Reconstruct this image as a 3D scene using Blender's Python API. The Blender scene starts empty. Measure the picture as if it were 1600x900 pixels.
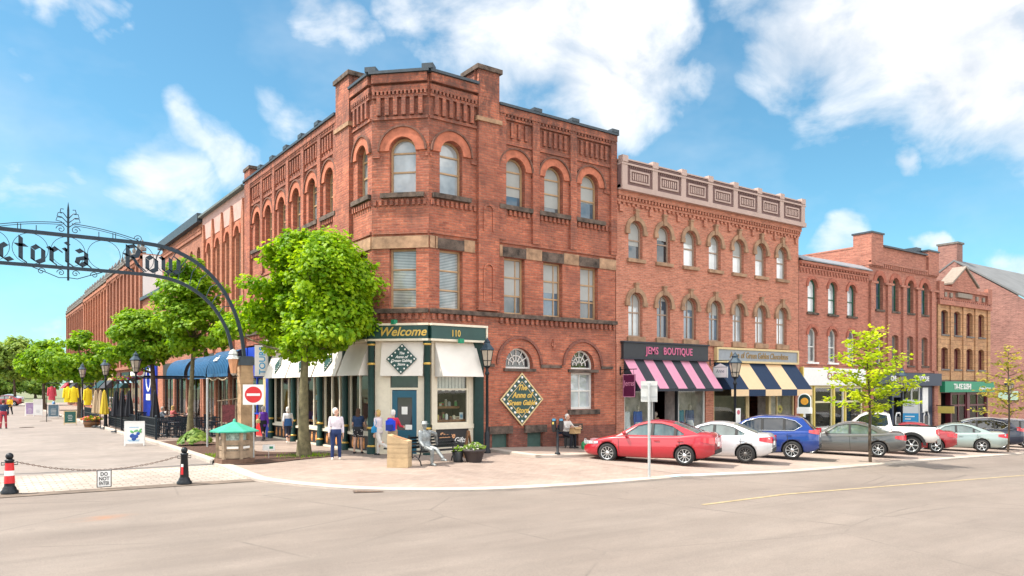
import bpy, bmesh, math, random
from mathutils import Vector, Matrix, noise as mnoise
R=math.radians
SC=bpy.context.scene; COL=SC.collection
rnd=random.Random(7)
V=Vector

def set_props(o,label=None,cat=None,group=None,kind=None):
    if label: o['label']=label
    if cat: o['category']=cat
    if group: o['group']=group
    if kind: o['kind']=kind
    return o
def thing(name,label,cat,loc=(0,0,0),rz=0,group=None):
    o=bpy.data.objects.new(name,None); COL.objects.link(o)
    o.empty_display_size=.2; o.location=loc; o.rotation_euler=(0,0,rz)
    return set_props(o,label,cat,group)
def copy_tree(o,parent=None):
    c=o.copy(); COL.objects.link(c)
    if parent is not None: c.parent=parent
    for ch in list(o.children): copy_tree(ch,c)
    return c
def dup(root,loc,rz=0,label=None,group=None):
    c=copy_tree(root); c.location=loc; c.rotation_euler=(0,0,rz)
    if label: c['label']=label
    if group: c['group']=group
    return c

class MB:
    def __init__(s): s.v=[];s.f=[];s.mi=[];s.sm=[]
    def add(s,verts,faces,m=0,sm=False,M=None):
        b=len(s.v)
        for p in verts:
            p=V(p)
            s.v.append(M@p if M else p)
        for f in faces:
            s.f.append(tuple(b+i for i in f)); s.mi.append(m); s.sm.append(sm)
        return s
    def bx(s,x0,x1,y0,y1,z0,z1,m=0,M=None):
        return s.add([(x0,y0,z0),(x1,y0,z0),(x1,y1,z0),(x0,y1,z0),(x0,y0,z1),(x1,y0,z1),(x1,y1,z1),(x0,y1,z1)],
          [(3,2,1,0),(4,5,6,7),(0,1,5,4),(1,2,6,5),(2,3,7,6),(3,0,4,7)],m,False,M)
    def box(s,c,sz,m=0,rz=0,M=None):
        T=Matrix.Translation(V(c))@Matrix.Rotation(rz,4,'Z')
        if M: T=M@T
        a,b,d=sz[0]/2,sz[1]/2,sz[2]/2
        return s.bx(-a,a,-b,b,-d,d,m,T)
    def prism(s,pts,ext,m=0,sm=False,caps=True):
        n=len(pts); e=V(ext); P=[V(p) for p in pts]
        nn=V((0,0,0))
        for i in range(n): nn+=(P[i]).cross(P[(i+1)%n])
        if nn.dot(e)<0: P=P[::-1]
        vs=P+[p+e for p in P]
        fs=[(i,(i+1)%n,n+(i+1)%n,n+i) for i in range(n)]
        s.add(vs,fs,m,sm)
        if caps: s.add(P,[tuple(range(n-1,-1,-1))],m); s.add([p+e for p in P],[tuple(range(n))],m)
        return s
    def ring(s,A,B,ext,m=0):
        """closed ring between outlines A (outer) and B (inner), extruded by ext"""
        n=len(A);e=V(ext);A=[V(p) for p in A];B=[V(p) for p in B]
        vs=A+B+[p+e for p in A]+[p+e for p in B];fs=[]
        for i in range(n):
            j=(i+1)%n
            fs+=[(i,j,2*n+j,2*n+i),(n+j,n+i,3*n+i,3*n+j),(2*n+i,2*n+j,3*n+j,3*n+i),(j,i,n+i,n+j)]
        return s.add(vs,fs,m)
    def tube(s,p0,p1,r0,r1=None,n=8,m=0,caps=True):
        return s.path([p0,p1],[r0,r0 if r1 is None else r1],n,m,caps)
    def path(s,pts,rad,n=8,m=0,caps=True,sm=True,closed=False):
        P=[V(p) for p in pts]
        if not isinstance(rad,(list,tuple)): rad=[rad]*len(P)
        rings=[];prev=None
        N=len(P)
        for i,p in enumerate(P):
            if closed: t=(P[(i+1)%N]-P[i-1])
            else: t=(P[min(i+1,N-1)]-P[max(i-1,0)])
            if t.length<1e-9: t=V((0,0,1))
            t.normalize()
            if prev is None:
                a=V((0,0,1)) if abs(t.z)<.9 else V((1,0,0))
                u=t.cross(a).normalized()
            else:
                u=prev-t*prev.dot(t)
                u=u.normalized() if u.length>1e-6 else t.orthogonal().normalized()
            prev=u; w=t.cross(u)
            rings.append([p+(u*math.cos(2*math.pi*k/n)+w*math.sin(2*math.pi*k/n))*rad[i] for k in range(n)])
        vs=[q for r in rings for q in r];fs=[]
        for i in range(N if closed else N-1):
            j=(i+1)%N
            for k in range(n):
                l=(k+1)%n
                fs.append((i*n+k,i*n+l,j*n+l,j*n+k))
        s.add(vs,fs,m,sm)
        if caps and not closed:
            s.add(rings[0],[tuple(range(n-1,-1,-1))],m); s.add(rings[-1],[tuple(range(n))],m)
        return s
    def lathe(s,prof,c=(0,0,0),n=16,m=0,sm=True,M=None,caps=True):
        c=V(c);vs=[];fs=[]
        for r,z in prof:
            for k in range(n):
                a=2*math.pi*k/n; vs.append(c+V((r*math.cos(a),r*math.sin(a),z)))
        for i in range(len(prof)-1):
            for k in range(n):
                l=(k+1)%n; fs.append((i*n+k,i*n+l,(i+1)*n+l,(i+1)*n+k))
        s.add(vs,fs,m,sm,M)
        if caps:
            if prof[0][0]>1e-4: s.add(vs[:n],[tuple(range(n-1,-1,-1))],m,False,M)
            if prof[-1][0]>1e-4: s.add(vs[-n:],[tuple(range(n))],m,False,M)
        return s
    def ball(s,c,r,sc=(1,1,1),n=10,m=0,M=None):
        k=max(4,n//2+1)
        pr=[(max(1e-5,r*math.sin(math.pi*i/k)),-r*math.cos(math.pi*i/k)) for i in range(k+1)]
        T=Matrix.Translation(V(c))@Matrix.Diagonal((sc[0],sc[1],sc[2],1))
        if M: T=M@T
        return s.lathe(pr,(0,0,0),n,m,True,T,False)
    def quad(s,a,b,c,d,m=0): return s.add([a,b,c,d],[(0,1,2,3)],m)
    def cone2(s,p0,p1,r0,r1,n=8):
        """rounded cone (for remeshing)"""
        s.ball(p0,r0,n=n); s.ball(p1,r1,n=n); s.tube(p0,p1,r0,r1,n)
        return s
    def mesh(s,name,mats,org=None,uv=False):
        me=bpy.data.meshes.new(name)
        o=V(org) if org is not None else V((0,0,0))
        me.from_pydata([p-o for p in s.v],[],s.f)
        if not isinstance(mats,(list,tuple)): mats=[mats]
        for m in mats: me.materials.append(m)
        me.polygons.foreach_set('material_index',s.mi)
        me.polygons.foreach_set('use_smooth',s.sm)
        if uv:
            L=me.uv_layers.new(name='UVMap'); out=[0.0]*(2*len(me.loops))
            for p in me.polygons:
                n=p.normal
                if abs(n.z)>.75: t=V((1,0,0));w=V((0,1,0))
                else:
                    t=V((-n.y,n.x,0)); t=t.normalized() if t.length>1e-6 else V((1,0,0)); w=V((0,0,1))
                for li in p.loop_indices:
                    q=me.vertices[me.loops[li].vertex_index].co+o
                    out[2*li]=q.dot(t); out[2*li+1]=q.dot(w)
            L.data.foreach_set('uv',out)
        me.update()
        return me
    def pieces(s):
        """loose islands grouped into pieces that lie apart from one another"""
        import numpy as np
        par=list(range(len(s.v)))
        def fd(a):
            while par[a]!=a: par[a]=par[par[a]]; a=par[a]
            return a
        for f in s.f:
            a=fd(f[0])
            for i in f[1:]: par[fd(i)]=a
        root=[fd(f[0]) for f in s.f]; ids=sorted(set(root)); k=len(ids)
        if k<2 or k>700: return None
        ix={r:i for i,r in enumerate(ids)}; lo=np.full((k,3),1e9); hi=np.full((k,3),-1e9)
        for f,r in zip(s.f,root):
            i=ix[r]
            for q in f:
                lo[i]=np.minimum(lo[i],s.v[q]); hi[i]=np.maximum(hi[i],s.v[q])
        sz=(hi-lo).max(axis=1); gap=np.maximum(0,np.maximum(lo[:,None]-hi[None],lo[None]-hi[:,None]))
        near=np.sqrt((gap**2).sum(axis=2))<=np.maximum(.015,.48*np.maximum(sz[:,None],sz[None]))
        g=list(range(k))
        def fg(a):
            while g[a]!=a: g[a]=g[g[a]]; a=g[a]
            return a
        for a,b in zip(*np.nonzero(np.triu(near,1))): g[fg(int(a))]=fg(int(b))
        grp=[fg(ix[r]) for r in root]
        if len(set(grp))<2: return None
        out=[]
        for c in sorted(set(grp)):
            q=MB(); mp={}
            for f,gg,mi,sm in zip(s.f,grp,s.mi,s.sm):
                if gg!=c: continue
                nf=[]
                for i in f:
                    if i not in mp: mp[i]=len(q.v); q.v.append(s.v[i])
                    nf.append(mp[i])
                q.f.append(tuple(nf)); q.mi.append(mi); q.sm.append(sm)
            out.append(q)
        return out
    def build(s,name,mats,parent=None,org=None,uv=False,loc=None,rz=0):
        if org is not None and parent is not None:
            P=s.pieces()
            if P: return [q._build(name,mats,parent,org,uv,loc,rz) for q in P][0]
        return s._build(name,mats,parent,org,uv,loc,rz)
    def _build(s,name,mats,parent=None,org=None,uv=False,loc=None,rz=0):
        o=bpy.data.objects.new(name,s.mesh(name,mats,org,uv)); COL.objects.link(o)
        if parent is not None: o.parent=parent
        if loc is not None: o.location=loc
        if rz: o.rotation_euler=(0,0,rz)
        return o
    def solid(s,name,mats,parent,voxel,smooth=2,org=None):
        """union of the closed pieces as one continuous skin (voxel remesh)"""
        me=s.mesh(name+'_src',mats,org)
        t=bpy.data.objects.new(name,me); COL.objects.link(t)
        md=t.modifiers.new('r','REMESH'); md.mode='VOXEL'; md.voxel_size=voxel; md.use_smooth_shade=True
        if smooth:
            q=t.modifiers.new('s','SMOOTH'); q.iterations=smooth; q.factor=.5
        dg=bpy.context.evaluated_depsgraph_get()
        nm=bpy.data.meshes.new_from_object(t.evaluated_get(dg))
        bpy.data.objects.remove(t)
        nm.name=name
        if not len(nm.materials):
            for m in (mats if isinstance(mats,(list,tuple)) else [mats]): nm.materials.append(m)
        for p in nm.polygons: p.use_smooth=True
        o=bpy.data.objects.new(name,nm); COL.objects.link(o)
        if parent is not None: o.parent=parent
        return o

def lines_mesh(txt,size,depth=.01,shear=0,align='CENTER',bold=0.0,spacing=1.0):
    """built-in font lettering as a mesh: in the XZ plane, facing -Y, centred"""
    cu=bpy.data.curves.new('t','FONT'); cu.body=txt; cu.size=size; cu.extrude=depth; cu.shear=shear
    cu.align_x=align; cu.align_y='CENTER'; cu.offset=bold; cu.resolution_u=3; cu.space_character=spacing
    o=bpy.data.objects.new('t',cu); COL.objects.link(o)
    bpy.context.view_layer.update()
    dg=bpy.context.evaluated_depsgraph_get()
    me=bpy.data.meshes.new_from_object(o.evaluated_get(dg))
    bpy.data.objects.remove(o); bpy.data.curves.remove(cu)
    return me
def lettering(name,txt,size,mat,parent,pos,U,N,depth=.01,shear=0,bold=0,sx=1,spacing=1.0):
    """pos: centre (in the parent's space); U: reading direction; N: outward normal"""
    me=lines_mesh(txt,size,depth,shear,'CENTER',bold,spacing)
    U=V(U).normalized();N=V(N).normalized();W=N.cross(U)
    if W.z<0 and abs(W.z)>.3: pass
    M=Matrix(((U.x*sx,W.x,N.x,pos[0]),(U.y*sx,W.y,N.y,pos[1]),(U.z*sx,W.z,N.z,pos[2]),(0,0,0,1)))
    me.transform(M)
    me.materials.clear(); me.materials.append(mat)
    for p in me.polygons: p.material_index=0
    o=bpy.data.objects.new(name,me); COL.objects.link(o)
    if parent is not None: o.parent=parent
    return o

def lettering_row(name,words,size,mat,parent,pos,U,N,depth=.01,shear=0,bold=0,sx=1,gap=.28):
    W=[]
    for w in words:
        me=lines_mesh(w,size,depth,shear,'CENTER',bold); xs=[v.co.x for v in me.vertices]; W.append((max(xs)-min(xs))*sx); bpy.data.meshes.remove(me)
    tot=sum(W)+gap*size*(len(W)-1); x=-tot/2; U=V(U)
    for w,l in zip(words,W): lettering(name,w,size,mat,parent,V(pos)+U*(x+l/2),U,N,depth,shear,bold,sx); x+=l+gap*size
# ---------------------------------------------------------------- materials
MATS={}
def newmat(name):
    m=bpy.data.materials.new(name); m.use_nodes=True
    nt=m.node_tree; b=nt.nodes['Principled BSDF']
    return m,nt,b
def ramp(nt,fac,stops,interp='LINEAR'):
    r=nt.nodes.new('ShaderNodeValToRGB'); r.color_ramp.interpolation=interp
    e=r.color_ramp.elements
    while len(e)<len(stops): e.new(.5)
    for i,(p,c) in enumerate(stops):
        e[i].position=p; e[i].color=(c[0],c[1],c[2],1) if not isinstance(c,(int,float)) else (c,c,c,1)
    nt.links.new(fac,r.inputs[0]); return r.outputs[0]
def noise(nt,vec,scale,detail=3,rough=.6,dist=0):
    n=nt.nodes.new('ShaderNodeTexNoise'); n.inputs['Scale'].default_value=scale
    n.inputs['Detail'].default_value=detail; n.inputs['Roughness'].default_value=rough; n.inputs['Distortion'].default_value=dist
    if vec: nt.links.new(vec,n.inputs['Vector'])
    return n.outputs['Fac']
def mixc(nt,fac,a,b,mode='MIX'):
    n=nt.nodes.new('ShaderNodeMix'); n.data_type='RGBA'; n.blend_type=mode
    for s,x in ((n.inputs[0],fac),(n.inputs[6],a),(n.inputs[7],b)):
        if isinstance(x,(int,float)): s.default_value=x
        elif isinstance(x,(tuple,list)): s.default_value=(x[0],x[1],x[2],1)
        else: nt.links.new(x,s)
    return n.outputs[2]
def math_(nt,op,a,b=0.0,clamp=False):
    n=nt.nodes.new('ShaderNodeMath'); n.operation=op; n.use_clamp=clamp
    for s,x in ((n.inputs[0],a),(n.inputs[1],b)):
        if isinstance(x,(int,float)): s.default_value=x
        else: nt.links.new(x,s)
    return n.outputs[0]
def bump(nt,b,h,strength=.3,dist=.02):
    n=nt.nodes.new('ShaderNodeBump'); n.inputs['Strength'].default_value=strength; n.inputs['Distance'].default_value=dist
    nt.links.new(h,n.inputs['Height']); nt.links.new(n.outputs[0],b.inputs['Normal'])
def objco(nt): return nt.nodes.new('ShaderNodeTexCoord').outputs['Object']
def uvco(nt): return nt.nodes.new('ShaderNodeTexCoord').outputs['UV']
def mapping(nt,vec,scale=(1,1,1),rot=(0,0,0)):
    n=nt.nodes.new('ShaderNodeMapping'); n.inputs['Scale'].default_value=scale; n.inputs['Rotation'].default_value=rot
    nt.links.new(vec,n.inputs['Vector']); return n.outputs[0]
def mat(name,c,rough=.6,metal=0,var=.18,scale=6,bmp=.0,spec=.5,coat=0,emit=None):
    if name in MATS: return MATS[name]
    m,nt,b=newmat(name)
    if var>0:
        f=noise(nt,objco(nt),scale,4)
        lo=tuple(x*(1-var) for x in c); hi=tuple(min(1,x*(1+var)) for x in c)
        col=ramp(nt,f,[(.3,lo),(.7,hi)])
        nt.links.new(col,b.inputs['Base Color'])
        if bmp>0: bump(nt,b,noise(nt,objco(nt),scale*6,3),bmp)
    else: b.inputs['Base Color'].default_value=(*c,1)
    b.inputs['Roughness'].default_value=rough; b.inputs['Metallic'].default_value=metal
    b.inputs['Specular IOR Level'].default_value=spec
    if coat: b.inputs['Coat Weight'].default_value=coat; b.inputs['Coat Roughness'].default_value=.03
    if emit: b.inputs['Emission Color'].default_value=(*emit[0],1); b.inputs['Emission Strength'].default_value=emit[1]
    MATS[name]=m; return m
def brick(name,c1,c2,mort,bw=.23,bh=.076,ms=.012,stain=.45,stainc=(.06,.035,.03),blotch=.3,bump_s=.5,weather=0):
    if name in MATS: return MATS[name]
    m,nt,b=newmat(name); uv=uvco(nt)
    t=nt.nodes.new('ShaderNodeTexBrick'); nt.links.new(uv,t.inputs['Vector'])
    t.inputs['Color1'].default_value=(*c1,1); t.inputs['Color2'].default_value=(*c2,1); t.inputs['Mortar'].default_value=(*mort,1)
    t.inputs['Scale'].default_value=1; t.inputs['Mortar Size'].default_value=ms; t.inputs['Mortar Smooth'].default_value=.3
    t.inputs['Brick Width'].default_value=bw; t.inputs['Row Height'].default_value=bh; t.inputs['Bias'].default_value=-.1
    # per-course streaky tone and large blotches, all fixed to the wall
    rows=noise(nt,mapping(nt,uv,(1.3,11,1)),1.0,4,.7)
    big=noise(nt,mapping(nt,uv,(1,.8,1)),.55,5,.65)
    o2=objco(nt)
    col=mixc(nt,.75,t.outputs['Color'],ramp(nt,rows,[(.28,(.50,.44,.42)),(.5,(1,1,1)),(.72,(1.32,1.26,1.2))]),'MULTIPLY')
    col=mixc(nt,1,col,ramp(nt,big,[(.25,(1-blotch*1.1,1-blotch*1.15,1-blotch*1.1)),(.5,(1,1,1)),(.75,(1+blotch*.5,1+blotch*.5,1+blotch*.45))]),'MULTIPLY')
    st=noise(nt,mapping(nt,uv,(1.2,.35,1)),1.1,6,.72,.4)
    col=mixc(nt,ramp(nt,st,[(.50,0),(.70,stain)]),col,stainc)
    sp=noise(nt,mapping(nt,uv,(4.3,13,1)),1.0,2,.5)
    col=mixc(nt,ramp(nt,sp,[(.66,0),(.74,.55)]),col,tuple(min(1,x*1.55+.03) for x in c1))
    chip=noise(nt,mapping(nt,uv,(2.6,5.2,1)),1.6,5,.75)
    col=mixc(nt,1,col,ramp(nt,chip,[(.30,(.52,.48,.47)),(.47,(1,1,1)),(.60,(1.05,1.03,1.02)),(.74,(1.38,1.36,1.34))]),'MULTIPLY')
    soot=noise(nt,mapping(nt,uv,(.9,2.4,1)),1.3,6,.78,.6)
    col=mixc(nt,ramp(nt,soot,[(.60,0),(.72,stain*1.4)]),col,stainc)
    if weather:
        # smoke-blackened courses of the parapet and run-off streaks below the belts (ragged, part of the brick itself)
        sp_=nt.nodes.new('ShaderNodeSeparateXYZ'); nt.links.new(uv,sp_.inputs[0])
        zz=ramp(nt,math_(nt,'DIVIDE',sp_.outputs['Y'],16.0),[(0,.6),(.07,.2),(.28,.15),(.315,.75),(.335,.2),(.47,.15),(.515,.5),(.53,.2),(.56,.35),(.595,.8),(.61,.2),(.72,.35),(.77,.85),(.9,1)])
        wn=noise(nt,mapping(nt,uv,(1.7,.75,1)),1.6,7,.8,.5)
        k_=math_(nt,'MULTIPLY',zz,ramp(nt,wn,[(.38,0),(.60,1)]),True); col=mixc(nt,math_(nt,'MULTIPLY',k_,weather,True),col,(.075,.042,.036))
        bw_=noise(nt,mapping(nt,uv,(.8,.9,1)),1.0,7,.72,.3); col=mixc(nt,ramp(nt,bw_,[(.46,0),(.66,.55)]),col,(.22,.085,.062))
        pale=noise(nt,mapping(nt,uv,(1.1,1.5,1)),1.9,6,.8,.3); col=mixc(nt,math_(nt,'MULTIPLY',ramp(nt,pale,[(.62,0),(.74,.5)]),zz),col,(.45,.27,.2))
    nt.links.new(col,b.inputs['Base Color']); b.inputs['Roughness'].default_value=.88
    h=math_(nt,'ADD',math_(nt,'MULTIPLY',t.outputs['Fac'],-.6),math_(nt,'MULTIPLY',rows,.7))
    bump(nt,b,h,bump_s,.02)
    MATS[name]=m; return m
def glass(name,c,rough=.03,blinds=0,spec=.6,var=.35):
    """window pane seen from outside: the room, curtain or blind behind it and a clear mirror on top"""
    if name in MATS: return MATS[name]
    m,nt,b=newmat(name)
    o=objco(nt)
    f=noise(nt,mapping(nt,o,(.9,.9,.7)),1.2,3)
    col=ramp(nt,f,[(.3,tuple(x*(1-var) for x in c)),(.7,tuple(min(1,x*(1+var)) for x in c))])
    oi=nt.nodes.new('ShaderNodeObjectInfo'); col=mixc(nt,1,col,ramp(nt,oi.outputs['Random'],[(0,(.55,.57,.6)),(.5,(1,1,1)),(1,(1.3,1.28,1.22))]),'MULTIPLY')
    if blinds:
        w=nt.nodes.new('ShaderNodeTexWave'); w.wave_type='BANDS'; w.bands_direction='Z'; w.inputs['Scale'].default_value=blinds
        nt.links.new(o,w.inputs['Vector'])
        col=mixc(nt,ramp(nt,w.outputs['Fac'],[(.35,.75),(.6,0)]),col,(.04,.045,.05))
    nt.links.new(col,b.inputs['Base Color']); b.inputs['Roughness'].default_value=.5; b.inputs['Specular IOR Level'].default_value=0
    b.inputs['Coat Weight'].default_value=1; b.inputs['Coat Roughness'].default_value=rough; b.inputs['Coat IOR'].default_value=1.55+spec*.4
    wob=noise(nt,o,1.3,2); n=nt.nodes.new('ShaderNodeBump'); n.inputs['Strength'].default_value=.06; n.inputs['Distance'].default_value=.05
    nt.links.new(wob,n.inputs['Height']); nt.links.new(n.outputs[0],b.inputs['Coat Normal'])
    MATS[name]=m; return m
def clear_glass(name,tint=(.85,.9,.9),refl=.12):
    if name in MATS: return MATS[name]
    m=bpy.data.materials.new(name); m.use_nodes=True; nt=m.node_tree; nt.nodes.clear()
    out=nt.nodes.new('ShaderNodeOutputMaterial'); mx=nt.nodes.new('ShaderNodeMixShader')
    tr=nt.nodes.new('ShaderNodeBsdfTransparent'); tr.inputs[0].default_value=(*tint,1)
    gl=nt.nodes.new('ShaderNodeBsdfGlossy'); gl.inputs['Roughness'].default_value=.02
    fr=nt.nodes.new('ShaderNodeFresnel'); fr.inputs[0].default_value=1.5
    a=math_(nt,'ADD',fr.outputs[0],refl,True)
    gb=nt.nodes.new('ShaderNodeNewGeometry'); a=math_(nt,'MULTIPLY',a,math_(nt,'SUBTRACT',1.0,gb.outputs['Backfacing']))
    nt.links.new(a,mx.inputs[0]); nt.links.new(tr.outputs[0],mx.inputs[1]); nt.links.new(gl.outputs[0],mx.inputs[2]); nt.links.new(mx.outputs[0],out.inputs[0])
    MATS[name]=m; return m
def leafmat(name,c1,c2,trans=.45):
    if name in MATS: return MATS[name]
    m=bpy.data.materials.new(name); m.use_nodes=True; nt=m.node_tree; nt.nodes.clear()
    out=nt.nodes.new('ShaderNodeOutputMaterial'); mx=nt.nodes.new('ShaderNodeMixShader'); mx.inputs[0].default_value=trans
    g=nt.nodes.new('ShaderNodeNewGeometry'); r=ramp(nt,g.outputs['Random Per Island'],[(0,c1),(1,c2)])
    big=noise(nt,objco(nt),1.1,3)
    r=mixc(nt,1,r,ramp(nt,big,[(.33,(.52,.66,.62)),(.66,(1.32,1.2,1.0))]),'MULTIPLY')
    d=nt.nodes.new('ShaderNodeBsdfPrincipled'); d.inputs['Roughness'].default_value=.5; d.inputs['Specular IOR Level'].default_value=.3
    t=nt.nodes.new('ShaderNodeBsdfTranslucent')
    nt.links.new(r,d.inputs['Base Color']); nt.links.new(mixc(nt,1,r,(1.15,1.1,.55),'MULTIPLY'),t.inputs[0])
    nt.links.new(d.outputs[0],mx.inputs[1]); nt.links.new(t.outputs[0],mx.inputs[2]); nt.links.new(mx.outputs[0],out.inputs[0])
    MATS[name]=m; return m

# ---------------------------------------------------------------- camera frame / terrain
CAMH=2.45; FOC=1185.0; HOR=607.0
_a=math.atan2(1652,1185); CA,SA=math.cos(_a),math.sin(_a)
def gx(x): return -0.03*(min(max(x,17.0),75.0)-17.0)
def gy(y): return -0.02*(24.2-min(24.2,max(10.0,y)))
def G(x,y): return gx(x)+gy(y)
def at(px,Y):   # X on a plane of constant Y, for reading positions off the site sketch
    r=(px-800)/FOC; return Y*(CA+SA*r)/(SA-CA*r)
def atY(px,X):
    r=(px-800)/FOC; return X*(SA-CA*r)/(CA+SA*r)
def zat(px,py,Y=None,X=None):
    r=(px-800)/FOC
    t=Y/(SA-CA*r) if Y is not None else X/(CA+SA*r)
    return CAMH-(py-HOR)/FOC*t
def ground_pt(px,py,off=0):
    r=(px-800)/FOC; z=0
    for i in range(60):
        t=(CAMH-z)*FOC/(py-HOR); x=t*(CA+SA*r); y=t*(SA-CA*r); z=.5*z+.5*(G(x,y)+off)
    return V((x,y,z))
def gp(x,y,off=0): return V((x,y,G(x,y)+off))
# ---------------------------------------------------------------- material set
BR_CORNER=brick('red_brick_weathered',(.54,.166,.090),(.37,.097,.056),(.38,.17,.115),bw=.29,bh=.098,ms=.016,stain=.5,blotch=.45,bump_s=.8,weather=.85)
BR_ARCH=mat('rubbed_orange_brick',(.44,.142,.082),.9,var=.3,scale=3.5,bmp=.2)
HOODBR=mat('dark_hood_brick',(.15,.07,.05),.9,var=.4,scale=5)
BLIND=mat('pale_window_blind',(.36,.37,.36),.7,var=.06,scale=3)
BR_BASE=brick('dark_base_brick',(.27,.09,.06),(.19,.06,.045),(.17,.09,.07),stain=.6,blotch=.4)
BR_JEMS=brick('salmon_brick',(.52,.19,.12),(.42,.143,.09),(.46,.25,.18),stain=.28,stainc=(.2,.09,.06),blotch=.12)
BR_B3=brick('rose_brick',(.48,.17,.115),(.40,.125,.085),(.36,.19,.14),stain=.1,stainc=(.2,.08,.05),blotch=.14)
BR_B4=brick('dull_rose_brick',(.47,.18,.12),(.38,.125,.085),(.33,.19,.15),stain=.2,stainc=(.14,.07,.05),blotch=.22)
BR_B6=brick('grey_purple_brick',(.32,.155,.125),(.24,.105,.09),(.31,.20,.17),stain=.25,stainc=(.16,.09,.08),blotch=.25)
BR_SAND=brick('sandstone_blocks',(.50,.29,.15),(.42,.22,.115),(.28,.16,.09),bw=.7,bh=.3,ms=.014,stain=.3,stainc=(.14,.08,.05),blotch=.25)
BR_ROW=brick('terracotta_brick',(.44,.16,.085),(.37,.12,.07),(.38,.2,.13),stain=.15,blotch=.2)
BR_ROWD=brick('far_row_brick',(.38,.14,.085),(.30,.10,.06),(.33,.18,.12),stain=.3,blotch=.3)
PINKSTUCCO=mat('pink_stucco',(.50,.31,.275),.9,var=.12,scale=2)
STONE_TAN=mat('tan_sandstone',(.34,.205,.125),.9,var=.45,scale=2.6,bmp=.4)
STONE_DK=mat('sooty_stone',(.095,.068,.054),.9,var=.7,scale=3.5,bmp=.5)
STONE_GR=mat('grey_stone',(.16,.15,.14),.9,var=.35,scale=3,bmp=.3)
STONE_HOOD=mat('brown_stone',(.33,.20,.125),.9,var=.3,scale=3,bmp=.2)
PEDSTONE=mat('pedestal_sandstone',(.46,.33,.19),.9,var=.2,scale=3,bmp=.3)
PILLARST=mat('pillar_stone',(.36,.23,.13),.92,var=.45,scale=1.8,bmp=.5)
CAP=mat('parapet_metal',(.035,.05,.065),.5,var=.3)
TAR=mat('roof_tar',(.07,.07,.075),.9,var=.3,scale=1)
SLATE=mat('grey_roof',(.15,.155,.16),.8,var=.15,scale=.8)
WOODFR=mat('ochre_window_frame',(.42,.27,.15),.55,var=.15)
WHITEFR=mat('white_window_frame',(.72,.70,.66),.5,var=.06)
GREENFR=mat('green_window_frame',(.025,.11,.07),.5,var=.15)
DARKFR=mat('dark_window_frame',(.03,.03,.032),.5,var=.15)
BROWNFR=mat('taupe_window_frame',(.34,.24,.18),.6,var=.15)
GL_LIGHT=glass('pane_pale',(.36,.40,.43))
GL_WHITE=glass('pane_white_curtain',(.62,.66,.68),var=.2)
GL_DARK=glass('pane_dark',(.035,.04,.045))
GL_GREY=glass('pane_grey',(.13,.145,.155))
GL_BLIND=glass('pane_with_blind',(.5,.52,.5),blinds=5.5)
GL_BLUE=glass('pane_blue',(.10,.15,.20))
SHOPGL=clear_glass('shop_glass',(.92,.95,.94),.015)
CREAM=mat('cream_paint',(.70,.63,.50),.5,var=.06)
CREAMD=mat('awning_cream',(.70,.655,.60),.85,var=.05,scale=2)
DKGREEN=mat('dark_green_paint',(.007,.036,.032),.45,var=.2,spec=.3)
SIGNGREEN=mat('sign_green',(.016,.06,.052),.4,var=.12,scale=2)
GOLD=mat('gold_leaf_paint',(.62,.40,.09),.35,metal=.35,var=.1)
GOLDPALE=mat('pale_gold_trim',(.62,.47,.24),.5,var=.1)
TEAL=mat('teal_door_paint',(.004,.085,.14),.4,var=.12)
WHITE=mat('white_paint',(.80,.79,.77),.5,var=.04)
OFFWHITE=mat('offwhite_plaster',(.66,.66,.65),.8,var=.08,scale=1.5)
PINK=mat('awning_pink',(.68,.29,.41),.85,var=.05)
CHAR=mat('awning_charcoal',(.035,.038,.05),.85,var=.1)
CHARSIGN=mat('charcoal_board',(.028,.03,.036),.6,var=.15)
SIGNPINK=mat('sign_pink',(.58,.13,.25),.5,var=.05)
NAVY=mat('awning_navy',(.008,.028,.075),.8,var=.1)
SAND=mat('awning_sand',(.78,.56,.34),.85,var=.04)
SIGNGREY=mat('sign_greyblue',(.28,.30,.33),.6,var=.08)
YELLOW=mat('yellow_paint',(.68,.52,.12),.45,var=.06)
PALEYEL=mat('pale_yellow_paint',(.66,.59,.36),.5,var=.06)
SUSHIGREEN=mat('bright_green_board',(.01,.23,.12),.5,var=.08)
MAROON=mat('maroon_paint',(.10,.012,.02),.45,var=.15)
PURPLE=mat('purple_sign',(.10,.008,.055),.4,var=.1)
NAVYB=mat('navy_board',(.010,.022,.055),.45,var=.1)
RED=mat('red_paint',(.62,.015,.02),.4,var=.06)
BLUEB=mat('bright_blue_paint',(.01,.05,.45),.5,var=.1)
SKYB=mat('sky_blue_paint',(.02,.33,.62),.5,var=.08)
LTBLUE=mat('faded_blue_paint',(.38,.58,.66),.8,var=.12,scale=3)
IRON=mat('black_iron',(.015,.018,.022),.4,metal=.5,var=.3)
IRONB=mat('blue_black_iron',(.012,.025,.04),.4,metal=.4,var=.25)
STEEL=mat('galvanised_steel',(.50,.51,.51),.42,metal=.55,var=.1)
ALU=mat('sign_back_aluminium',(.60,.60,.58),.55,metal=.3,var=.06)
BRONZE=mat('bronze_patina',(.24,.26,.265),.42,metal=.45,var=.45,scale=9)
LAMPGL=mat('lantern_glass',(.40,.34,.27),.25,var=.1)
AMBER=mat('copper_lantern',(.62,.30,.16),.35,metal=.3,var=.15)
WOODG=mat('grey_weathered_wood',(.30,.22,.15),.85,var=.35,scale=5,bmp=.2)
WOODBR=mat('brown_wood',(.22,.10,.04),.7,var=.3,scale=4)
BARK=mat('mossy_bark',(.135,.115,.06),.95,var=.5,scale=5,bmp=.8)
BARKD=mat('dark_bark',(.09,.065,.045),.95,var=.4,scale=6,bmp=.7)
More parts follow.
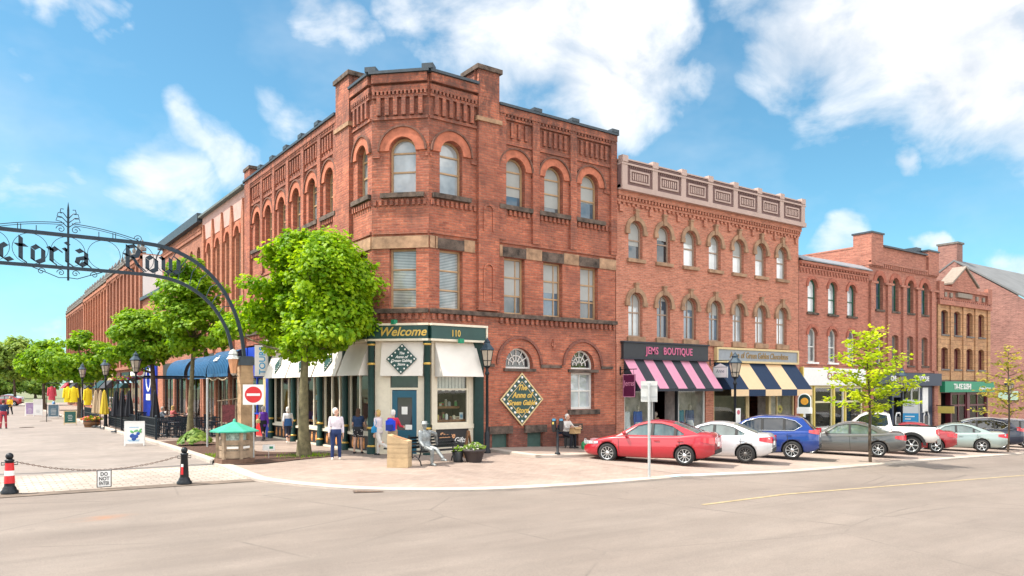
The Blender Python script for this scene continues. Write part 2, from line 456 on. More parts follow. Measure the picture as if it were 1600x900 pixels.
JADE=mat('green_roof_paint',(.04,.32,.22),.55,var=.15)
SOIL=mat('brown_mulch',(.09,.045,.03),1,var=.5,scale=22,bmp=.9)
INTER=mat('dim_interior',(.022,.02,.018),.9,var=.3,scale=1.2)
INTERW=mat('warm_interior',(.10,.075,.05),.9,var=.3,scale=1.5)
CURT=mat('lace_curtain',(.68,.66,.6),.9,var=.08,scale=10)
BLACKP=mat('black_plastic',(.018,.018,.02),.5,var=.2)
RUBBER=mat('tyre_rubber',(.02,.02,.021),.85,var=.2)
RIM=mat('alloy_rim',(.62,.63,.64),.28,metal=.85,var=.05)
RIMD=mat('grey_steel_rim',(.16,.155,.15),.5,metal=.6,var=.15)
CHROME=mat('chrome',(.75,.76,.77),.12,metal=1,var=0)
PAPER=mat('paper_white',(.78,.77,.74),.7,var=.05)
SKIN=mat('skin',(.56,.33,.24),.55,var=.08,scale=12)
def road_mat():
    m,nt,b=newmat('asphalt_worn'); o=objco(nt)
    g=noise(nt,o,55,4,.8); big=noise(nt,mapping(nt,o,(.10,.28,1)),1,5,.6); mid=noise(nt,mapping(nt,o,(.5,1.1,1)),1,4,.65)
    col=ramp(nt,big,[(.3,(.185,.151,.129)),(.7,(.228,.192,.166))])
    col=mixc(nt,.5,col,ramp(nt,mid,[(.35,(.80,.80,.80)),(.65,(1.12,1.12,1.12))]),'MULTIPLY')
    col=mixc(nt,.8,col,ramp(nt,g,[(.3,(.62,.62,.62)),(.7,(1.3,1.3,1.3))]),'MULTIPLY')
    tr=noise(nt,mapping(nt,o,(.035,1.05,1)),1.0,4,.6)
    col=mixc(nt,.5,col,ramp(nt,tr,[(.36,(.80,.79,.79)),(.5,(1,1,1)),(.66,(1.1,1.09,1.08))]),'MULTIPLY')
    spot=noise(nt,o,1.7,3,.5); col=mixc(nt,ramp(nt,spot,[(.70,0),(.76,.28)]),col,(.10,.085,.075))
    sd_=nt.nodes.new('ShaderNodeVectorMath'); sd_.operation='DISTANCE'; nt.links.new(mapping(nt,o,(.55,1.5,0)),sd_.inputs[0]); sd_.inputs[1].default_value=(2.31*.55,17.1*1.5,0)
    rust=math_(nt,'MULTIPLY',ramp(nt,sd_.outputs['Value'],[(.1,1),(.55,0)]),ramp(nt,mid,[(.42,0),(.6,.8)])); col=mixc(nt,rust,col,(.30,.14,.07))
    cr=nt.nodes.new('ShaderNodeTexVoronoi'); cr.feature='DISTANCE_TO_EDGE'; cr.inputs['Scale'].default_value=.22
    wv=mixc(nt,.12,o,nt.nodes.new('ShaderNodeTexNoise').outputs['Color']); nt.links.new(wv,cr.inputs['Vector'])
    crack=math_(nt,'MULTIPLY',ramp(nt,cr.outputs['Distance'],[(.0,1),(.006,0)]),ramp(nt,mid,[(.40,0),(.6,.6)]))
    col=mixc(nt,crack,col,(.08,.07,.06))
    nt.links.new(col,b.inputs['Base Color']); b.inputs['Roughness'].default_value=.85; bump(nt,b,g,.35,.01); return m
ROAD=road_mat()
def paver_mat(name,c1,c2,mort,bw,bh,ms=.008,blot=.25):
    m,nt,b=newmat(name); o=objco(nt)
    t=nt.nodes.new('ShaderNodeTexBrick'); nt.links.new(o,t.inputs['Vector']); t.inputs['Scale'].default_value=1
    for k,c in (('Color1',c1),('Color2',c2),('Mortar',mort)): t.inputs[k].default_value=(*c,1)
    t.inputs['Mortar Size'].default_value=ms; t.inputs['Brick Width'].default_value=bw; t.inputs['Row Height'].default_value=bh
    big=noise(nt,o,.35,5,.6); mid=noise(nt,o,2.6,3,.6)
    col=mixc(nt,1,t.outputs['Color'],ramp(nt,big,[(.3,(1-blot,1-blot,1-blot)),(.7,(1+blot*.5,1+blot*.45,1+blot*.4))]),'MULTIPLY')
    col=mixc(nt,.6,col,ramp(nt,mid,[(.3,(.8,.78,.76)),(.7,(1.12,1.1,1.1))]),'MULTIPLY')
    nt.links.new(col,b.inputs['Base Color']); b.inputs['Roughness'].default_value=.9; bump(nt,b,t.outputs['Fac'],-.2,.01); return m
PAVER=paver_mat('pink_pavers',(.345,.275,.235),(.295,.23,.195),(.26,.205,.178),.22,.11)
BAY=paver_mat('bay_pavers',(.37,.30,.26),(.34,.27,.235),(.29,.24,.21),.24,.12)
ROWP=paver_mat('row_asphalt',(.265,.232,.212),(.25,.217,.197),(.255,.222,.203),1.7,1.2,.004,.22)
COBBLE=paver_mat('pale_cobbles',(.46,.40,.35),(.36,.31,.27),(.25,.21,.18),.34,.2,.02,.3)
CONC=mat('pale_concrete',(.43,.37,.32),.9,var=.14,scale=1.2,bmp=.1)
CONCW=mat('wet_dark_grit',(.15,.115,.09),.9,var=.4,scale=1.6)
LANEY=mat('faded_yellow_line',(.34,.27,.155),.85,var=.25,scale=4)
LANEB=mat('faded_blue_line',(.36,.53,.58),.85,var=.2,scale=3)
GRASSM=mat('far_ground',(.16,.17,.09),1,var=.3,scale=.3)
LEAF_MAPLE=leafmat('maple_leaves',(.15,.33,.006),(.40,.58,.02),.5)
LEAF_MID=leafmat('street_leaves',(.13,.29,.010),(.30,.48,.025),.5)
LEAF_LIME=leafmat('lime_leaves',(.36,.50,.015),(.58,.68,.04),.5)
LEAF_TAN=leafmat('budding_leaves',(.30,.30,.05),(.50,.42,.10),.45)
LEAF_FAR=leafmat('far_leaves',(.17,.29,.05),(.32,.44,.10))
LEAF_HOSTA=leafmat('hosta_leaves',(.16,.30,.05),(.34,.45,.12))
# ---------------------------------------------------------------- ground
def sheet(name,pts,off,m,kind='structure'):
    bm=bmesh.new(); vs=[bm.verts.new((x,y,0)) for x,y in pts]; f=bm.faces.new(vs)
    if f.normal.z<0: f.normal_flip()
    bmesh.ops.triangulate(bm,faces=bm.faces[:])
    for co,no in (((17,0,0),(1,0,0)),((75,0,0),(1,0,0)),((0,10,0),(0,1,0)),((0,24.2,0),(0,1,0))):
        bmesh.ops.bisect_plane(bm,geom=bm.verts[:]+bm.edges[:]+bm.faces[:],plane_co=co,plane_no=no,dist=1e-5)
    for v in bm.verts: v.co.z=G(v.co.x,v.co.y)+off
    bmesh.ops.recalc_face_normals(bm,faces=bm.faces[:])
    me=bpy.data.meshes.new(name); bm.to_mesh(me); bm.free()
    if me.polygons and me.polygons[0].normal.z<0: me.flip_normals()
    me.materials.append(m)
    o=bpy.data.objects.new(name,me); COL.objects.link(o); o['kind']=kind; return o
def smooth(pts,n=6):
    out=[];N=len(pts)
    for i in range(N-1):
        p0=V(pts[max(0,i-1)]);p1=V(pts[i]);p2=V(pts[i+1]);p3=V(pts[min(N-1,i+2)])
        for k in range(n):
            t=k/n
            out.append(.5*((2*p1)+(p2-p0)*t+(2*p0-5*p1+4*p2-p3)*t*t+(3*p1-p0-3*p2+p3)*t**3))
    out.append(V(pts[-1])); return out
def strip(name,pts,w,z0,z1,m,kind='structure',inner=None):
    """kerb: a bar of width w to the left of the polyline, following the ground"""
    mb=MB();N=len(pts);P=[V((p[0],p[1])) for p in pts]
    L=[]
    for i,p in enumerate(P):
        t=(P[min(i+1,N-1)]-P[max(i-1,0)]).normalized(); L.append(V((-t.y,t.x)))
    zi=z1 if inner is None else inner
    vs=[]
    for p,n in zip(P,L):
        a=p;c=p+n*.03;b=p+n*w
        g=G(a.x,a.y)
        vs+=[(a.x,a.y,g+z0),(a.x,a.y,g+z1-.03),(c.x,c.y,g+z1),(b.x,b.y,G(b.x,b.y)+zi),(b.x,b.y,G(b.x,b.y)+z0)]
    fs=[]
    for i in range(N-1):
        for k in range(4):
            fs.append((i*5+k,i*5+k+1,(i+1)*5+k+1,(i+1)*5+k))
    mb.add(vs,fs); o=mb.build(name,m); bm=bmesh.new(); bm.from_mesh(o.data); bmesh.ops.recalc_face_normals(bm,faces=bm.faces[:]); bm.to_mesh(o.data); bm.free()
    o['kind']=kind; return o
KERB=[(6.6,150),(6.6,40),(6.55,30),(6.42,25.5),(6.33,23.2),(6.35,21.0),(6.74,19.84),(7.34,18.67),(7.99,17.77),(8.98,16.92),(10.69,16.01),(12.79,15.5),(15.5,15.2),(20.67,14.9),(24.5,15.05),(33.15,15.85),(44.7,16.55),(75,18.5),(130,22.0)]
KS=smooth(KERB,5)
sheet('ground',[(-1500,-600),(1500,-600),(1500,2500),(-1500,2500)],-.06,GRASSM)
sheet('road',[(-80,-40),(200,-40),(200,30),(-80,30)],0,ROAD)
pv=[(p.x,p.y) for p in KS]+[(130,150)]
sheet('pavement',pv,.05,PAVER)
strip('kerb',[(p.x,p.y) for p in KS if p.y<26.0 or p.x>7],.40,-.03,.062,CONC)
strip('row_kerb',[(6.6,150),(6.6,40),(6.6,33),(6.5,28),(6.4,25.5)],.22,-.03,.14,CONC)
bay=[(p.x,p.y+.42) for p in KS if p.x>=17.2]
sheet('parking_bay',bay+[(130,22.5),(75,21.2),(40,21.0),(17.2,21.0)],.056,BAY)
strip('sidewalk_kerb',[(16.2,24.15),(16.2,21.9),(16.3,21.3),(16.9,21.02),(40,21.0),(75,21.2),(130,22.5)],.25,.03,.17,CONC)
sheet('sidewalk',[(16.3,21.22),(40,21.22),(75,21.42),(130,22.72),(130,26),(16.2,26)],.155,PAVER)
sheet('row_street',[(-16,21.7),(6.33,21.2),(6.62,30),(6.62,220),(-16,220)],.004,ROWP)
sheet('cobbled_apron',[(-16,21.75),(6.33,21.2),(6.4,25.2),(-16,25.2)],.010,COBBLE)
sheet('gutter',[(-16,21.6),(6.33,20.72),(6.33,21.25),(-16,22.05)],.014,CONCW)
sheet('lane_marking',[(13.84,11.77),(60,10.95),(60,10.83),(13.84,11.65)],.006,LANEY)
a=ground_pt(1072,752);b=ground_pt(1205,744)
pb=[V((p.x,p.y)) for p in KS if a.x-.5<p.x<b.x+.5]
N=30;xs=[a.x+(b.x-a.x)*i/N for i in range(N+1)]
def kery(x):
    for i in range(len(KS)-1):
        if KS[i].x<=x<=KS[i+1].x and KS[i].y<30 : 
            t=(x-KS[i].x)/max(1e-6,KS[i+1].x-KS[i].x); return KS[i].y+(KS[i+1].y-KS[i].y)*t
    return 17
sheet('kerb_blue_marking',[(x,kery(x)+.04) for x in xs]+[(x,kery(x)+.38) for x in xs[::-1]],.068,LANEB)
bed=[(6.8,36.6),(8.3,37.0),(9.1,34),(8.9,29),(10.2,27.6),(10.9,26.6),(10.6,25.5),(9.3,24.95),(7.6,24.2),(6.85,24.4),(6.72,26)]
bs=smooth(bed+[bed[0]],4)
sheet('planting_bed',[(p.x,p.y) for p in bs[:-1]],.075,SOIL)
# tufts of grass at the edge of the bed
mb=MB()
for i in range(900):
    if i<500: x=rnd.uniform(6.85,7.8);y=rnd.uniform(26.2,28.6)
    else: x=9.77+rnd.gauss(0,.45);y=26.07+rnd.gauss(0,.4)
    a=rnd.uniform(0,6.28);h=rnd.uniform(.04,.11);w=.012
    p=gp(x,y,.07);d=V((math.cos(a),math.sin(a),0))
    mb.add([p-d*w,p+d*w,p+V((rnd.uniform(-.04,.04),rnd.uniform(-.04,.04),h))],[(0,1,2)])
set_props(mb.build('grass',LEAF_MID),kind='stuff')
# covers set in the paving
def cover(px,py,r,label,m,off):
    p=ground_pt(px,py,off)
    t=thing('manhole_cover',label,'manhole cover',p,group='utility covers')
    q=MB(); q.lathe([(r,.0),(r,.012),(r*.94,.018)],n=20); q.build('rim',m,t)
    q=MB(); q.lathe([(r*.9,.0),(r*.9,.016)],n=20)
    for k in range(7):
        y=(k-3)*r*.22; L=math.sqrt(max(0,(r*.85)**2-y*y)); q.bx(-L,L,y-.02,y+.02,.016,.024)
    q.build('lid',STONE_DK,t)
cover(42,668,.42,'round iron cover in the middle of the pedestrian street, nearest to the chain',STONE_DK,.004)
cover(72,658,.42,'round iron cover further down the pedestrian street, beside the green chalkboard',STONE_DK,.004)
p=ground_pt(575,768)
t=thing('storm_drain','rusty slotted storm drain in the road against the curved kerb','storm drain',(p.x,p.y,G(p.x,p.y)),rz=-.35)
q=MB();q.bx(-.36,.36,-.22,.22,0,.014);q.build('frame',STONE_DK,t)
q=MB()
for k in range(9): q.bx(-.31+k*.07,-.275+k*.07,-.17,.17,.014,.024)
q.build('grating',mat('rusty_iron',(.16,.10,.07),.9,var=.4),t)
# ---------------------------------------------------------------- facade kit
class Fac:
    """a vertical wall plane: u along the wall, z up, d outward"""
    def __init__(s,o,u,n): s.o=V((o[0],o[1],0)); s.u=V((u[0],u[1],0)).normalized(); s.n=V((n[0],n[1],0)).normalized()
    def p(s,u,z,d=0): return s.o+s.u*u+s.n*d+V((0,0,z))
    def box(s,mb,u0,u1,z0,z1,d0,d1,m=0):
        P=[s.p(u0,z0,d0),s.p(u1,z0,d0),s.p(u1,z1,d0),s.p(u0,z1,d0)]
        return mb.prism(P,s.n*(d1-d0),m)
    def wall(s,mb,u0,u1,bands,rev=.28,m=0,mrev=None):
        mrev=m if mrev is None else mrev
        for z0,z1,ops in bands:
            ops=sorted(ops,key=lambda o:o[0]); c=u0
            for o in ops:
                uc,w,zb,zt,kind=o; a=uc-w/2;b=uc+w/2
                if a>c+1e-4: mb.quad(s.p(c,z0),s.p(a,z0),s.p(a,z1),s.p(c,z1),m)
                if zb>z0+1e-4: mb.quad(s.p(a,z0),s.p(b,z0),s.p(b,zb),s.p(a,zb),m)
                out=outline(o)
                top=[p for p in out[1:]]  # from bottom right round to left
                arc=out[2:]
                # above the opening
                pts=[(b,z1)]+[(a,z1)]
                for i in range(len(arc)-1):
                    p,q=arc[i],arc[i+1]
                    mb.quad(s.p(q[0],q[1]),s.p(p[0],p[1]),s.p(p[0],z1),s.p(q[0],z1),m)
                n=len(out)
                for i in range(n):
                    p,q=out[i],out[(i+1)%n]
                    mb.quad(s.p(p[0],p[1],0),s.p(q[0],q[1],0),s.p(q[0],q[1],-rev),s.p(p[0],p[1],-rev),mrev)
                c=b
            if u1>c+1e-4: mb.quad(s.p(c,z0),s.p(u1,z0),s.p(u1,z1),s.p(c,z1),m)
    def windows(s,parent,org,ops,fr,pane,rev=.28,fw=.07,bars=(.5,),vbars=(),sill=None,name='window',surround=None,sur_w=.22,sur_d=.06,key=None,fan=False,panes=None,label=None,blind=None,hood=None):
        """window = frame mesh > pane, sill, arch"""
        for i,o in enumerate(ops):
            uc,w,zb,zt,kind=o
            A=outline(o);B=outline((uc,w-2*fw,zb+fw,zt-fw,kind))
            q=MB(); q.ring([s.p(a,z,-rev+.01) for a,z in A],[s.p(a,z,-rev+.01) for a,z in B],s.n*.08)
            H=zt-zb
            for f in bars: s.box(q,uc-w/2+fw,uc+w/2-fw,zb+H*f-.03,zb+H*f+.03,-rev+.015,-rev+.075)
            for f in vbars:
                zt2=zt-fw if kind=='flat' else (zt-w*.12 if abs(f-.5)<.2 else zt-w/2)
                s.box(q,uc+w*(f-.5)-.024,uc+w*(f-.5)+.024,zb+fw,zt2,-rev+.017,-rev+.06)
            if fan:
                zc=zt-w/2;r=w/2-fw
                for k in range(1,6):
                    an=math.pi*k/6
                    q.tube(s.p(uc+.16*math.cos(an),zc+.16*math.sin(an),-rev+.05),s.p(uc+r*math.cos(an),zc+r*math.sin(an),-rev+.05),.026,n=5)
                for rr in (.16,r*.62):
                    q.path([s.p(uc+rr*math.cos(math.pi*k/12),zc+rr*math.sin(math.pi*k/12),-rev+.05) for k in range(13)],.026,n=5)
            f=q.build(name,fr,parent,org)
            pm=pane if panes is None else panes[i%len(panes)]
            q=MB(); q.prism([s.p(a,z,-rev+.012) for a,z in outline((uc,w-1.2*fw,zb+.6*fw,zt-.6*fw,kind))],s.n*.02)
            q.build('pane',pm,f,org)
            if blind is not None:
                bmx,lo,hi=blind; rr=random.Random(int(uc*97+zb*31)); h=rr.uniform(lo,hi)
                B0=[(a,max(z,zt-fw-(zt-zb)*h)) for a,z in outline((uc,w-2.2*fw,zb+fw,zt-1.1*fw,kind))]
                q=MB(); q.prism([s.p(a,z,-rev+.033) for a,z in B0],s.n*.006); q.build('blind',bmx,f,org)
            if sill is not None:
                sm,sh,sd=sill
                q=MB(); s.box(q,uc-w/2-.1,uc+w/2+.1,zb-sh,zb-.004,-rev+.1,sd); q.build('sill',sm,f,org)
            if surround is not None:
                q=MB()
                r=w/2;zc=zt-r if kind=='round' else zt
                if kind=='round':
                    n=16;A=[];B=[]
                    for k in range(n+1):
                        an=math.pi*k/n
                        A.append((uc+(r+sur_w)*math.cos(an),zc+(r+sur_w)*math.sin(an)));B.append((uc+(r+.003)*math.cos(an),zc+(r+.003)*math.sin(an)))
                    for k in range(n):
                        q.prism([s.p(*A[k],.0),s.p(*A[k+1],.0),s.p(*B[k+1],.0),s.p(*B[k],.0)],s.n*sur_d)
                else: s.box(q,uc-w/2-.15,uc+w/2+.15,zt,zt+sur_w,0,sur_d)
                ar=q.build('arch',surround,f,org,uv=True)
                if hood is not None and kind=='round':
                    q=MB(); rr=r+sur_w
                    for k in range(n):
                        a0=math.pi*k/n;a1=math.pi*(k+1)/n
                        q.prism([s.p(uc+rr*math.cos(a0),zc+rr*math.sin(a0)),s.p(uc+rr*math.cos(a1),zc+rr*math.sin(a1)),s.p(uc+(rr+.07)*math.cos(a1),zc+(rr+.07)*math.sin(a1)),s.p(uc+(rr+.07)*math.cos(a0),zc+(rr+.07)*math.sin(a0))],s.n*(sur_d+.05))
                    q.build('hood_mould',hood,ar,org)
            if key is not None:
                km,kw,kh=key; q=MB(); s.box(q,uc-kw/2,uc+kw/2,zt-.02,zt+kh,0,.14)
                s.box(q,uc-kw/2-.03,uc+kw/2+.03,zt+kh,zt+kh+.06,0,.17)
                if kind=='round':
                    for sg in (-1,1):
                        c=uc+sg*(w/2+sur_w*.55); s.box(q,c-.12,c+.12,zt-w/2-.18,zt-w/2+.02,0,.12)
                q.build('keystone',km,f,org)
            if label: f['label']=label
def outline(o,n=14):
    uc,w,zb,zt,kind=o;a=uc-w/2;b=uc+w/2
    if kind=='flat': return [(a,zb),(b,zb),(b,zt),(a,zt)]
    if kind=='seg':
        h=w*.16;R_=(w*w/4+h*h)/(2*h);zc=zt-R_;th=math.asin(w/2/R_)
        arc=[(uc+R_*math.sin(th-2*th*k/8),zc+R_*math.cos(th-2*th*k/8)) for k in range(9)]
        return [(a,zb),(b,zb)]+arc
    r=w/2;zc=zt-r
    return [(a,zb),(b,zb)]+[(uc+r*math.cos(math.pi*k/n),zc+r*math.sin(math.pi*k/n)) for k in range(n+1)]
def dentils(F,mb,u0,u1,z0,z1,step,w,d,m=0,d0=0):
    n=int((u1-u0)/step)
    for i in range(n):
        u=u0+(i+.5)*(u1-u0)/n; F.box(mb,u-w/2,u+w/2,z0,z1,d0,d,m)
def awning(F,parent,org,u0,u1,ztop,zbot,proj,mats,widths=None,n=1,val=0,valmats=None,name='awning',d0=.05,side=None):
    """sloping cloth awning; stripes are strips of cloth"""
    q=MB();th=.015
    du=(u1-u0)/n
    for i in range(n):
        a=u0+du*i;b=a+du;k=i%len(mats)
        q.prism([F.p(a,ztop,d0),F.p(b,ztop,d0),F.p(b,zbot,proj),F.p(a,zbot,proj)],V((0,0,-th)),k)
        if val: F.box(q,a,b,zbot-val,zbot-th-.001,proj-.02,proj,(k+1)%len(mats) if len(mats)>1 else k)
    for u in (u0,u1-.012):
        q.prism([F.p(u,ztop-.02,d0),F.p(u,zbot-.02,d0),F.p(u,zbot-.02,proj-.02)],F.u*.012,side if side is not None else 0)
    return q.build(name,list(mats),parent,org)
def shop_box(F,parent,org,u0,u1,z0,z1,depth,fr,bars=(),hbars=(),inter=INTER,fw=.07,d=-.1,name='shop_window',gl=None):
    """display window: frame > pane, and a shallow lit-by-day room behind"""
    q=MB()
    q.ring([F.p(u0,z0,d),F.p(u1,z0,d),F.p(u1,z1,d),F.p(u0,z1,d)],[F.p(u0+fw,z0+fw,d),F.p(u1-fw,z0+fw,d),F.p(u1-fw,z1-fw,d),F.p(u0+fw,z1-fw,d)],F.n*.08)
    for b in bars: F.box(q,b-fw/2,b+fw/2,z0+fw,z1-fw,d,d+.075)
    for b in hbars: F.box(q,u0+fw,u1-fw,b-fw/2,b+fw/2,d+.002,d+.07)
    f=q.build(name,fr,parent,org)
    q=MB(); F.box(q,u0+.02,u1-.02,z0+.02,z1-.02,d+.02,d+.03); q.build('pane',gl or SHOPGL,f,org)
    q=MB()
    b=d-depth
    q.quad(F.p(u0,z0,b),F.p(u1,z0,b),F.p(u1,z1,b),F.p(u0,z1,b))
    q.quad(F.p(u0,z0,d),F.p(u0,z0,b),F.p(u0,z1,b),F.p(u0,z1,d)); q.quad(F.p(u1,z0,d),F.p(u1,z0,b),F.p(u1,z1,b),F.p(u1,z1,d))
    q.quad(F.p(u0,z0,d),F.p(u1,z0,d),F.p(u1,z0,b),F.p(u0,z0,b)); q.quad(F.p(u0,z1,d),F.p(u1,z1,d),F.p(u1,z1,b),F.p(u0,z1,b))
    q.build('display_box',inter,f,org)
    return f
# ---------------------------------------------------------------- corner building
YF=24.2; XL=12.1
FR=Fac((0,YF),(1,0),(0,-1)); LF=Fac((XL,0),(0,-1),(-1,0)); TB=Fac((XL,25.73),(1,-1),(-1,-1)); TBL=1.53*math.sqrt(2)
O=V((15,26,0))
cb=thing('corner_building','three storey red brick corner building with chamfered corner tower and green shopfront','building',O)
def band_skip(F,q,a,b,z0,z1,d0,d1,ops,pad=0):
    c=a
    for o in sorted(ops,key=lambda o:o[0]):
        l=o[0]-o[1]/2-pad;r=o[0]+o[1]/2+pad
        if r<a or l>b: continue
        if l>c: F.box(q,c,l,z0,z1,d0,d1)
        c=r
    if b>c: F.box(q,c,b,z0,z1,d0,d1)
w=MB()
# ground floor front wall, then upper floors
FR.wall(w,15.95,22.9,[(-1.2,.9,[(16.8,.78,-.02,.68,'flat'),(18.5,.78,-.02,.68,'flat'),(20.4,.78,-.02,.68,'flat')])],m=1)
FR.wall(w,15.95,22.9,[(.9,3.14,[(21.02,1.3,1.58,3.12,'flat')]),(3.14,5.0,[(17.72,1.34,3.24,4.06,'round'),(21.02,1.3,3.26,4.06,'round')])],rev=.3)
W2=[(17.48,1.0,5.38,7.58,'flat'),(19.42,1.0,5.38,7.58,'flat'),(21.38,1.0,5.38,7.58,'flat')]
W3=[(17.5,.98,9.62,11.52,'round'),(19.46,.98,9.62,11.52,'round'),(21.4,.98,9.62,11.52,'round')]
FR.wall(w,16.65,22.9,[(5.0,8.1,W2),(8.1,12.2,W3),(12.2,13.4,[])],rev=.3)
FR.wall(w,15.6,16.65,[(5.0,14.6,[])]); FR.wall(w,15.6,15.95,[(4.3,5.0,[])])
C2=[(14.58,1.0,5.38,7.58,'flat')];C3=[(14.58,.98,9.6,11.62,'round')]
FR.wall(w,13.63,15.6,[(4.7,8.1,C2),(8.1,12.3,C3),(12.3,13.95,[])],rev=.3)
B2=[(1.18,1.02,5.38,7.58,'flat')];B3=[(1.18,1.0,9.6,11.65,'round')]
TB.wall(w,0,TBL,[(4.7,8.1,B2),(8.1,12.3,B3),(12.3,13.95,[])],rev=.3)
A2=[(-26.55,.9,5.38,7.58,'flat')];A3=[(-26.55,.9,9.6,11.6,'round')]
LF.wall(w,-27.4,-25.73,[(4.7,8.1,A2),(8.1,12.3,A3),(12.3,13.95,[])],rev=.3)
LF.wall(w,-28.8,-27.4,[(4.7,14.6,[])])
LC=[29.7+1.95*k for k in range(5)]+[39.25]
L2=[(-y,1.0,5.38,7.58,'flat') for y in LC];L3=[(-y,.98,9.62,11.52,'round') for y in LC]
LF.wall(w,-41.2,-28.8,[(4.7,8.1,L2),(8.1,12.2,L3),(12.2,13.4,[])],rev=.3)
# backs of the parapet, far walls, roof
w.quad((22.9,24.2,-1.2),(22.9,41.2,-1.2),(22.9,41.2,13.4),(22.9,24.2,13.4))
w.quad((22.9,41.2,-1.2),(12.1,41.2,-1.2),(12.1,41.2,13.4),(22.9,41.2,13.4))
w.add([(12.12,25.75,13.0),(13.65,24.22,13.0),(22.88,24.22,13.0),(22.88,41.18,13.0),(12.12,41.18,13.0)],[(0,1,2,3,4)],2)
# piers that rise past the parapet
FR.box(w,15.7,16.65,5.42,14.55,-.95,.16); LF.box(w,-28.75,-27.45,5.42,14.55,-1.2,.16)
LF.box(w,-41.15,-40.2,5.4,13.95,-.4,.14)
# slim pilasters
for u in (16.83,18.48,20.44,22.72): FR.box(w,u-.17,u+.17,8.22,13.1,-.05,.118)
for y in [28.95]+[(LC[k]+LC[k+1])/2 for k in range(5)]: LF.box(w,-y-.17,-y+.17,8.22,13.1,-.05,.118)
for F,a,b in ((FR,16.68,22.88),(LF,-40.2,-28.8)):
    dentils(F,w,a,b,4.98,5.2,.24,.12,.10); F.box(w,a,b,8.11,8.22,0,.07)
    band_skip(F,w,a,b,10.84,10.96,0,.05,W3 if F is FR else L3,.32); F.box(w,a,b,11.98,12.1,0,.06)
    F.box(w,a,b,12.93,13.02,0,.10); F.box(w,a,b,13.12,13.39,-.22,.15); dentils(F,w,a,b,13.02,13.12,.17,.09,.13)
    dentils(F,w,a,b,9.22,9.42,.22,.11,.09)
for F,a,b in ((FR,13.66,15.69),(TB,.03,TBL-.03),(LF,-27.38,-25.76)):
    dentils(F,w,a,b,4.98,5.2,.24,.12,.10); F.box(w,a,b,8.11,8.22,0,.07); band_skip(F,w,a,b,10.92,11.04,0,.06,C3 if F is FR else (B3 if F is TB else A3),.37); F.box(w,a,b,12.3,12.4,0,.07)
    dentils(F,w,a+.1,b-.1,12.45,13.1,.29,.15,.12)
    F.box(w,a,b,13.1,13.2,0,.10); dentils(F,w,a,b,13.2,13.32,.15,.08,.13); F.box(w,a,b,13.32,13.52,-.1,.12); F.box(w,a,b,13.62,13.93,-.22,.17)
    dentils(F,w,a,b,9.16,9.36,.2,.1,.09)
for a,b in ((17.0,18.3),(18.65,20.27),(20.61,22.55)): dentils(FR,w,a+.15,b-.12,12.25,12.85,.26,.12,.09)
ys=[29.12]+[(LC[k]+LC[k+1])/2 for k in range(5)]+[40.2]
for k in range(6): dentils(LF,w,-ys[k+1]+.22,-ys[k]-.22,12.25,12.85,.26,.12,.09)
for u in (16.15,): # blind niches on the pier
    for z0,z1 in ((5.75,7.0),(8.45,9.25)):
        q=[(u+.17*math.cos(t),z1+.17*math.sin(t)) for t in [math.pi*k/8 for k in range(9)]]
        for k in range(8): w.prism([FR.p(*q[k],.16),FR.p(*q[k+1],.16),FR.p(u+(q[k+1][0]-u)*1.45,z1+(q[k+1][1]-z1)*1.45,.16),FR.p(u+(q[k][0]-u)*1.45,z1+(q[k][1]-z1)*1.45,.16)],FR.n*.05)
        for sg in (-1,1): FR.box(w,u+sg*.21-.04,u+sg*.21+.04,z0,z1,.16,.2)
# the small brick cross above the diamond board
FR.box(w,19.32,19.62,4.18,4.32,0,.05); FR.box(w,19.4,19.54,4.04,4.46,0,.06)
# ground-floor arch mouldings
for uc,r in ((17.72,1.02),(21.02,1.0)):
    zc=3.40
    for k in range(18):
        a0=math.pi*k/18;a1=math.pi*(k+1)/18
        w.prism([FR.p(uc+r*math.cos(a0),zc+r*math.sin(a0)),FR.p(uc+r*math.cos(a1),zc+r*math.sin(a1)),FR.p(uc+(r+.11)*math.cos(a1),zc+(r+.11)*math.sin(a1)),FR.p(uc+(r+.11)*math.cos(a0),zc+(r+.11)*math.sin(a0))],FR.n*.07,1)
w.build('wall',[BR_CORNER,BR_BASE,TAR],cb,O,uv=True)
# stone: soot-dark belts, tan lintel band
q=MB()
for F,a,b in ((FR,13.66,22.9),(TB,.0,TBL),(LF,-41.2,-25.76)): F.box(q,a,b,5.21,5.36,-.02,.15)
for F,ops in ((FR,W3+C3),(TB,B3),(LF,L3+A3)):
    for o in ops: F.box(q,o[0]-o[1]/2-.32,o[0]+o[1]/2+.32,9.43,9.6,-.02,.15)
for x in (16.8,18.5,20.4): FR.box(q,x-.55,x+.55,.69,.98,-.02,.09)
FR.box(q,20.2,21.9,1.36,1.56,-.02,.12); FR.box(q,20.2,21.84,3.125,3.25,-.05,.1); FR.box(q,16.95,18.5,3.12,3.235,-.05,.09)
for a,b in ((16.0,16.5),(18.78,19.85),(22.05,22.7)): FR.box(q,a,b,3.28,3.4,-.01,.06)
FR.box(q,15.6,16.75,14.55,14.72,-1.0,.24); LF.box(q,-28.85,-27.35,14.55,14.72,-1.25,.24); LF.box(q,-41.2,-40.1,13.95,14.1,-.45,.2)
for F,o in ((FR,W2[0]),(FR,W2[1]),(FR,W2[2]),(FR,C2[0]),(LF,L2[1]),(LF,L2[3])): F.box(q,o[0]-.60,o[0]+.54,7.59,7.98,-.02,.06)
pass
q.build('stone_belt',STONE_DK,cb,O)
q=MB()
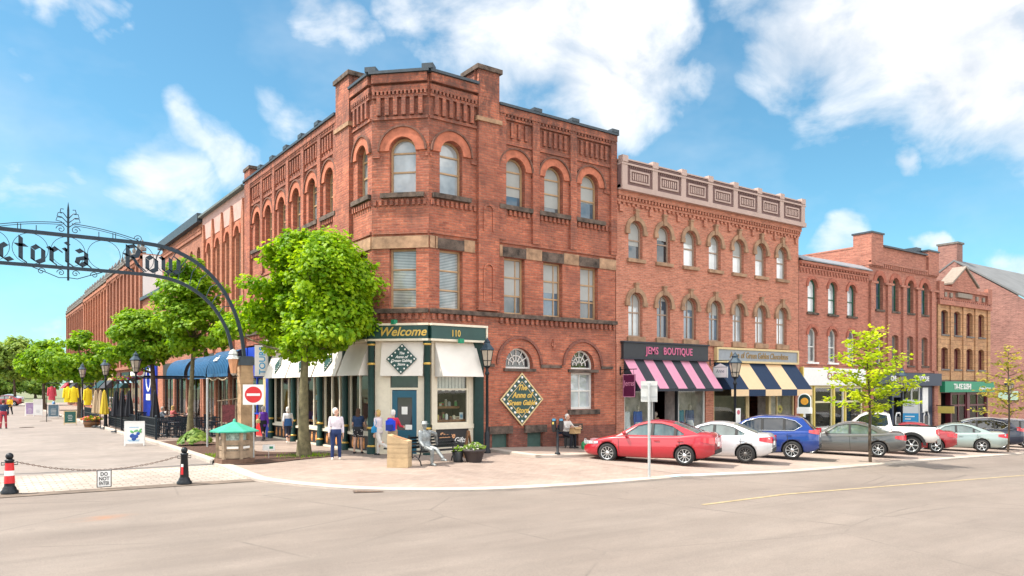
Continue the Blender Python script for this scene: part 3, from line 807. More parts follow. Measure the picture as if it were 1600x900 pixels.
for F,segs in ((FR,[(13.66,13.86),(13.9,13.98),(15.12,15.6),(16.74,16.88),(18.02,18.82),(19.96,20.78),(21.92,22.9)]),(TB,[(.0,TBL-.0)]),(LF,[(-27.4,-25.76),(-30.9,-28.8),(-34.8,-32.2),(-41.2,-36.1)])):
    for a,b in segs: F.box(q,a,b,7.585,8.03,-.02,.05)
FR.box(q,15.6,16.75,12.6,12.76,-.5,.22); LF.box(q,-28.82,-27.38,12.6,12.76,-.5,.22)
FR.box(q,15.95,22.9,-1.2,.03,-.02,.10)
q.build('stone_band',STONE_TAN,cb,O)
# parapet capping with stubs
q=MB()
FR.box(q,16.66,22.92,13.4,13.5,-.3,.22); LF.box(q,-41.2,-28.8,13.4,13.5,-.3,.22)
FR.box(q,13.6,15.69,13.94,14.04,-.3,.24); TB.box(q,-.06,TBL+.06,13.942,14.045,-.3,.245); LF.box(q,-27.4,-25.7,13.94,14.04,-.3,.24)
for u in (18.48,20.44,22.7): FR.box(q,u-.2,u+.2,13.5,13.63,-.3,.24)
for y in [(LC[k]+LC[k+1])/2 for k in range(5)]: LF.box(q,-y-.22,-y+.22,13.5,13.66,-.3,.24)
for p in (FR.p(13.63,14.04),LF.p(-25.73,14.04)): q.box((p.x,p.y,14.13),(.42,.42,.18),rz=R(45))
q.build('parapet_capping',CAP,cb,O)
cv=[GL_LIGHT,GL_WHITE,GL_WHITE]
FR.windows(cb,O,W3,WOODFR,None,rev=.3,bars=(.42,.73),surround=BR_ARCH,sur_w=.30,sur_d=.07,hood=HOODBR,panes=[GL_BLUE,GL_GREY,GL_BLUE],blind=(BLIND,.45,.85))
FR.windows(cb,O,C3,WOODFR,GL_LIGHT,rev=.3,bars=(.42,.73),surround=BR_ARCH,sur_w=.34,sur_d=.08,hood=HOODBR)
TB.windows(cb,O,B3,WOODFR,GL_LIGHT,rev=.3,bars=(.4,.74),surround=BR_ARCH,sur_w=.36,sur_d=.08,hood=HOODBR)
LF.windows(cb,O,A3,WOODFR,GL_GREY,rev=.3,bars=(.42,.73),surround=BR_ARCH,sur_w=.3,sur_d=.07,hood=HOODBR)
LF.windows(cb,O,L3,WOODFR,GL_GREY,rev=.3,bars=(.42,.73),surround=BR_ARCH,sur_w=.3,sur_d=.07,hood=HOODBR)
FR.windows(cb,O,W2,WOODFR,GL_LIGHT,rev=.3,blind=(BLIND,.25,.7),bars=(.33,.66),vbars=(.7,),panes=[GL_GREY,GL_BLUE,GL_GREY])
FR.windows(cb,O,C2,WOODFR,GL_BLIND,rev=.3,bars=(.33,.66)); TB.windows(cb,O,B2,WOODFR,GL_BLIND,rev=.3,bars=(.33,.66))
LF.windows(cb,O,A2+L2,WOODFR,GL_BLIND,rev=.3,bars=(.33,.66))
FR.windows(cb,O,[(17.72,1.34,3.24,4.06,'round'),(21.02,1.3,3.26,4.06,'round')],WHITEFR,GL_DARK,rev=.3,bars=(),fan=True,name='fan_window')
FR.windows(cb,O,[(21.02,1.3,1.58,3.12,'flat')],WHITEFR,GL_LIGHT,rev=.3,fw=.09,bars=(.5,),vbars=(.5,),name='sash_window')
q=MB()
for x in (16.8,18.5): FR.box(q,x-.39,x+.39,-.02,.68,-.2,-.15)
q.build('basement_shutter',mat('green_grey_board',(.05,.10,.085),.6,var=.15),cb,O)
q=MB(); FR.box(q,20.01,20.79,-.02,.68,-.2,-.15); q.build('basement_shutter',DARKFR,cb,O)
# ---- green shopfront
q=MB()
for F,a,b in ((FR,13.6,15.95),(TB,-.03,TBL+.03),(LF,-37.2,-25.7)): F.box(q,a,b,4.26,4.74,.02,.26)
q.build('fascia_board',SIGNGREEN,cb,O)
q=MB()
for F,a,b in ((FR,13.58,16.02),(TB,-.05,TBL+.05),(LF,-37.2,-25.68)):
    F.box(q,a,b,4.74,4.82,.0,.31); F.box(q,a,b,4.18,4.258,.0,.30)
FR.box(q,15.95,16.02,4.258,4.74,.0,.30)
q.build('fascia_trim',CREAM,cb,O)
lettering('welcome_lettering','Welcome',.45,GOLD,cb,TB.p(1.24,4.50,.27)-O,TB.u,TB.n,.012,.32,.008)
lettering('number_lettering','110',.34,GOLD,cb,FR.p(14.62,4.47,.27)-O,FR.u,FR.n,.012,0,.004,.8)
# posts: round green columns with gilt rings
def column(p):
    c=MB();c.lathe([(.16,-.1),(.16,.28),(.115,.34),(.115,4.05),(.15,4.1),(.15,4.18)],p,14)
    k=c.build('column',DKGREEN,cb,O)
    c=MB()
    for z in (.33,1.0,3.35,4.06): c.lathe([(.118,z-.04),(.165,z),(.118,z+.045)],p,14)
    c.build('gilt_ring',GOLD,k,O)
for p in (TB.p(.02,0,.14),TB.p(TBL-.02,0,.14)): column(p)
for y in (27.9,30.5,33.7,36.85): column(LF.p(-y,0,.12))
q=MB(); FR.box(q,15.55,15.95,0,4.18,-.1,.12); LF.box(q,-37.2,-36.98,0,4.18,-.1,.1); q.build('pilaster',DKGREEN,cb,O)
# right hand bay
SB=FR
f=shop_box(SB,cb,O,13.93,15.35,1.12,2.95,1.1,CREAM,hbars=(2.42,),inter=INTERW)
q=MB(); FR.quad=None; 
for k in range(9): FR.box(q,14.0+k*.145,14.0+k*.145+.12,2.35+.04*(k%2),2.9,-.2,-.18)
q.build('lace_curtain',CURT,f,O)
q=MB(); FR.box(q,13.83,15.5,-.1,.28,-.1,.02); FR.box(q,13.75,15.55,.95,1.12,-.12,.05); FR.box(q,13.75,13.93,.28,4.18,-.1,.0); FR.box(q,15.35,15.55,.28,4.18,-.1,.0); FR.box(q,13.93,15.35,2.95,4.18,-.1,.0)
q.build('bay_frame',CREAM,cb,O)
q=MB(); FR.box(q,13.93,15.35,.28,.95,-.1,-.03); b=q.build('painted_board',BLACKP,cb,O)
lettering('board_lettering','Store',.30,mat('board_orange',(.66,.33,.16),.6,var=.1),b,FR.p(14.42,.70,-.03)-O,FR.u,FR.n,.008,.25,.008)
lettering('board_lettering','Gifts',.27,PAPER,b,FR.p(14.98,.52,-.03)-O,FR.u,FR.n,.008,.25,.004)
awning(FR,cb,O,13.86,15.62,4.14,2.9,.62,[CREAMD],d0=.04)
# door bay on the chamfer
q=MB()
TB.box(q,.12,.70,0,4.18,-.12,.0); TB.box(q,1.76,2.05,0,4.18,-.12,.0); TB.box(q,.70,1.76,2.92,4.18,-.12,.0); TB.box(q,.70,1.76,2.40,2.48,-.1,-.01); TB.box(q,.70,.76,.06,2.4,-.12,-.03);TB.box(q,1.70,1.76,.06,2.4,-.12,-.03)
TB.box(q,.1,2.06,-.1,.06,-.2,.12)
q.build('door_surround',CREAM,cb,O)
q=MB(); a,b=.76,1.70
q.ring([TB.p(a,.06,-.1),TB.p(b,.06,-.1),TB.p(b,2.38,-.1),TB.p(a,2.38,-.1)],[TB.p(a+.2,.92,-.1),TB.p(b-.18,.92,-.1),TB.p(b-.18,2.12,-.1),TB.p(a+.2,2.12,-.1)],TB.n*.05)
q.ring([TB.p(a+.2,.18,-.06),TB.p(b-.18,.18,-.06),TB.p(b-.18,.78,-.06),TB.p(a+.2,.78,-.06)],[TB.p(a+.25,.23,-.06),TB.p(b-.23,.23,-.06),TB.p(b-.23,.73,-.06),TB.p(a+.25,.73,-.06)],TB.n*.02)
d=q.build('door',TEAL,cb,O)
q=MB(); TB.box(q,a+.2,b-.18,.92,2.12,-.08,-.07); q.build('pane',GL_DARK,d,O)
q=MB(); TB.box(q,a+.36,a+.58,1.5,1.78,-.068,-.062); TB.box(q,a+.5,a+.78,.94,1.12,-.068,-.06); q.build('paper_notice',PAPER,d,O)
q=MB(); q.ball(TB.p(a+.1,1.05,-.02),.035); TB.box(q,a+.085,a+.115,.98,1.12,-.05,-.03); q.build('handle',GOLDPALE,d,O)
q=MB(); TB.box(q,.70,1.76,2.48,2.92,-.09,-.08); q.build('transom_pane',GL_DARK,cb,O)
dr=awning(TB,cb,O,.40,2.0,4.14,2.92,.26,[CREAMD],d0=.06)
def diamond(F,par,uc,zc,hw,hh,d,org,gold,tilt=0,dot=.045,spots=3):
    c=MB();P=[(uc,zc-hh),(uc+hw,zc),(uc,zc+hh),(uc-hw,zc)]
    def dd(z): return d+tilt*(zc-z)
    c.prism([F.p(u,z,dd(z)) for u,z in P],F.n*.03); bo=c.build('diamond_board',SIGNGREEN,par,org)
    def sc(s): return [F.p(uc+(u-uc)*s,zc+(z-zc)*s,dd(zc+(z-zc)*s)+.03) for u,z in P]
    if gold:
        c=MB(); c.ring(sc(1.03),sc(.955),F.n*.02); c.ring(sc(.70),sc(.67),F.n*.012); c.build('gilt_edge',GOLDPALE,bo,org)
    c=MB()
    for i in range(4):
        A=P[i];B=P[(i+1)%4]
        for k in range(spots+1):
            t=k/(spots+1);u=uc+(A[0]+(B[0]-A[0])*t-uc)*.84;z=zc+(A[1]+(B[1]-A[1])*t-zc)*.84
            c.ball(F.p(u,z,dd(z)+.035),dot,(1,1,1),8)
    c.build('white_spot',PAPER,bo,org)
    return bo,dd
bo,dd=diamond(TB,dr,1.2,3.52,.58,.56,.20,O,False,.15,.035)
for k,(t,s) in enumerate((('The',.13),('Anne of',.14),('Green Gables',.14),('Store',.13))):
    z=3.73-k*.135; lettering('board_lettering',t,s,PAPER,bo,TB.p(1.2,z,dd(z)+.035)-O,TB.u,TB.n,.004,.3,.003)
bo,dd=diamond(FR,cb,17.8,2.02,1.03,1.03,.03,O,True,0,.055,4)
for k,(t,s) in enumerate((('The',.30),('Anne of',.31),('Green Gables',.27),('Store',.30))):
    z=2.48-k*.30; lettering('board_lettering',t,s,GOLD,bo,FR.p(17.8,z,.065)-O,FR.u,FR.n,.012,.32,.009,.95)
# left flank of the shop
bays=[(25.95,27.78),(28.02,30.38),(30.62,33.58),(33.82,36.72)]
for i,(y0,y1) in enumerate(bays):
    n=2 if i else 1
    bars=[-y1+(y1-y0)*k/(2 if i==0 else 3) for k in range(1,(2 if i==0 else 3))]
    f=shop_box(LF,cb,O,-y1,-y0,.78,3.02,1.2,CREAM,bars=bars,inter=INTERW)
    q=MB(); LF.box(q,-y1,-y0,3.02,4.18,-.12,.0); LF.box(q,-y1-.1,-y0+.1,.68,.78,-.1,.07); LF.box(q,-y1,-y0,-.1,.12,-.1,.06); q.build('bay_frame',CREAM,cb,O)
    q=MB(); LF.box(q,-y1,-y0,.12,.68,-.1,-.02); b=q.build('painted_board',mat('dark_brown_board',(.03,.02,.018),.6,var=.2),cb,O)
    q=MB()
    for k in range(int((y1-y0)/.5)):
        u=-y1+.3+k*.5; q.ball(LF.p(u,.34,-.02),.10,(.25,1,1.7),8); q.ball(LF.p(u+.03,.54,-.02),.06,(.3,1,1),8)
    q.build('painted_figure',mat('figure_orange',(.60,.25,.08),.7,var=.4,scale=14),b,O)
    aw=awning(LF,cb,O,-y1-.05,-y0+.05,4.14,2.95,.5,[CREAMD],d0=.04)
    if i in (1,2,3):
        bo,dd=diamond(LF,aw,-(y0+y1)/2,3.55,.42,.42,.28,O,False,.38,.03)
# narrow blue, ochre and red shopfront at the far end
q=MB(); LF.box(q,-41.2,-37.2,-.1,4.7,-.3,-.22); q.build('side_shopfront',INTER,cb,O)
for nm,m,a,b,z0,z1,d in (('side_panel',BLUEB,-41.2,-40.75,-.05,4.6,.12),('side_panel',GOLDPALE,-38.1,-37.7,-.05,3.1,.1),('side_panel',BLUEB,-37.7,-37.22,-.05,3.4,.1),('side_panel',BLUEB,-40.7,-38.1,3.1,4.6,.08),('side_panel',RED,-40.7,-38.1,-.05,1.1,.06)):
    q=MB(); LF.box(q,a,b,z0,z1,-.2,d); q.build(nm,m,cb,O)
f=shop_box(LF,cb,O,-40.7,-38.15,1.12,3.08,.1,BLUEB,bars=(-39.4,),d=-.05)
# small green floodlights over the fascia
for p,nrm in ((TB.p(.95,4.86,.3),TB.n),(FR.p(14.75,4.2,.42),FR.n)):
    q=MB(); q.box(p,(.2,.14,.16),rz=.4); q.tube(p,p-nrm*.3,.02,n=6); q.build('floodlight',SUSHIGREEN,cb,O)
# ---------------------------------------------------------------- seven-bay building with the balustrade
INTERB=mat('boutique_interior',(.62,.54,.50),.9,var=.35,scale=2.2)
DULLV=mat('dull_voussoir',(.36,.115,.075),.9,var=.3,scale=4)
O=V((29.6,25,-.4))
jb=thing('boutique_building','three storey salmon brick building with pale balustrade and two striped awnings','building',O)
X0,X1=22.93,36.35
cx=[24.12+1.79*k for k in range(7)]
J2=[(x,.88,4.75,6.72,'round') for x in cx];J3=[(x,.88,8.2,9.9,'round') for x in cx]
w=MB()
FR.wall(w,X0,X1,[(4.4,7.4,J2),(7.4,11.1,J3)],rev=.24)
for a,b in ((X0,23.4),(28.78,29.36),(36.0,X1)): FR.box(w,a,b,-1.6,4.4,-.4,.04)
FR.box(w,23.4,28.78,3.85,4.4,-.3,0); FR.box(w,29.36,36.0,3.8,4.4,-.3,0)
FR.box(w,X0,X1,10.62,10.72,0,.10); dentils(FR,w,X0,X1,10.5,10.62,.28,.14,.08); FR.box(w,X0,X1,10.86,11.12,0,.2); dentils(FR,w,X0,X1,10.72,10.86,.2,.1,.17)
for k in range(15): FR.box(w,X0+.15+k*.92,X0+.35+k*.92,10.2,10.5,0,.1)
w.quad((X1-.01,24.22,-1.6),(X1-.01,36,-1.6),(X1-.01,36,11.6),(X1-.01,24.22,11.6)); w.quad((X0+.01,24.22,9),(X0+.01,36,9),(X0+.01,36,11.6),(X0+.01,24.22,11.6))
w.quad((X0,24.25,11.5),(X1,24.25,11.5),(X1,36,11.5),(X0,36,11.5),1); w.quad((X1,36,-1.6),(X0,36,-1.6),(X0,36,11.6),(X1,36,11.6))
w.build('wall',[BR_JEMS,TAR],jb,O,uv=True)
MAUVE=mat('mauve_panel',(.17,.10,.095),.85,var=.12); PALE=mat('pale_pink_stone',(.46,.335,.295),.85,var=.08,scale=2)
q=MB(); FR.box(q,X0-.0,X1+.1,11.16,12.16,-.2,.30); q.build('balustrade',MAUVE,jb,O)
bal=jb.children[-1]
q=MB(); FR.box(q,X0,X1+.12,11.08,11.3,-.25,.40); FR.box(q,X0,X1+.12,12.17,12.25,-.25,.38); FR.box(q,X0,X1+.1,12.38,12.44,-.25,.36)
ps=[23.12+k*(36.24-23.12)/7 for k in range(8)]
for p in ps:
    FR.box(q,p-.16,p+.16,11.3,12.28,.2,.36); FR.box(q,p-.17,p+.17,12.28,12.56,.12,.40)
for k in range(7):
    a=ps[k]+.34;b=ps[k+1]-.34
    q.ring([FR.p(a,11.46,.3),FR.p(b,11.46,.3),FR.p(b,12.0,.3),FR.p(a,12.0,.3)],[FR.p(a+.07,11.53,.3),FR.p(b-.07,11.53,.3),FR.p(b-.07,11.93,.3),FR.p(a+.07,11.93,.3)],FR.n*.05)
    for j in range(7):
        u=a+.2+(b-a-.4)*j/6; FR.box(q,u-.03,u+.03,11.58,11.88,.3,.34)
q.build('balustrade_trim',PALE,bal,O)
q=MB()
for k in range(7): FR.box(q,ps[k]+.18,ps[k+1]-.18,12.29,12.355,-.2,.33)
dentils(FR,q,X0+.2,X1,12.08,12.155,.13,.07,.34); q.build('balustrade_mauve_line',MAUVE,bal,O)  # mauve strips between the posts, mauve dentils below the rail
FR.windows(jb,O,J3,BROWNFR,None,rev=.24,blind=(BLIND,.1,.6),bars=(.5,),sill=(STONE_HOOD,.16,.13),surround=STONE_HOOD,sur_w=.20,sur_d=.09,key=(STONE_HOOD,.2,.42),panes=[GL_GREY,GL_DARK,GL_WHITE,GL_WHITE,GL_WHITE,GL_WHITE,GL_WHITE])
FR.windows(jb,O,J2,BROWNFR,None,rev=.24,blind=(BLIND,.05,.45),bars=(.55,),vbars=(.5,),sill=(STONE_HOOD,.24,.10),surround=STONE_HOOD,sur_w=.2,sur_d=.10,key=(STONE_HOOD,.2,.36),panes=[GL_LIGHT,GL_BLUE,GL_BLUE,GL_BLUE,GL_LIGHT,GL_WHITE,GL_WHITE])
# left shop
q=MB(); FR.box(q,23.2,28.76,3.8,4.46,.05,.2); b=q.build('shop_sign',CHARSIGN,jb,O)
q=MB(); FR.box(q,23.16,28.8,4.46,4.53,.02,.26); FR.box(q,23.16,28.8,3.74,3.80,.02,.24); q.build('sign_trim',CHAR,b,O)
lettering('sign_lettering','JEMS',.46,SIGNPINK,b,FR.p(24.95,4.13,.215)-O,FR.u,FR.n,.015,0,.006,.82,1.05); lettering('sign_lettering','BOUTIQUE',.46,SIGNPINK,b,FR.p(26.65,4.13,.215)-O,FR.u,FR.n,.015,0,.006,.82,1.05)
awning(FR,jb,O,23.35,28.75,3.74,2.46,1.05,[PINK,CHAR],n=9,d0=.06,side=1)
q=MB(); FR.box(q,23.33,28.77,2.33,2.44,1.03,1.07); FR.box(q,23.33,23.37,2.33,2.44,.1,1.04); FR.box(q,28.73,28.77,2.33,2.44,.1,1.04); q.build('awning_bar',CHAR,jb,O)
shop_box(FR,jb,O,23.42,25.25,-.05,3.0,.75,WHITEFR,bars=(),inter=INTERB,name='shop_window')
shop_box(FR,jb,O,26.9,28.76,-.05,3.0,.75,WHITEFR,bars=(),inter=INTERB,name='shop_window')
q=MB(); FR.box(q,25.25,26.9,2.6,3.0,-.15,0); FR.box(q,25.25,25.33,-.4,2.6,-.15,0); FR.box(q,26.82,26.9,-.4,2.6,-.15,0); FR.box(q,25.33,26.82,-.4,2.6,-1.5,-1.45); FR.box(q,23.4,28.78,-1.6,-.05,-.5,-.02);FR.box(q,23.4,28.78,3.0,3.85,-.3,-.01); q.build('shop_front',CHARSIGN,jb,O)
q=MB(); FR.box(q,25.7,26.5,-.4,1.95,-1.44,-1.4); q.build('door',mat('pink_lined_door',(.36,.12,.16),.6,var=.4,scale=9),jb,O)
# right shop
q=MB(); FR.box(q,29.48,35.95,3.82,4.36,.05,.18); b=q.build('shop_sign',SIGNGREY,jb,O)
q=MB(); q.ring([FR.p(29.38,3.72,.04),FR.p(36.05,3.72,.04),FR.p(36.05,4.46,.04),FR.p(29.38,4.46,.04)],[FR.p(29.48,3.82,.04),FR.p(35.95,3.82,.04),FR.p(35.95,4.36,.04),FR.p(29.48,4.36,.04)],FR.n*.2); q.build('sign_trim',GOLDPALE,b,O)
lettering_row('sign_lettering',['Anne','of','Green','Gables','Chocolates'],.43,mat('sign_bronze',(.30,.19,.07),.5,var=.2),b,FR.p(32.75,4.09,.19)-O,FR.u,FR.n,.015,.1,.004,.78)
awning(FR,jb,O,29.42,35.98,3.70,2.42,1.05,[NAVY,SAND],n=5,d0=.06,val=.34)
shop_box(FR,jb,O,29.4,32.0,-.3,3.0,.8,GOLDPALE,inter=INTERW,name='shop_window')
shop_box(FR,jb,O,33.9,35.95,-.3,3.0,.7,GOLDPALE,bars=(34.5,),inter=INTERB,name='shop_window')
q=MB(); FR.box(q,32.0,32.14,-.6,2.6,-.2,0); FR.box(q,33.76,33.9,-.6,2.6,-.2,0); FR.box(q,32.0,33.9,2.6,3.0,-.2,0); q.build('door_frame',GOLDPALE,jb,O)
q=MB(); FR.box(q,32.14,33.76,-.6,2.6,-1.4,-1.35); FR.box(q,29.38,36.0,3.0,3.8,-.3,-.01); FR.box(q,29.38,36.0,-1.6,-.3,-.5,-.03); q.build('shop_front',INTER,jb,O)
q=MB(); FR.box(q,32.6,33.5,-.5,1.7,-1.34,-1.3); q.build('door',MAROON,jb,O)
# ---------------------------------------------------------------- low building with the white sign
O=V((39.9,25,-.8))
b3=thing('white_sign_building','low rose brick building with arched windows above a white and yellow shopfront','building',O)
X0,X1=36.38,43.38
c3=[37.62,39.58,41.52]
N2=[(x,.82,3.9,5.8,'round') for x in c3];N3=[(x,.85,6.62,8.45,'round') for x in c3]
w=MB()
FR.wall(w,X0,X1,[(3.7,6.2,N2),(6.2,9.35,N3)],rev=.22)
FR.box(w,X0,36.55,-2,3.7,-.4,.03); FR.box(w,42.75,X1,-2,3.7,-.4,.03); FR.box(w,36.55,42.75,3.6,3.72,-.3,0)
FR.box(w,X0,X1,8.98,9.06,0,.09); FR.box(w,X0,X1,9.2,9.36,0,.18)
for k in range(24): # saw-tooth brick corbels
    u=X0+.15+k*.287; w.prism([FR.p(u-.12,9.2),FR.p(u+.12,9.2),FR.p(u,9.06-.02)],FR.n*.13)
    if k%1==0: w.prism([FR.p(u-.1,8.98),FR.p(u+.1,8.98),FR.p(u,8.72)],FR.n*.06)
w.quad((X1-.01,24.22,-2),(X1-.01,36,-2),(X1,36,9.4),(X1,24.2,9.4)); w.quad((X1,36,-2),(X0,36,-2),(X0,36,9.4),(X1,36,9.4))
w.build('wall',BR_B3,b3,O,uv=True)
q=MB(); q.prism([FR.p(X0,9.37,.25),FR.p(X1,9.37,.25),FR.p(X1,9.72,-.4),FR.p(X0,9.72,-.4)],(0,0,.06)); q.quad((X0,24.6,9.76),(X1,24.6,9.76),(X1,36,9.9),(X0,36,9.9)); q.build('roof',mat('grey_metal_roof',(.22,.235,.26),.5,var=.1),b3,O)
FR.windows(b3,O,N3,GREENFR,GL_WHITE,rev=.22,bars=(.45,),sill=(STONE_DK,.12,.1),surround=DULLV,sur_w=.17,sur_d=.07,panes=[GL_WHITE,GL_LIGHT,GL_WHITE])
FR.windows(b3,O,N2,WHITEFR,GL_GREY,rev=.22,bars=(.45,),vbars=(),sill=(WHITE,.1,.1),surround=DULLV,sur_w=.17,sur_d=.07)
q=MB(); FR.box(q,36.5,42.7,2.62,3.58,.02,.2); b=q.build('shop_sign',WHITE,b3,O)
lettering('sign_lettering','CHENMET',.56,mat('sign_brick_red',(.33,.08,.07),.5,var=.1),b,FR.p(39.9,3.12,.21)-O,FR.u,FR.n,.012,0,.008,.9)

q=MB(); FR.box(q,36.42,36.52,-1,3.62,.0,.22); q.build('corner_trim',YELLOW,b3,O)
shop_box(FR,b3,O,36.56,37.7,-.55,2.58,1.2,PALEYEL,hbars=(1.7,),inter=INTERW,fw=.11)
shop_box(FR,b3,O,37.82,39.6,-.55,2.58,1.2,PALEYEL,hbars=(1.7,),inter=INTERW,fw=.11)
shop_box(FR,b3,O,39.75,40.75,-.55,2.58,1.2,WHITEFR,hbars=(1.7,),inter=INTER,fw=.1)
shop_box(FR,b3,O,40.9,42.7,-.55,2.58,1.2,PALEYEL,hbars=(1.7,),inter=INTERW,fw=.11)
q=MB(); FR.box(q,36.55,42.75,-2,-.55,-.4,.02); FR.box(q,39.6,39.75,-.55,2.6,-.2,.06); FR.box(q,40.75,40.9,-.55,2.6,-.2,.06); FR.box(q,37.7,37.82,-.55,2.6,-.2,.06); FR.box(q,36.55,42.75,2.58,2.66,-.3,.04); q.build('shopfront_post',YELLOW,b3,O)
# ---------------------------------------------------------------- pier-topped building with the navy fascia
O=V((47.5,25,-1))
b4=thing('navy_shop_building','tall rose brick building with two roof piers, four green arched windows and navy shop fascia','building',O)
X0,X1=43.42,51.65
c4=[44.6+1.82*k for k in range(4)]
N3=[(x,.82,7.2,9.25,'round') for x in c4];N2=[(c4[0],.8,3.9,5.85,'round')]+[(x,.78,3.9,5.75,'seg') for x in c4[1:]]
w=MB()
FR.wall(w,X0,X1,[(3.6,6.4,N2),(6.4,9.7,N3),(9.7,11.0,[])],rev=.3)
for x in [X0+.18]+[(c4[k]+c4[k+1])/2 for k in range(3)]+[X1-.7]: FR.box(w,x-.2,x+.2,3.6,8.75,0,.14)
band_skip(FR,w,X0,X1,8.72,8.85,0,.18,N3,.02); FR.box(w,X0,X1,9.95,10.05,0,.12); dentils(FR,w,X0,X1,9.72,9.95,.22,.12,.1)
FR.box(w,X0,44.75,9.8,11.68,-1.0,.145); FR.box(w,50.3,X1,9.8,11.3,-1.0,.145)
FR.box(w,X0,43.75,-2.2,3.6,-.4,.1); FR.box(w,51.15,X1,-2.2,3.6,-.4,.1); FR.box(w,43.75,51.15,3.45,3.62,-.3,.05)
w.quad((X0+.02,24.22,9),(X0+.02,24.22,11),(X0+.02,36,11),(X0+.02,36,9)); w.quad((X1-.02,24.22,-2),(X1-.02,36,-2),(X1-.02,36,11),(X1-.02,24.22,11)); w.quad((X1,36,-2),(X0,36,-2),(X0,36,11),(X1,36,11))
w.build('wall',BR_B4,b4,O,uv=True)
q=MB(); FR.box(q,X0-.05,44.82,11.68,11.78,-1.08,.2); FR.box(q,50.22,X1+.05,11.3,11.4,-1.08,.2); FR.box(q,44.82,50.22,11.0,11.1,-.3,.16); FR.box(q,49.6,50.25,11.1,11.55,-1.2,-.3); q.quad((X0,24.5,10.9),(X1,24.5,10.9),(X1,36,10.9),(X0,36,10.9)); q.build('roof_capping',CAP,b4,O)
FR.windows(b4,O,N3,GREENFR,None,rev=.3,bars=(.42,),sill=(STONE_DK,.12,.08),surround=DULLV,sur_w=.3,sur_d=.06,panes=[GL_BLUE,GL_GREY,GL_GREY,GL_BLUE])
FR.windows(b4,O,N2[:1],WHITEFR,GL_GREY,rev=.3,bars=(.5,),sill=(STONE_DK,.12,.08)); FR.windows(b4,O,N2[1:],BROWNFR,GL_GREY,rev=.3,bars=(.5,),sill=(STONE_DK,.12,.08))
q=MB(); FR.box(q,43.9,51.6,2.62,3.42,.05,.35); b=q.build('shop_sign',NAVYB,b4,O)
lettering('sign_lettering','CNET-NE',.42,PAPER,b,FR.p(45.95,3.05,.36)-O,FR.u,FR.n,.012,0,.01,.85); lettering('sign_lettering','BOUTIQUE',.42,PAPER,b,FR.p(49.0,3.05,.36)-O,FR.u,FR.n,.012,0,.01,.85)
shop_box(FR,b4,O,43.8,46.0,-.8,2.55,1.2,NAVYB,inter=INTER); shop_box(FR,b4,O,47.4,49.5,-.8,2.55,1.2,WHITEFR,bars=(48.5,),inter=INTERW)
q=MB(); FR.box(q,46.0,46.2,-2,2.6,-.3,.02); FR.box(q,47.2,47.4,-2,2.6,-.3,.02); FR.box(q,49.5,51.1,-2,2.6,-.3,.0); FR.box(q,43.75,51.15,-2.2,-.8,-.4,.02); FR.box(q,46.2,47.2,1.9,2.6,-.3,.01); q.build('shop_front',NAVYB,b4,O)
q=MB(); FR.box(q,49.7,50.4,.9,2.5,.0,.06); q.build('white_panel',WHITE,b4,O)
for x in (46.7,50.2):
    q=MB(); q.ring([FR.p(x-.36,-1,.01),FR.p(x+.36,-1,.01),FR.p(x+.36,.7,.01),FR.p(x+.2,.98,.01),FR.p(x-.2,.98,.01),FR.p(x-.36,.7,.01)],[FR.p(x-.29,-.9,.01),FR.p(x+.29,-.9,.01),FR.p(x+.29,.66,.01),FR.p(x+.15,.9,.01),FR.p(x-.15,.9,.01),FR.p(x-.29,.66,.01)],FR.n*.05)
    d=q.build('door_trim',WHITE,b4,O)
    q=MB(); FR.box(q,x-.29,x+.29,-.95,.7,-.02,.012); q.build('door',GL_DARK,d,O)
# ---------------------------------------------------------------- sandstone building
O=V((55.5,25,-1.2))
b5=thing('sandstone_building','narrow tan sandstone building with small central gable and bright green shop board','building',O)
X0,X1=51.7,59.4
c5=[52.75+1.8*k for k in range(4)]
N3=[(x,.95,6.05,7.68,'seg') for x in c5];N2=[(x,.95,3.75,5.2,'seg') for x in c5]
w=MB()
FR.wall(w,X0,X1,[(3.0,5.6,N2),(5.6,8.0,N3)],rev=.3)
for x in [X0+.2]+[(c5[k]+c5[k+1])/2 for k in range(3)]+[X1-.2]: FR.box(w,x-.2,x+.2,3.0,8.0,0,.08)
FR.box(w,X0,52.2,-2.4,3.0,-.4,.02); FR.box(w,59.1,X1,-2.4,3.0,-.4,.02)
w.quad((X1-.01,24.22,-2),(X1-.01,36,-2),(X1,36,9),(X1,24.2,9)); w.quad((X1,36,-2),(X0,36,-2),(X0,36,9),(X1,36,9))
w.build('wall',BR_SAND,b5,O,uv=True)
w=MB()
FR.wall(w,X0,X1,[(8.0,9.2,[])]); FR.box(w,X0,X1,8.0,8.3,0,.2); FR.box(w,X0,X1,9.0,9.25,-.2,.16); dentils(FR,w,X0,X1,8.3,8.42,.3,.15,.14)
w.prism([FR.p(53.5,9.25),FR.p(57.2,9.25),FR.p(57.2,9.4),FR.p(55.35,10.55),FR.p(53.5,9.4)],FR.n*.15)
w.prism([FR.p(53.5,9.25,-.6),FR.p(57.2,9.25,-.6),FR.p(57.2,9.4,-.6),FR.p(55.35,10.55,-.6),FR.p(53.5,9.4,-.6)],FR.n*.58)
FR.box(w,X0-.02,52.3,8.4,9.5,-.1,.18); FR.box(w,58.8,X1+.02,8.4,9.5,-.1,.18)
w.build('brick_frieze',BR_B4,b5,O,uv=True)
q=MB()
for a,b,c,d in ((53.35,9.42,55.35,10.68),(55.35,10.68,57.35,9.42)): q.prism([FR.p(a,b,.24),FR.p(c,d,.24),FR.p(c,d+.12,.24),FR.p(a,b+.12,.24)],FR.n*-.9)
FR.box(q,54.3,56.4,8.62,8.92,.0,.17)
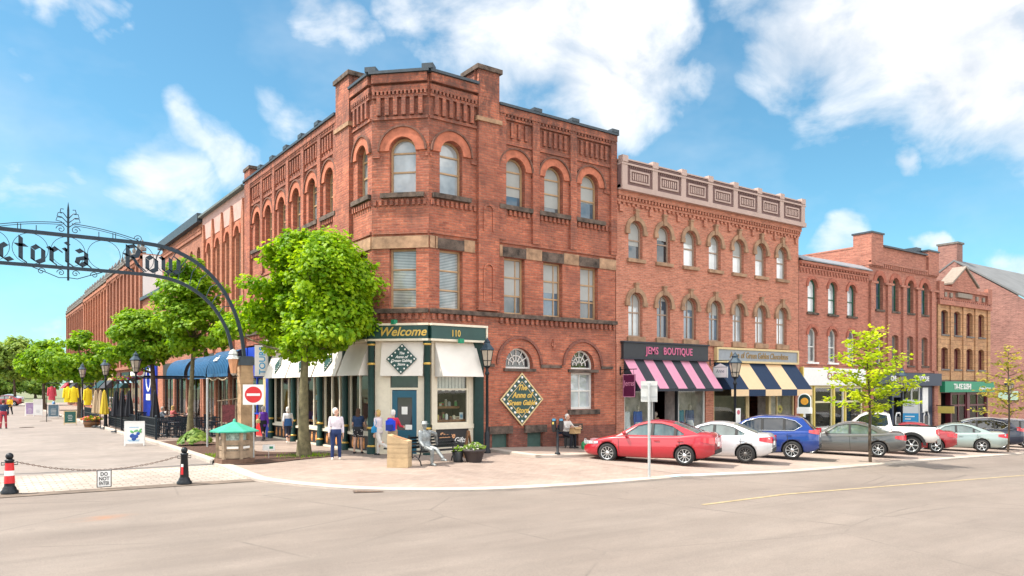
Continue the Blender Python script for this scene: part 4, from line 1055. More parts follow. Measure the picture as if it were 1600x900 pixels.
for x in (52.6,53.4,57.2,58.2): FR.box(q,x,x+.3,8.55,8.85,0,.1)
q.quad((X0,24.3,9.15),(X1,24.3,9.15),(X1,36,9.15),(X0,36,9.15))
q.build('pale_coping',mat('pale_coping',(.25,.205,.17),.85,var=.15),b5,O)
BOARD=mat('boarded_opening',(.15,.06,.045),.8,var=.45,scale=3)
FR.windows(b5,O,N3,MAROON,None,rev=.3,bars=(.5,),sill=(STONE_GR,.1,.08),panes=[GL_GREY,GL_GREY,BOARD,BOARD]); FR.windows(b5,O,N2,MAROON,BOARD,rev=.3,bars=(.5,),sill=(STONE_GR,.1,.08))
q=MB(); FR.box(q,52.05,59.38,2.2,2.92,.02,.35); b=q.build('shop_sign',SUSHIGREEN,b5,O)
lettering('sign_lettering','TA-KE SUSHI',.52,PAPER,b,FR.p(54.5,2.56,.36)-O,FR.u,FR.n,.012,0,.012,.85)
lettering('sign_lettering','Japanese Restaurant',.26,PAPER,b,FR.p(57.9,2.46,.36)-O,FR.u,FR.n,.012,.2,.004,.8)
shop_box(FR,b5,O,53.7,55.9,-1,2.15,1.2,MAROON,bars=(54.8,),hbars=(1.3,),inter=INTER,fw=.12); shop_box(FR,b5,O,56.3,58.9,-1,2.15,1.2,MAROON,bars=(57.6,),hbars=(1.3,),inter=INTER,fw=.12)
q=MB(); FR.box(q,53.5,53.7,-2.2,2.2,-.3,.04); FR.box(q,55.9,56.3,-2.2,2.2,-.3,.04); FR.box(q,58.9,59.1,-2.2,2.2,-.3,.04); FR.box(q,53.5,59.1,-2.4,-1,-.4,.02); FR.box(q,52.2,59.1,2.15,3.02,-.4,-.02); q.build('shop_front',MAROON,b5,O)
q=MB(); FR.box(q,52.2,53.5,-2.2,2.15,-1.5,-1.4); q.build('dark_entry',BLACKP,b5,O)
# ---------------------------------------------------------------- gable house beyond the side street
O=V((72,29,-1.8))
b6=thing('gable_house','big plain mauve brick house with grey pitched roof, chimney and bare gable end','building',O)
w=MB(); X0=66.2;X1=84;E=9.2;Yr=29.6;Zr=12.9;Y0=24.3;Y1=35
w.add([(X0,Y0,-3),(X0,Y0,E),(X0,Yr,Zr),(X0,Y1,E),(X0,Y1,-3)],[(0,1,2,3,4)])
w.quad((X0,Y0,-3),(X1,Y0,-3),(X1,Y0,E),(X0,Y0,E)); w.quad((X1,Y0,-3),(X1,Y1,-3),(X1,Y1,E),(X1,Y0,E)); w.quad((X1,Y1,-3),(X0,Y1,-3),(X0,Y1,E),(X1,Y1,E))
w.bx(X0-.04,X0+1.0,Yr-.2,Yr+1.3,11.5,14.4)
w.build('wall',BR_B6,b6,O,uv=True)
q=MB()
q.prism([(X0-.08,Y0-.3,E-.1),(X1,Y0-.3,E-.1),(X1,Yr,Zr+.05),(X0-.08,Yr,Zr+.05)],(0,0,.14)); q.prism([(X0-.08,Y1+.3,E-.1),(X1,Y1+.3,E-.1),(X1,Yr,Zr+.05),(X0-.08,Yr,Zr+.05)],(0,0,.14))
r=q.build('roof',SLATE,b6,O)
q=MB(); q.bx(X0-.1,X0+1.1,Yr-.3,Yr+1.4,14.4,14.55); q.build('chimney_cap',STONE_GR,r,O)
q=MB(); 
for y,z in ((25.6,1.9),): q.bx(X0-.06,X0-.01,y-.7,y+.7,z-.35,z+.35)
q.build('wall_sign',mat('sage_sign',(.32,.46,.38),.6,var=.1),b6,O)
# ---------------------------------------------------------------- pedestrian street: buildings beyond the corner
def shell(w,y0,y1,top,depth=11):
    x0=XL;x1=XL+depth
    w.quad((x1,y0,-.5),(x1,y1,-.5),(x1,y1,top),(x1,y0,top)); w.quad((x1,y1,-.5),(x0,y1,-.5),(x0,y1,top),(x1,y1,top)); w.quad((x0,y0,-.5),(x1,y0,-.5),(x1,y0,top),(x0,y0,top))
    w.quad((x0,y0,top-.05),(x1,y0,top-.05),(x1,y1,top-.05),(x0,y1,top-.05))
O=V((14,46,0))
t=thing('terracotta_building','orange terracotta building with tall arched windows and pink upper wall, next to the corner building','building',O)
ya,yb=41.22,50.5
cy=[42.75,44.65,46.75,48.75]
T3=[(-y,.95,6.6,11.4,'round') for y in cy]
w=MB(); LF.wall(w,-yb,-ya,[(4.6,5.0,[]),(5.0,11.75,T3)],rev=.3); shell(w,ya,yb,13.2)
for y in [41.5]+[(cy[k]+cy[k+1])/2 for k in range(3)]+[49.9]:
    LF.box(w,-y-.22,-y+.22,4.6,11.8,0,.16); w.prism([LF.p(-y-.22,11.8,0),LF.p(-y+.22,11.8,0),LF.p(-y,12.7,0)],LF.n*.16)
for y in (41.4,44.4,47.4,50.3): LF.box(w,-y-.18,-y+.18,-.3,4.6,-.3,.06)
w.build('wall',BR_ROW,t,O,uv=True)
q=MB(); LF.box(q,-yb,-ya,11.76,13.2,-.1,.03); q.build('pink_frieze',PINKSTUCCO,t,O)
q=MB(); LF.box(q,-yb-.02,-ya,13.2,13.32,-.3,.3); q.prism([LF.p(-yb,13.32,.2),LF.p(-ya,13.32,.2),LF.p(-ya,13.95,-.5),LF.p(-yb,13.95,-.5)],(0,0,.08)); q.build('roof',mat('green_grey_slate',(.12,.15,.15),.8,var=.2),t,O)
LF.windows(t,O,T3,BROWNFR,GL_LIGHT,rev=.3,bars=(.3,.62),surround=BR_ARCH,sur_w=.25,sur_d=.1)
for a,b in ((41.6,44.2),(44.6,47.2),(47.6,50.1)):
    shop_box(LF,t,O,-b,-a,.4,3.1,2.0,BROWNFR,bars=(-(a+b)/2,),inter=INTER,d=-.15)
q=MB(); LF.box(q,-50.2,-41.5,3.1,4.6,-.3,-.02); LF.box(q,-50.2,-41.5,-.3,.4,-.4,-.05); q.build('shop_front',DARKFR,t,O)
AWB=mat('awning_blue',(.015,.105,.24),.6,var=.18,scale=4)
def barrel(par,y0,y1,z0,r,rd,m=AWB):
    q=MB();n=8
    prof=[(rd*math.cos(math.pi/2*k/n)+.05,z0+r*math.sin(math.pi/2*k/n)) for k in range(n+1)]
    for k in range(n):
        (d0,a),(d1,b)=prof[k],prof[k+1]
        q.add([LF.p(-y1,a,d0),LF.p(-y0,a,d0),LF.p(-y0,b,d1),LF.p(-y1,b,d1)],[(0,1,2,3)],0,True)
    LF.box(q,-y1,-y0,z0-.18,z0,rd+.03,rd+.05)
    nn=int((y1-y0)/.32)
    for j in range(nn+1): # ribs
        y=y0+(y1-y0)*j/nn
        q.path([LF.p(-y,z,d+.01) for d,z in prof],.02,n=4)
    a=q.build('barrel_awning',m,par,O)
    q=MB()
    for y in (y0,y1-.02): q.prism([LF.p(-y,z0-.1,.05)]+[LF.p(-y,z,d) for d,z in prof],LF.u*-.02)
    q.build('awning_end',BLACKP,a,O)
    return a
a=barrel(t,41.35,45.6,3.28,1.28,.9); barrel(t,45.9,50.3,3.2,1.2,.9)
lettering('awning_lettering','cafe',.55,PAPER,a,LF.p(-44.1,4.12,.80)-O,LF.u,(LF.n+V((0,0,.7))).normalized(),.005,.3,.005)
# string of bulbs under the awning
q=MB(); 
for k in range(14):
    y=41.6+k*.28; q.ball(LF.p(-y,3.02-.12*math.sin(math.pi*((k%7)/6.0)),.9),.045,n=6)
q.build('bulb_string',mat('warm_bulb',(.75,.62,.42),.4,var=.05),t,O)
O=V((14,56,0))
t=thing('brick_row_building','dark red brick building with small arched top windows, third along the pedestrian street','building',O)
ya,yb=50.52,62.8
T3=[(-51.6-1.95*k,.9,9.9,11.6,'round') for k in range(6)];T2=[(-51.6-1.95*k,.95,5.6,7.9,'flat') for k in range(6)]
w=MB(); LF.wall(w,-yb,-ya,[(4.3,8.6,T2),(8.6,13.0,T3)],rev=.3); shell(w,ya,yb,13.1)
LF.box(w,-yb,-ya,12.3,12.5,0,.1); dentils(LF,w,-yb,-ya,12.5,12.7,.3,.15,.14)
for y in (50.8,54.7,58.6,62.5): LF.box(w,-y-.2,-y+.2,-.3,4.3,-.3,.06)
w.build('wall',BR_ROWD,t,O,uv=True)
q=MB(); LF.box(q,-yb,-ya,13.0,13.55,-.4,.35); q.build('cornice',CAP,t,O)
LF.windows(t,O,T3+T2,BROWNFR,GL_DARK,rev=.3,bars=(.5,),surround=None)
for a,b in ((51.1,54.4),(55.0,58.3),(58.9,62.2)): shop_box(LF,t,O,-b,-a,.4,3.2,2,DARKFR,bars=(-(a+b)/2,),inter=INTER,d=-.15)
q=MB(); LF.box(q,-62.4,-51,3.2,4.3,-.3,.05); LF.box(q,-62.4,-51,-.3,.4,-.4,-.05); q.build('shop_front',DARKFR,t,O)
barrel(t,51.3,56.5,3.3,1.1,.9)
O=V((14,67,0))
t=thing('blue_front_building','low brick building with a bright blue ground floor panel and round white emblem','building',O)
ya,yb=62.82,70.9
T2=[(-64.2-1.9*k,.95,5.6,7.9,'flat') for k in range(4)]
w=MB(); LF.wall(w,-yb,-ya,[(-.3,4.4,[]),(4.4,10.0,T2)],rev=.3); shell(w,ya,yb,10.0); w.build('wall',BR_ROW,t,O,uv=True)
LF.windows(t,O,T2,WHITEFR,GL_DARK,rev=.3,bars=(.5,))
q=MB(); LF.box(q,-yb,-ya,9.9,10.15,-.3,.25); q.build('cornice',CAP,t,O)
q=MB(); LF.box(q,-69.8,-64.6,.1,4.3,.0,.12)
for k in range(14): LF.box(q,-69.7+k*.37,-69.62+k*.37,.1,4.3,.12,.16)
b=q.build('blue_panel',BLUEB,t,O)
q=MB()
A=[LF.p(-67.4+1.0*math.cos(2*math.pi*k/28),3.2+1.0*math.sin(2*math.pi*k/28),.16) for k in range(28)];B=[LF.p(-67.4+.8*math.cos(2*math.pi*k/28),3.2+.8*math.sin(2*math.pi*k/28),.16) for k in range(28)]
q.ring(A,B,LF.n*.04); q.build('round_emblem',PAPER,b,O)
q=MB(); LF.box(q,-68.2,-66.6,1.5,2.0,.16,.2); q.build('white_notice',PAPER,b,O)
# the far row
def far(y0,y1,top,br,label,n,seed):
    r=random.Random(seed);O=V((14,(y0+y1)/2,0))
    t=thing('far_row_building',label,'building',O)
    p=(y1-y0)/n
    T=[(-(y0+p*(k+.5)),p*.42,4.9,7.4,'flat') for k in range(n)];T3=[(-(y0+p*(k+.5)),p*.42,8.3,11.0,'round') for k in range(n)]
    w=MB(); LF.wall(w,-y1,-y0,[(-.3,4.2,[]),(4.2,7.9,T),(7.9,top,T3)],rev=.3); shell(w,y0,y1,top)
    for k in range(n+1):
        y=y0+p*k; y=min(max(y,y0+.2),y1-.2); LF.box(w,-y-.2,-y+.2,4.2,top+.25,0,.2)
    LF.box(w,-y1,-y0,top-.5,top-.2,0,.25); dentils(LF,w,-y1,-y0,top-.8,top-.5,.6,.3,.2); LF.box(w,-y1,-y0,4.2,4.45,0,.3)
    w.build('wall',br,t,O,uv=True)
    q=MB()
    for k in range(n+1):
        y=min(max(y0+p*k,y0+.2),y1-.2); c=LF.p(-y,top+.25,-.05); q.lathe([(.3,0),(.3,.25),(.14,.35),(.18,.6),(.02,.95)],c,6,sm=False)
    LF.box(q,-y1,-y0,top,top+.14,-.3,.3)
    q.build('parapet_finials',STONE_GR,t,O)
    LF.windows(t,O,T+T3,BROWNFR,GL_DARK,rev=.3,bars=(.5,))
    nb=4; bw=(y1-y0)/nb
    for k in range(nb):
        a=y0+bw*k+.4;b=y0+bw*(k+1)-.4
        f=shop_box(LF,t,O,-b,-a,.5,3.2,.1,r.choice([DARKFR,CREAM,MAROON,GREENFR]),bars=(-(a+b)/2,),inter=r.choice([INTER,INTERW]),d=.06)
        q=MB(); LF.box(q,-b,-a,3.3,3.95,0,.25); fb=q.build('shop_fascia',(RED,NAVYB,PAPER,DKGREEN,MAROON,GOLDPALE)[(k+seed*2)%6],t,O)
        if k%2==seed%2: awning(LF,t,O,-b,-a,3.3,2.5,1.0,[(RED,CHAR,DKGREEN)[(k+seed)%3]],d0=.3)
    return t,O
t,O=far(71.0,90,14.0,BR_ROWD,'tall brick row building with white end wall beyond the blue shopfront',9,1)
q=MB(); q.bx(XL+.02,XL+11,70.93,70.98,9.0,13.9); q.build('white_end_wall',OFFWHITE,t,O)
far(90.02,110,13.8,BR_ROW,'middle of the far brick row along the pedestrian street, behind the yellow jackets',9,2)
far(110.02,131,13.5,BR_ROWD,'farthest brick building closing the row along the pedestrian street',9,3)
# ---------------------------------------------------------------- vehicles (x forward, y left, z up)
def interp(pts,x):
    if x<=pts[0][0]: return pts[0][1]
    for i in range(len(pts)-1):
        if x<=pts[i+1][0]:
            t=(x-pts[i][0])/(pts[i+1][0]-pts[i][0]); return pts[i][1]+(pts[i+1][1]-pts[i][1])*t
    return pts[-1][1]
def sm(pts,x,h=.09): return (interp(pts,x)*2+interp(pts,x-h)+interp(pts,x+h)+interp(pts,x-h/2)+interp(pts,x+h/2))/6
VF=[(0.0,.80),(.05,.92),(.16,.975),(.34,.997),(.5,1.0),(.63,.992),(.70,.978),(.84,.968),(.93,.945),(.98,.90),(1.0,.83)]
def paint(name,c,metal=.15,rough=.32): return mat(name,c,rough,metal=metal,var=.03,scale=2,coat=1)
CARGLASS=glass('car_glass',(.15,.21,.20),spec=.9,var=.5)
CARGLASSD=glass('car_glass_tinted',(.012,.014,.017),spec=.9,var=.3)
TAIL=mat('tail_lamp',(.55,.012,.018),.15,var=.15,scale=20,coat=1)
HEAD=mat('head_lamp',(.62,.64,.66),.1,metal=.4,var=.2,scale=14,coat=1)
SHUT=mat('shut_line',(.012,.012,.013),.6,var=0)
def make_car(label,pm,S,loc,heading,cat='car',name='parked_car',gl=None,rim=RIM,spokes=10,group='vehicles parked nose in'):
    t=thing(name,label,cat,loc,math.atan2(heading[1],heading[0]),group)
    L=S['L'];top=S['top'];bot=S['bot'];hw=S['hw'];wr=S['wr'];xr,xf=S['ax'];gl=gl or CARGLASS
    xs=[-L/2+L*i/56 for i in range(57)]
    def sy(x,tt): return sm(hw,x)*interp(VF,tt)
    def sz(x,tt): a=sm(bot,x);b=sm(top,x); return a+(b-a)*tt
    q=MB();cols=None;vs=[]
    for x in xs:
        a=sm(bot,x);b=sm(top,x);w=sm(hw,x)
        half=[(0,a)]+[(w*f,a+(b-a)*tt) for tt,f in VF]+[(w*.45,b+.025),(0,b+.035)]
        ring=half+[(-y,z) for y,z in half[-2:0:-1]]
        n=len(ring); vs+=[(x,y,z) for y,z in ring]
    fs=[]
    for i in range(len(xs)-1):
        for k in range(n):
            l=(k+1)%n; fs.append((i*n+k,(i+1)*n+k,(i+1)*n+l,i*n+l))
    q.add(vs,fs,0,True)
    m=len(q.f); q.f.append(tuple(range(n))); q.mi.append(0); q.sm.append(False)
    q.f.append(tuple(range(len(vs)-1,len(vs)-n-1,-1))); q.mi.append(0); q.sm.append(False)
    src=q.build('src',[pm,SHUT])
    bm=bmesh.new(); bm.from_mesh(src.data); bmesh.ops.recalc_face_normals(bm,faces=bm.faces[:]); bm.to_mesh(src.data); bm.free()
    c=MB();ra=wr+.055
    for x in (xr,xf):
        for s in (-1,1):
            M=Matrix.Translation((x,s*(S['W']/2-.02),wr+.01))@Matrix.Rotation(R(90),4,'X')
            c.lathe([(ra,-.26),(ra,.26)],(0,0,0),28,0,True,M)
    if 'bed' in S:
        x0,x1,z0=S['bed']; c.bx(x0,x1,-S['W']/2+.13,S['W']/2-.13,z0,3)
    cut=c.build('cut',[SHUT])
    bm=bmesh.new(); bm.from_mesh(cut.data); bmesh.ops.remove_doubles(bm,verts=bm.verts[:],dist=1e-5); bmesh.ops.recalc_face_normals(bm,faces=bm.faces[:]); bm.to_mesh(cut.data); bm.free()
    md=src.modifiers.new('b','BOOLEAN'); md.operation='DIFFERENCE'; md.object=cut; md.solver='EXACT'; md.material_mode='TRANSFER'
    dg=bpy.context.evaluated_depsgraph_get(); me=bpy.data.meshes.new_from_object(src.evaluated_get(dg))
    bpy.data.objects.remove(src); bpy.data.objects.remove(cut)
    me.name='body'; body=bpy.data.objects.new('body',me); COL.objects.link(body); body.parent=t
    # --- cabin
    O=S['O'];Wn=S['Wn'];zb=S['zb'];zr=max(z for x,z in O);wb=S['wb'];wt=S['wt']
    def cy(z): return wb+(wt-wb)*min(1,max(0,(z-zb)/(zr-zb)))**1.15
    up=O[:S['nc']]  # windscreen base .. rear-glass base
    def dens(P,n=4):
        out=[]
        for i in range(len(P)-1):
            for k in range(n): 
                f=k/n; out.append((P[i][0]+(P[i+1][0]-P[i][0])*f,P[i][1]+(P[i+1][1]-P[i][1])*f))
        return out+[P[-1]]
    D=dens(up); 
    for _ in range(2): D=[D[0]]+[((D[i-1][0]+2*D[i][0]+D[i+1][0])/4,(D[i-1][1]+2*D[i][1]+D[i+1][1])/4) for i in range(1,len(D)-1)]+[D[-1]]
    q=MB();vs=[];prof=[-1,-.8,-.4,0,.4,.8,1];N=len(prof)
    for x,z in D:
        y=cy(z)-.02
        for p in prof: vs.append((x,p*y,z-.015+.045*(1-p*p)*(1 if z>zb+.1 else .5)))
    fs=[(i*N+k,i*N+k+1,(i+1)*N+k+1,(i+1)*N+k) for i in range(len(D)-1) for k in range(N-1)]
    q.add(vs,fs,0,True)
    for s in (0,N-1):
        sg=-1 if s==0 else 1
        for i in range(len(D)-1):
            a=vs[i*N+s];b=vs[(i+1)*N+s]; zl=zb-.06
            q.add([a,b,(b[0],sg*(wb-.02),min(zl,b[2])),(a[0],sg*(wb-.02),min(zl,a[2]))],[(0,1,2,3) if sg>0 else (3,2,1,0)])
    q.build('window_glass',gl,t)
    # roof skin between windscreen and rear glass
    x0,x1=S['roof']; q=MB();vs=[];E=[p for p in D if x0-1e-6<=p[0]<=x1+1e-6]
    for x,z in E:
        y=cy(z)+.004
        for p in prof: vs.append((x,p*y,z+.004+.045*(1-p*p)))
    fs=[(i*N+k,i*N+k+1,(i+1)*N+k+1,(i+1)*N+k) for i in range(len(E)-1) for k in range(N-1)]
    q.add(vs,fs,0,True)
    vs2=[V(v)-V((0,0,.03)) for v in vs]; q.add(vs2,[f[::-1] for f in fs],0,True)
    for r_ in (0,len(E)-1):
        for k in range(N-1):
            q.add([vs[r_*N+k],vs[r_*N+k+1],vs2[r_*N+k+1],vs2[r_*N+k]],[(0,1,2,3)])
    q.build('roof',S.get('roofm',pm),t)
    # side frames: pillars and rails round the side glass
    for s in (-1,1):
        q=MB();n=len(O)
        def pt(x,z,o): return (x,s*(cy(z)+o),z)
        A=[pt(x,z,.008) for x,z in O];B=[pt(x,z,.008) for x,z in Wn]
        A2=[pt(x,z,-.03) for x,z in O];B2=[pt(x,z,-.03) for x,z in Wn]
        for i in range(n):
            j=(i+1)%n
            for f in ((A[i],A[j],B[j],B[i]),(B[i],B[j],B2[j],B2[i]),(A[j],A[i],A2[i],A2[j])): q.add(f,[(0,1,2,3)])
        fr=q.build('side_frame',pm,t)
        q=MB()
        for xb,lean in S['pil']:
            zt=interp(sorted([(x,z) for x,z in D]),xb)-.04
            P=[(xb-.045,zb+.02),(xb+.045,zb+.02),(xb+.045-lean,zt),(xb-.045-lean,zt)]
            q.add([pt(x,z,.005) for x,z in P],[(0,1,2,3)])
        q.build('door_pillar',SHUT,fr)
        if S.get('chrome'):
            q=MB(); q.path([pt(x,z,.012) for x,z in Wn],.014,n=5,closed=True); q.build('chrome_trim',CHROME,fr)
        # mirror, handles, shut lines
        q=MB(); mx=S['mir']; q.ball((mx,s*(wb+.16),zb+.09),.1,(.7,1.1,.75),8); q.box((mx,s*(wb+.06),zb+.05),(.08,.14,.05)); q.build('mirror',S.get('mirm',pm),t)
        for hx in S['han']:
            tt=(S['hz']-sm(bot,hx))/(sm(top,hx)-sm(bot,hx)); q=MB(); q.box((hx,s*(sy(hx,tt)+.012),S['hz']),(.19,.03,.035)); q.build('handle',S.get('hanm',pm),t)
        q=MB()
        for lx in S['shut']:
            for k in range(9):
                a=.10+.86*k/9;b=.10+.86*(k+1)/9
                x_a=lx+S.get('bow',0)*(a-.5);x_b=lx+S.get('bow',0)*(b-.5)
                q.add([(x_a-.008,s*(sy(x_a,a)+.004),sz(x_a,a)),(x_a+.008,s*(sy(x_a,a)+.004),sz(x_a,a)),(x_b+.008,s*(sy(x_b,b)+.004),sz(x_b,b)),(x_b-.008,s*(sy(x_b,b)+.004),sz(x_b,b))],[(0,1,2,3)])
        q.build('shut_line',SHUT,body)
        # lamps wrap from the flank round the corner
        for nm,mm,(xa,za,zc,inn),end in (('taillight',TAIL,S['tail'],-1),('headlight',HEAD,S['head'],1)):
            q=MB();xe=end*L/2;P=[]
            for k in range(6):
                x=xa+(xe-xa)*k/5; P.append((x,1))
            pts=[]
            for x,_ in P:
                r=[]
                fr_=(x-xa)/(xe-xa)
                for z in (za+(zc-za)*.35*(1-fr_),zc-(zc-za)*.12*(1-fr_)):
                    tt=min(.97,max(.02,(z-sm(bot,x))/(sm(top,x)-sm(bot,x)))); r.append((x,s*(sy(x,tt)+.012),z))
                pts.append(r)
            y_e=abs(pts[-1][0][1])
            pts.append([(xe+end*.012,s*(y_e-.01),za),(xe+end*.012,s*(y_e-.01),zc)]); pts.append([(xe+end*.012,s*max(.05,(y_e-inn)),za+.03),(xe+end*.012,s*max(.05,(y_e-inn)),zc-.01)])
            for k in range(len(pts)-1): q.add([pts[k][0],pts[k+1][0],pts[k+1][1],pts[k][1]],[(0,1,2,3)],0,True)
            q.build(nm,mm,t)
        # wheels
        for x in (xr,xf):
            M=Matrix.Translation((x,s*(S['W']/2-.11),wr))@Matrix.Rotation(R(-90)*s,4,'X')
            q=MB();tw=.10; q.lathe([(wr*.66,-tw),(wr*.9,-tw),(wr,-tw*.65),(wr,tw*.65),(wr*.93,tw),(wr*.7,tw+.006),(wr*.66,tw-.01)],(0,0,0),24,0,True,M,False)
            wh=q.build('wheel',RUBBER,t)
            q=MB(); q.lathe([(wr*.71,-.02),(wr*.72,tw-.004),(wr*.66,tw+.004),(wr*.63,tw-.03)],(0,0,0),24,0,True,M,False)
            ns=spokes
            for k in range(ns):
                a=2*math.pi*k/ns; T=M@Matrix.Rotation(a,4,'Z'); ww=.30*wr*2.6/ns*.55
                q.add([(.02,-ww*.5,tw-.025),(wr*.66,-ww,tw-.02),(wr*.66,ww,tw-.02),(.02,ww*.5,tw-.025)],[(0,1,2,3)],0,False,T)
            q.lathe([(.001,tw-.008),(.055,tw-.012),(.07,tw-.03)],(0,0,0),12,0,True,M,False); q.build('rim',rim,wh)
            q=MB(); q.lathe([(.001,tw-.06),(wr*.66,tw-.06)],(0,0,0),20,0,False,M,False); q.build('brake_disc',SHUT,wh)
    # rear panel: plate, bumper strip
    q=MB(); q.bx(-L/2-.016,-L/2,-.16,.16,S['plz'],S['plz']+.15); q.build('licence_plate',PAPER,t)
    q=MB(); q.bx(-L/2-.012,-L/2+.1,-sm(hw,-L/2)*.9,sm(hw,-L/2)*.9,sm(bot,-L/2)-.02,sm(bot,-L/2)+.12); q.build('rear_valance',S.get('valm',SHUT),t)
    q=MB(); q.bx(L/2-.1,L/2+.012,-sm(hw,L/2)*.85,sm(hw,L/2)*.85,sm(bot,L/2)+.05,sm(bot,L/2)+.2); q.build('grille',SHUT,t)
    return t
def sedan(L=4.62,W=1.78,H=1.45,deck=1.04):
    l=L/2;k=H/1.45
    return dict(L=L,W=W,top=[(-l,.80),(-l+.03,deck-.06),(-l+.12,deck-.01),(-l+.5,deck+.01),(-1.15,.985),(.95,.93),(1.3,.90),(1.75,.80),(l-.25,.68),(l,.52)],
      bot=[(-l,.42),(-l+.15,.30),(-l+.45,.22),(0,.19),(l-.5,.21),(l-.1,.24),(l,.33)],
      hw=[(-l,W*.36),(-l+.07,W*.415),(-l+.3,W*.47),(-1.3,W*.496),(0,W*.5),(1.2,W*.497),(l-.45,W*.46),(l-.2,W*.40),(l,W*.27)],
      ax=(-1.36,1.34),wr=.325,zb=.955,wb=W*.44,wt=W*.315,
      O=[(1.08,.90),(.38,1.33*k),(-.08,H-.005),(-.55,H-.01),(-1.0,1.36*k),(-1.82,deck-.01),(-1.4,.93),(-.4,.90)],
      Wn=[(.76,.975),(.30,1.29*k),(-.09,1.385*k),(-.54,1.38*k),(-.92,1.29*k),(-1.34,1.045),(-1.28,.985),(-.4,.975)],nc=6,
      roof=(-1.0,.40),pil=[(-.23,0),(-1.02,.0)],mir=.70,han=(-.42,-1.22),hz=.80,shut=(.92,-.24,-1.2),bow=.06,tail=(-l+.42,.72,.95,.32),head=(l-.62,.60,.74,.3),plz=.62)
def suv(L=4.66,W=1.84,H=1.73):
    l=L/2
    return dict(L=L,W=W,top=[(-l,.95),(-l+.06,1.10),(-l+.3,1.15),(-1.2,1.11),(.95,1.04),(1.4,1.0),(1.85,.90),(l-.15,.76),(l,.6)],
      bot=[(-l,.45),(-l+.15,.34),(-l+.5,.26),(0,.23),(l-.5,.25),(l-.1,.29),(l,.38)],
      hw=[(-l,W*.39),(-l+.08,W*.44),(-l+.3,W*.48),(-1.2,W*.5),(1.2,W*.5),(l-.4,W*.46),(l-.15,W*.40),(l,W*.29)],
      ax=(-1.36,1.35),wr=.355,zb=1.09,wb=W*.445,wt=W*.33,
      O=[(1.18,1.02),(.50,1.50),(-.05,1.665),(-1.0,H-.06),(-1.72,1.60),(-2.12,1.16),(-1.7,1.06),(-.4,1.03)],
      Wn=[(.86,1.105),(.42,1.46),(-.07,1.595),(-.98,1.605),(-1.46,1.50),(-1.72,1.30),(-1.42,1.12),(-.4,1.105)],nc=6,
      roof=(-1.72,.52),pil=[(-.22,0),(-1.05,.0)],mir=.80,han=(-.42,-1.24),hz=.93,shut=(.98,-.24,-1.2),bow=.06,tail=(-l+.36,.98,1.18,.3),head=(l-.5,.74,.9,.3),plz=.85,chrome=True)
def truck():
    L=5.75;l=L/2;W=2.0
    return dict(L=L,W=W,top=[(-l,1.2),(-l+.05,1.28),(-.95,1.28),(-.9,1.24),(.95,1.20),(1.3,1.19),(2.2,1.13),(l-.12,1.02),(l,.85)],
      bot=[(-l,.66),(-l+.2,.55),(-1,.48),(1,.46),(l-.2,.46),(l,.55)],
      hw=[(-l,W*.45),(-l+.06,W*.48),(-1,W*.5),(1.2,W*.5),(l-.4,W*.48),(l-.15,W*.44),(l,W*.34)],
      ax=(-1.75,1.85),wr=.42,zb=1.25,wb=W*.45,wt=W*.36,
      O=[(1.12,1.18),(.46,1.75),(.10,1.90),(-.45,1.91),(-.85,1.84),(-.98,1.25),(-.6,1.2),(0,1.19)],
      Wn=[(.83,1.26),(.38,1.70),(.09,1.82),(-.45,1.825),(-.74,1.77),(-.80,1.36),(-.66,1.27),(0,1.26)],nc=6,
      roof=(-.9,.5),pil=[(-.05,0)],mir=.74,han=(-.05,-.75),hz=1.08,shut=(.92,-.12,-.93),tail=(-l+.14,.86,1.2,.22),head=(l-.3,.85,1.05,.35),plz=.7,bed=(-l+.07,-1.0,.72))
HD=(-.483,.875);RT=(.875,.483)
def from_rear(wx,wy,S,off=.0):
    d=-S['ax'][0]; h=S['W']/2-.11
    x=wx+HD[0]*d+RT[0]*h; y=wy+HD[1]*d+RT[1]*h
    return (x,y,G(x,y)+.056+off)
P_RED=paint('car_red',(.40,.009,.022),.1); P_SIL=paint('car_silver',(.60,.61,.63),.35); P_BLUE=paint('car_blue',(.004,.038,.23),.35)
P_GREY=paint('car_grey',(.12,.118,.115),.4); P_WHITE=paint('truck_white',(.66,.65,.63),.0); P_DRED=paint('car_dark_red',(.30,.012,.02),.1)
P_SAGE=paint('car_sage',(.33,.40,.38),.4); P_NAVY=paint('car_navy',(.012,.02,.05),.3)
VG='vehicles parked nose in at the kerb'
S=sedan(4.64,1.78,1.455,1.06); make_car('red sedan with multi-spoke alloys, nearest of the parked cars',P_RED,S,from_rear(19.56,17.31,S),HD,spokes=10,group=VG)
S=sedan(4.5,1.75,1.43,1.04); make_car('silver sedan with plain dark steel wheels, between the red sedan and the blue SUV',P_SIL,S,from_rear(22.71,17.25,S),HD,rim=RIMD,spokes=12,group=VG)
S=suv(); make_car('blue SUV with chrome window trim parked in front of the navy and sand awning',P_BLUE,S,from_rear(26.22,17.73,S),HD,cat='SUV',gl=CARGLASSD,spokes=9,group=VG)
S=sedan(4.85,1.82,1.455,1.05); make_car('dark grey sedan parked behind the thin trunk of the lime green young tree',P_GREY,S,from_rear(31.86,17.35,S),HD,spokes=8,group=VG)
S=truck(); S['valm']=CHROME
tk=make_car('white pickup truck with black wheel flares between the grey sedan and the dark red car',P_WHITE,S,from_rear(35.38,17.7,S),HD,cat='pickup truck',name='pickup_truck',gl=CARGLASSD,spokes=6,group=VG)
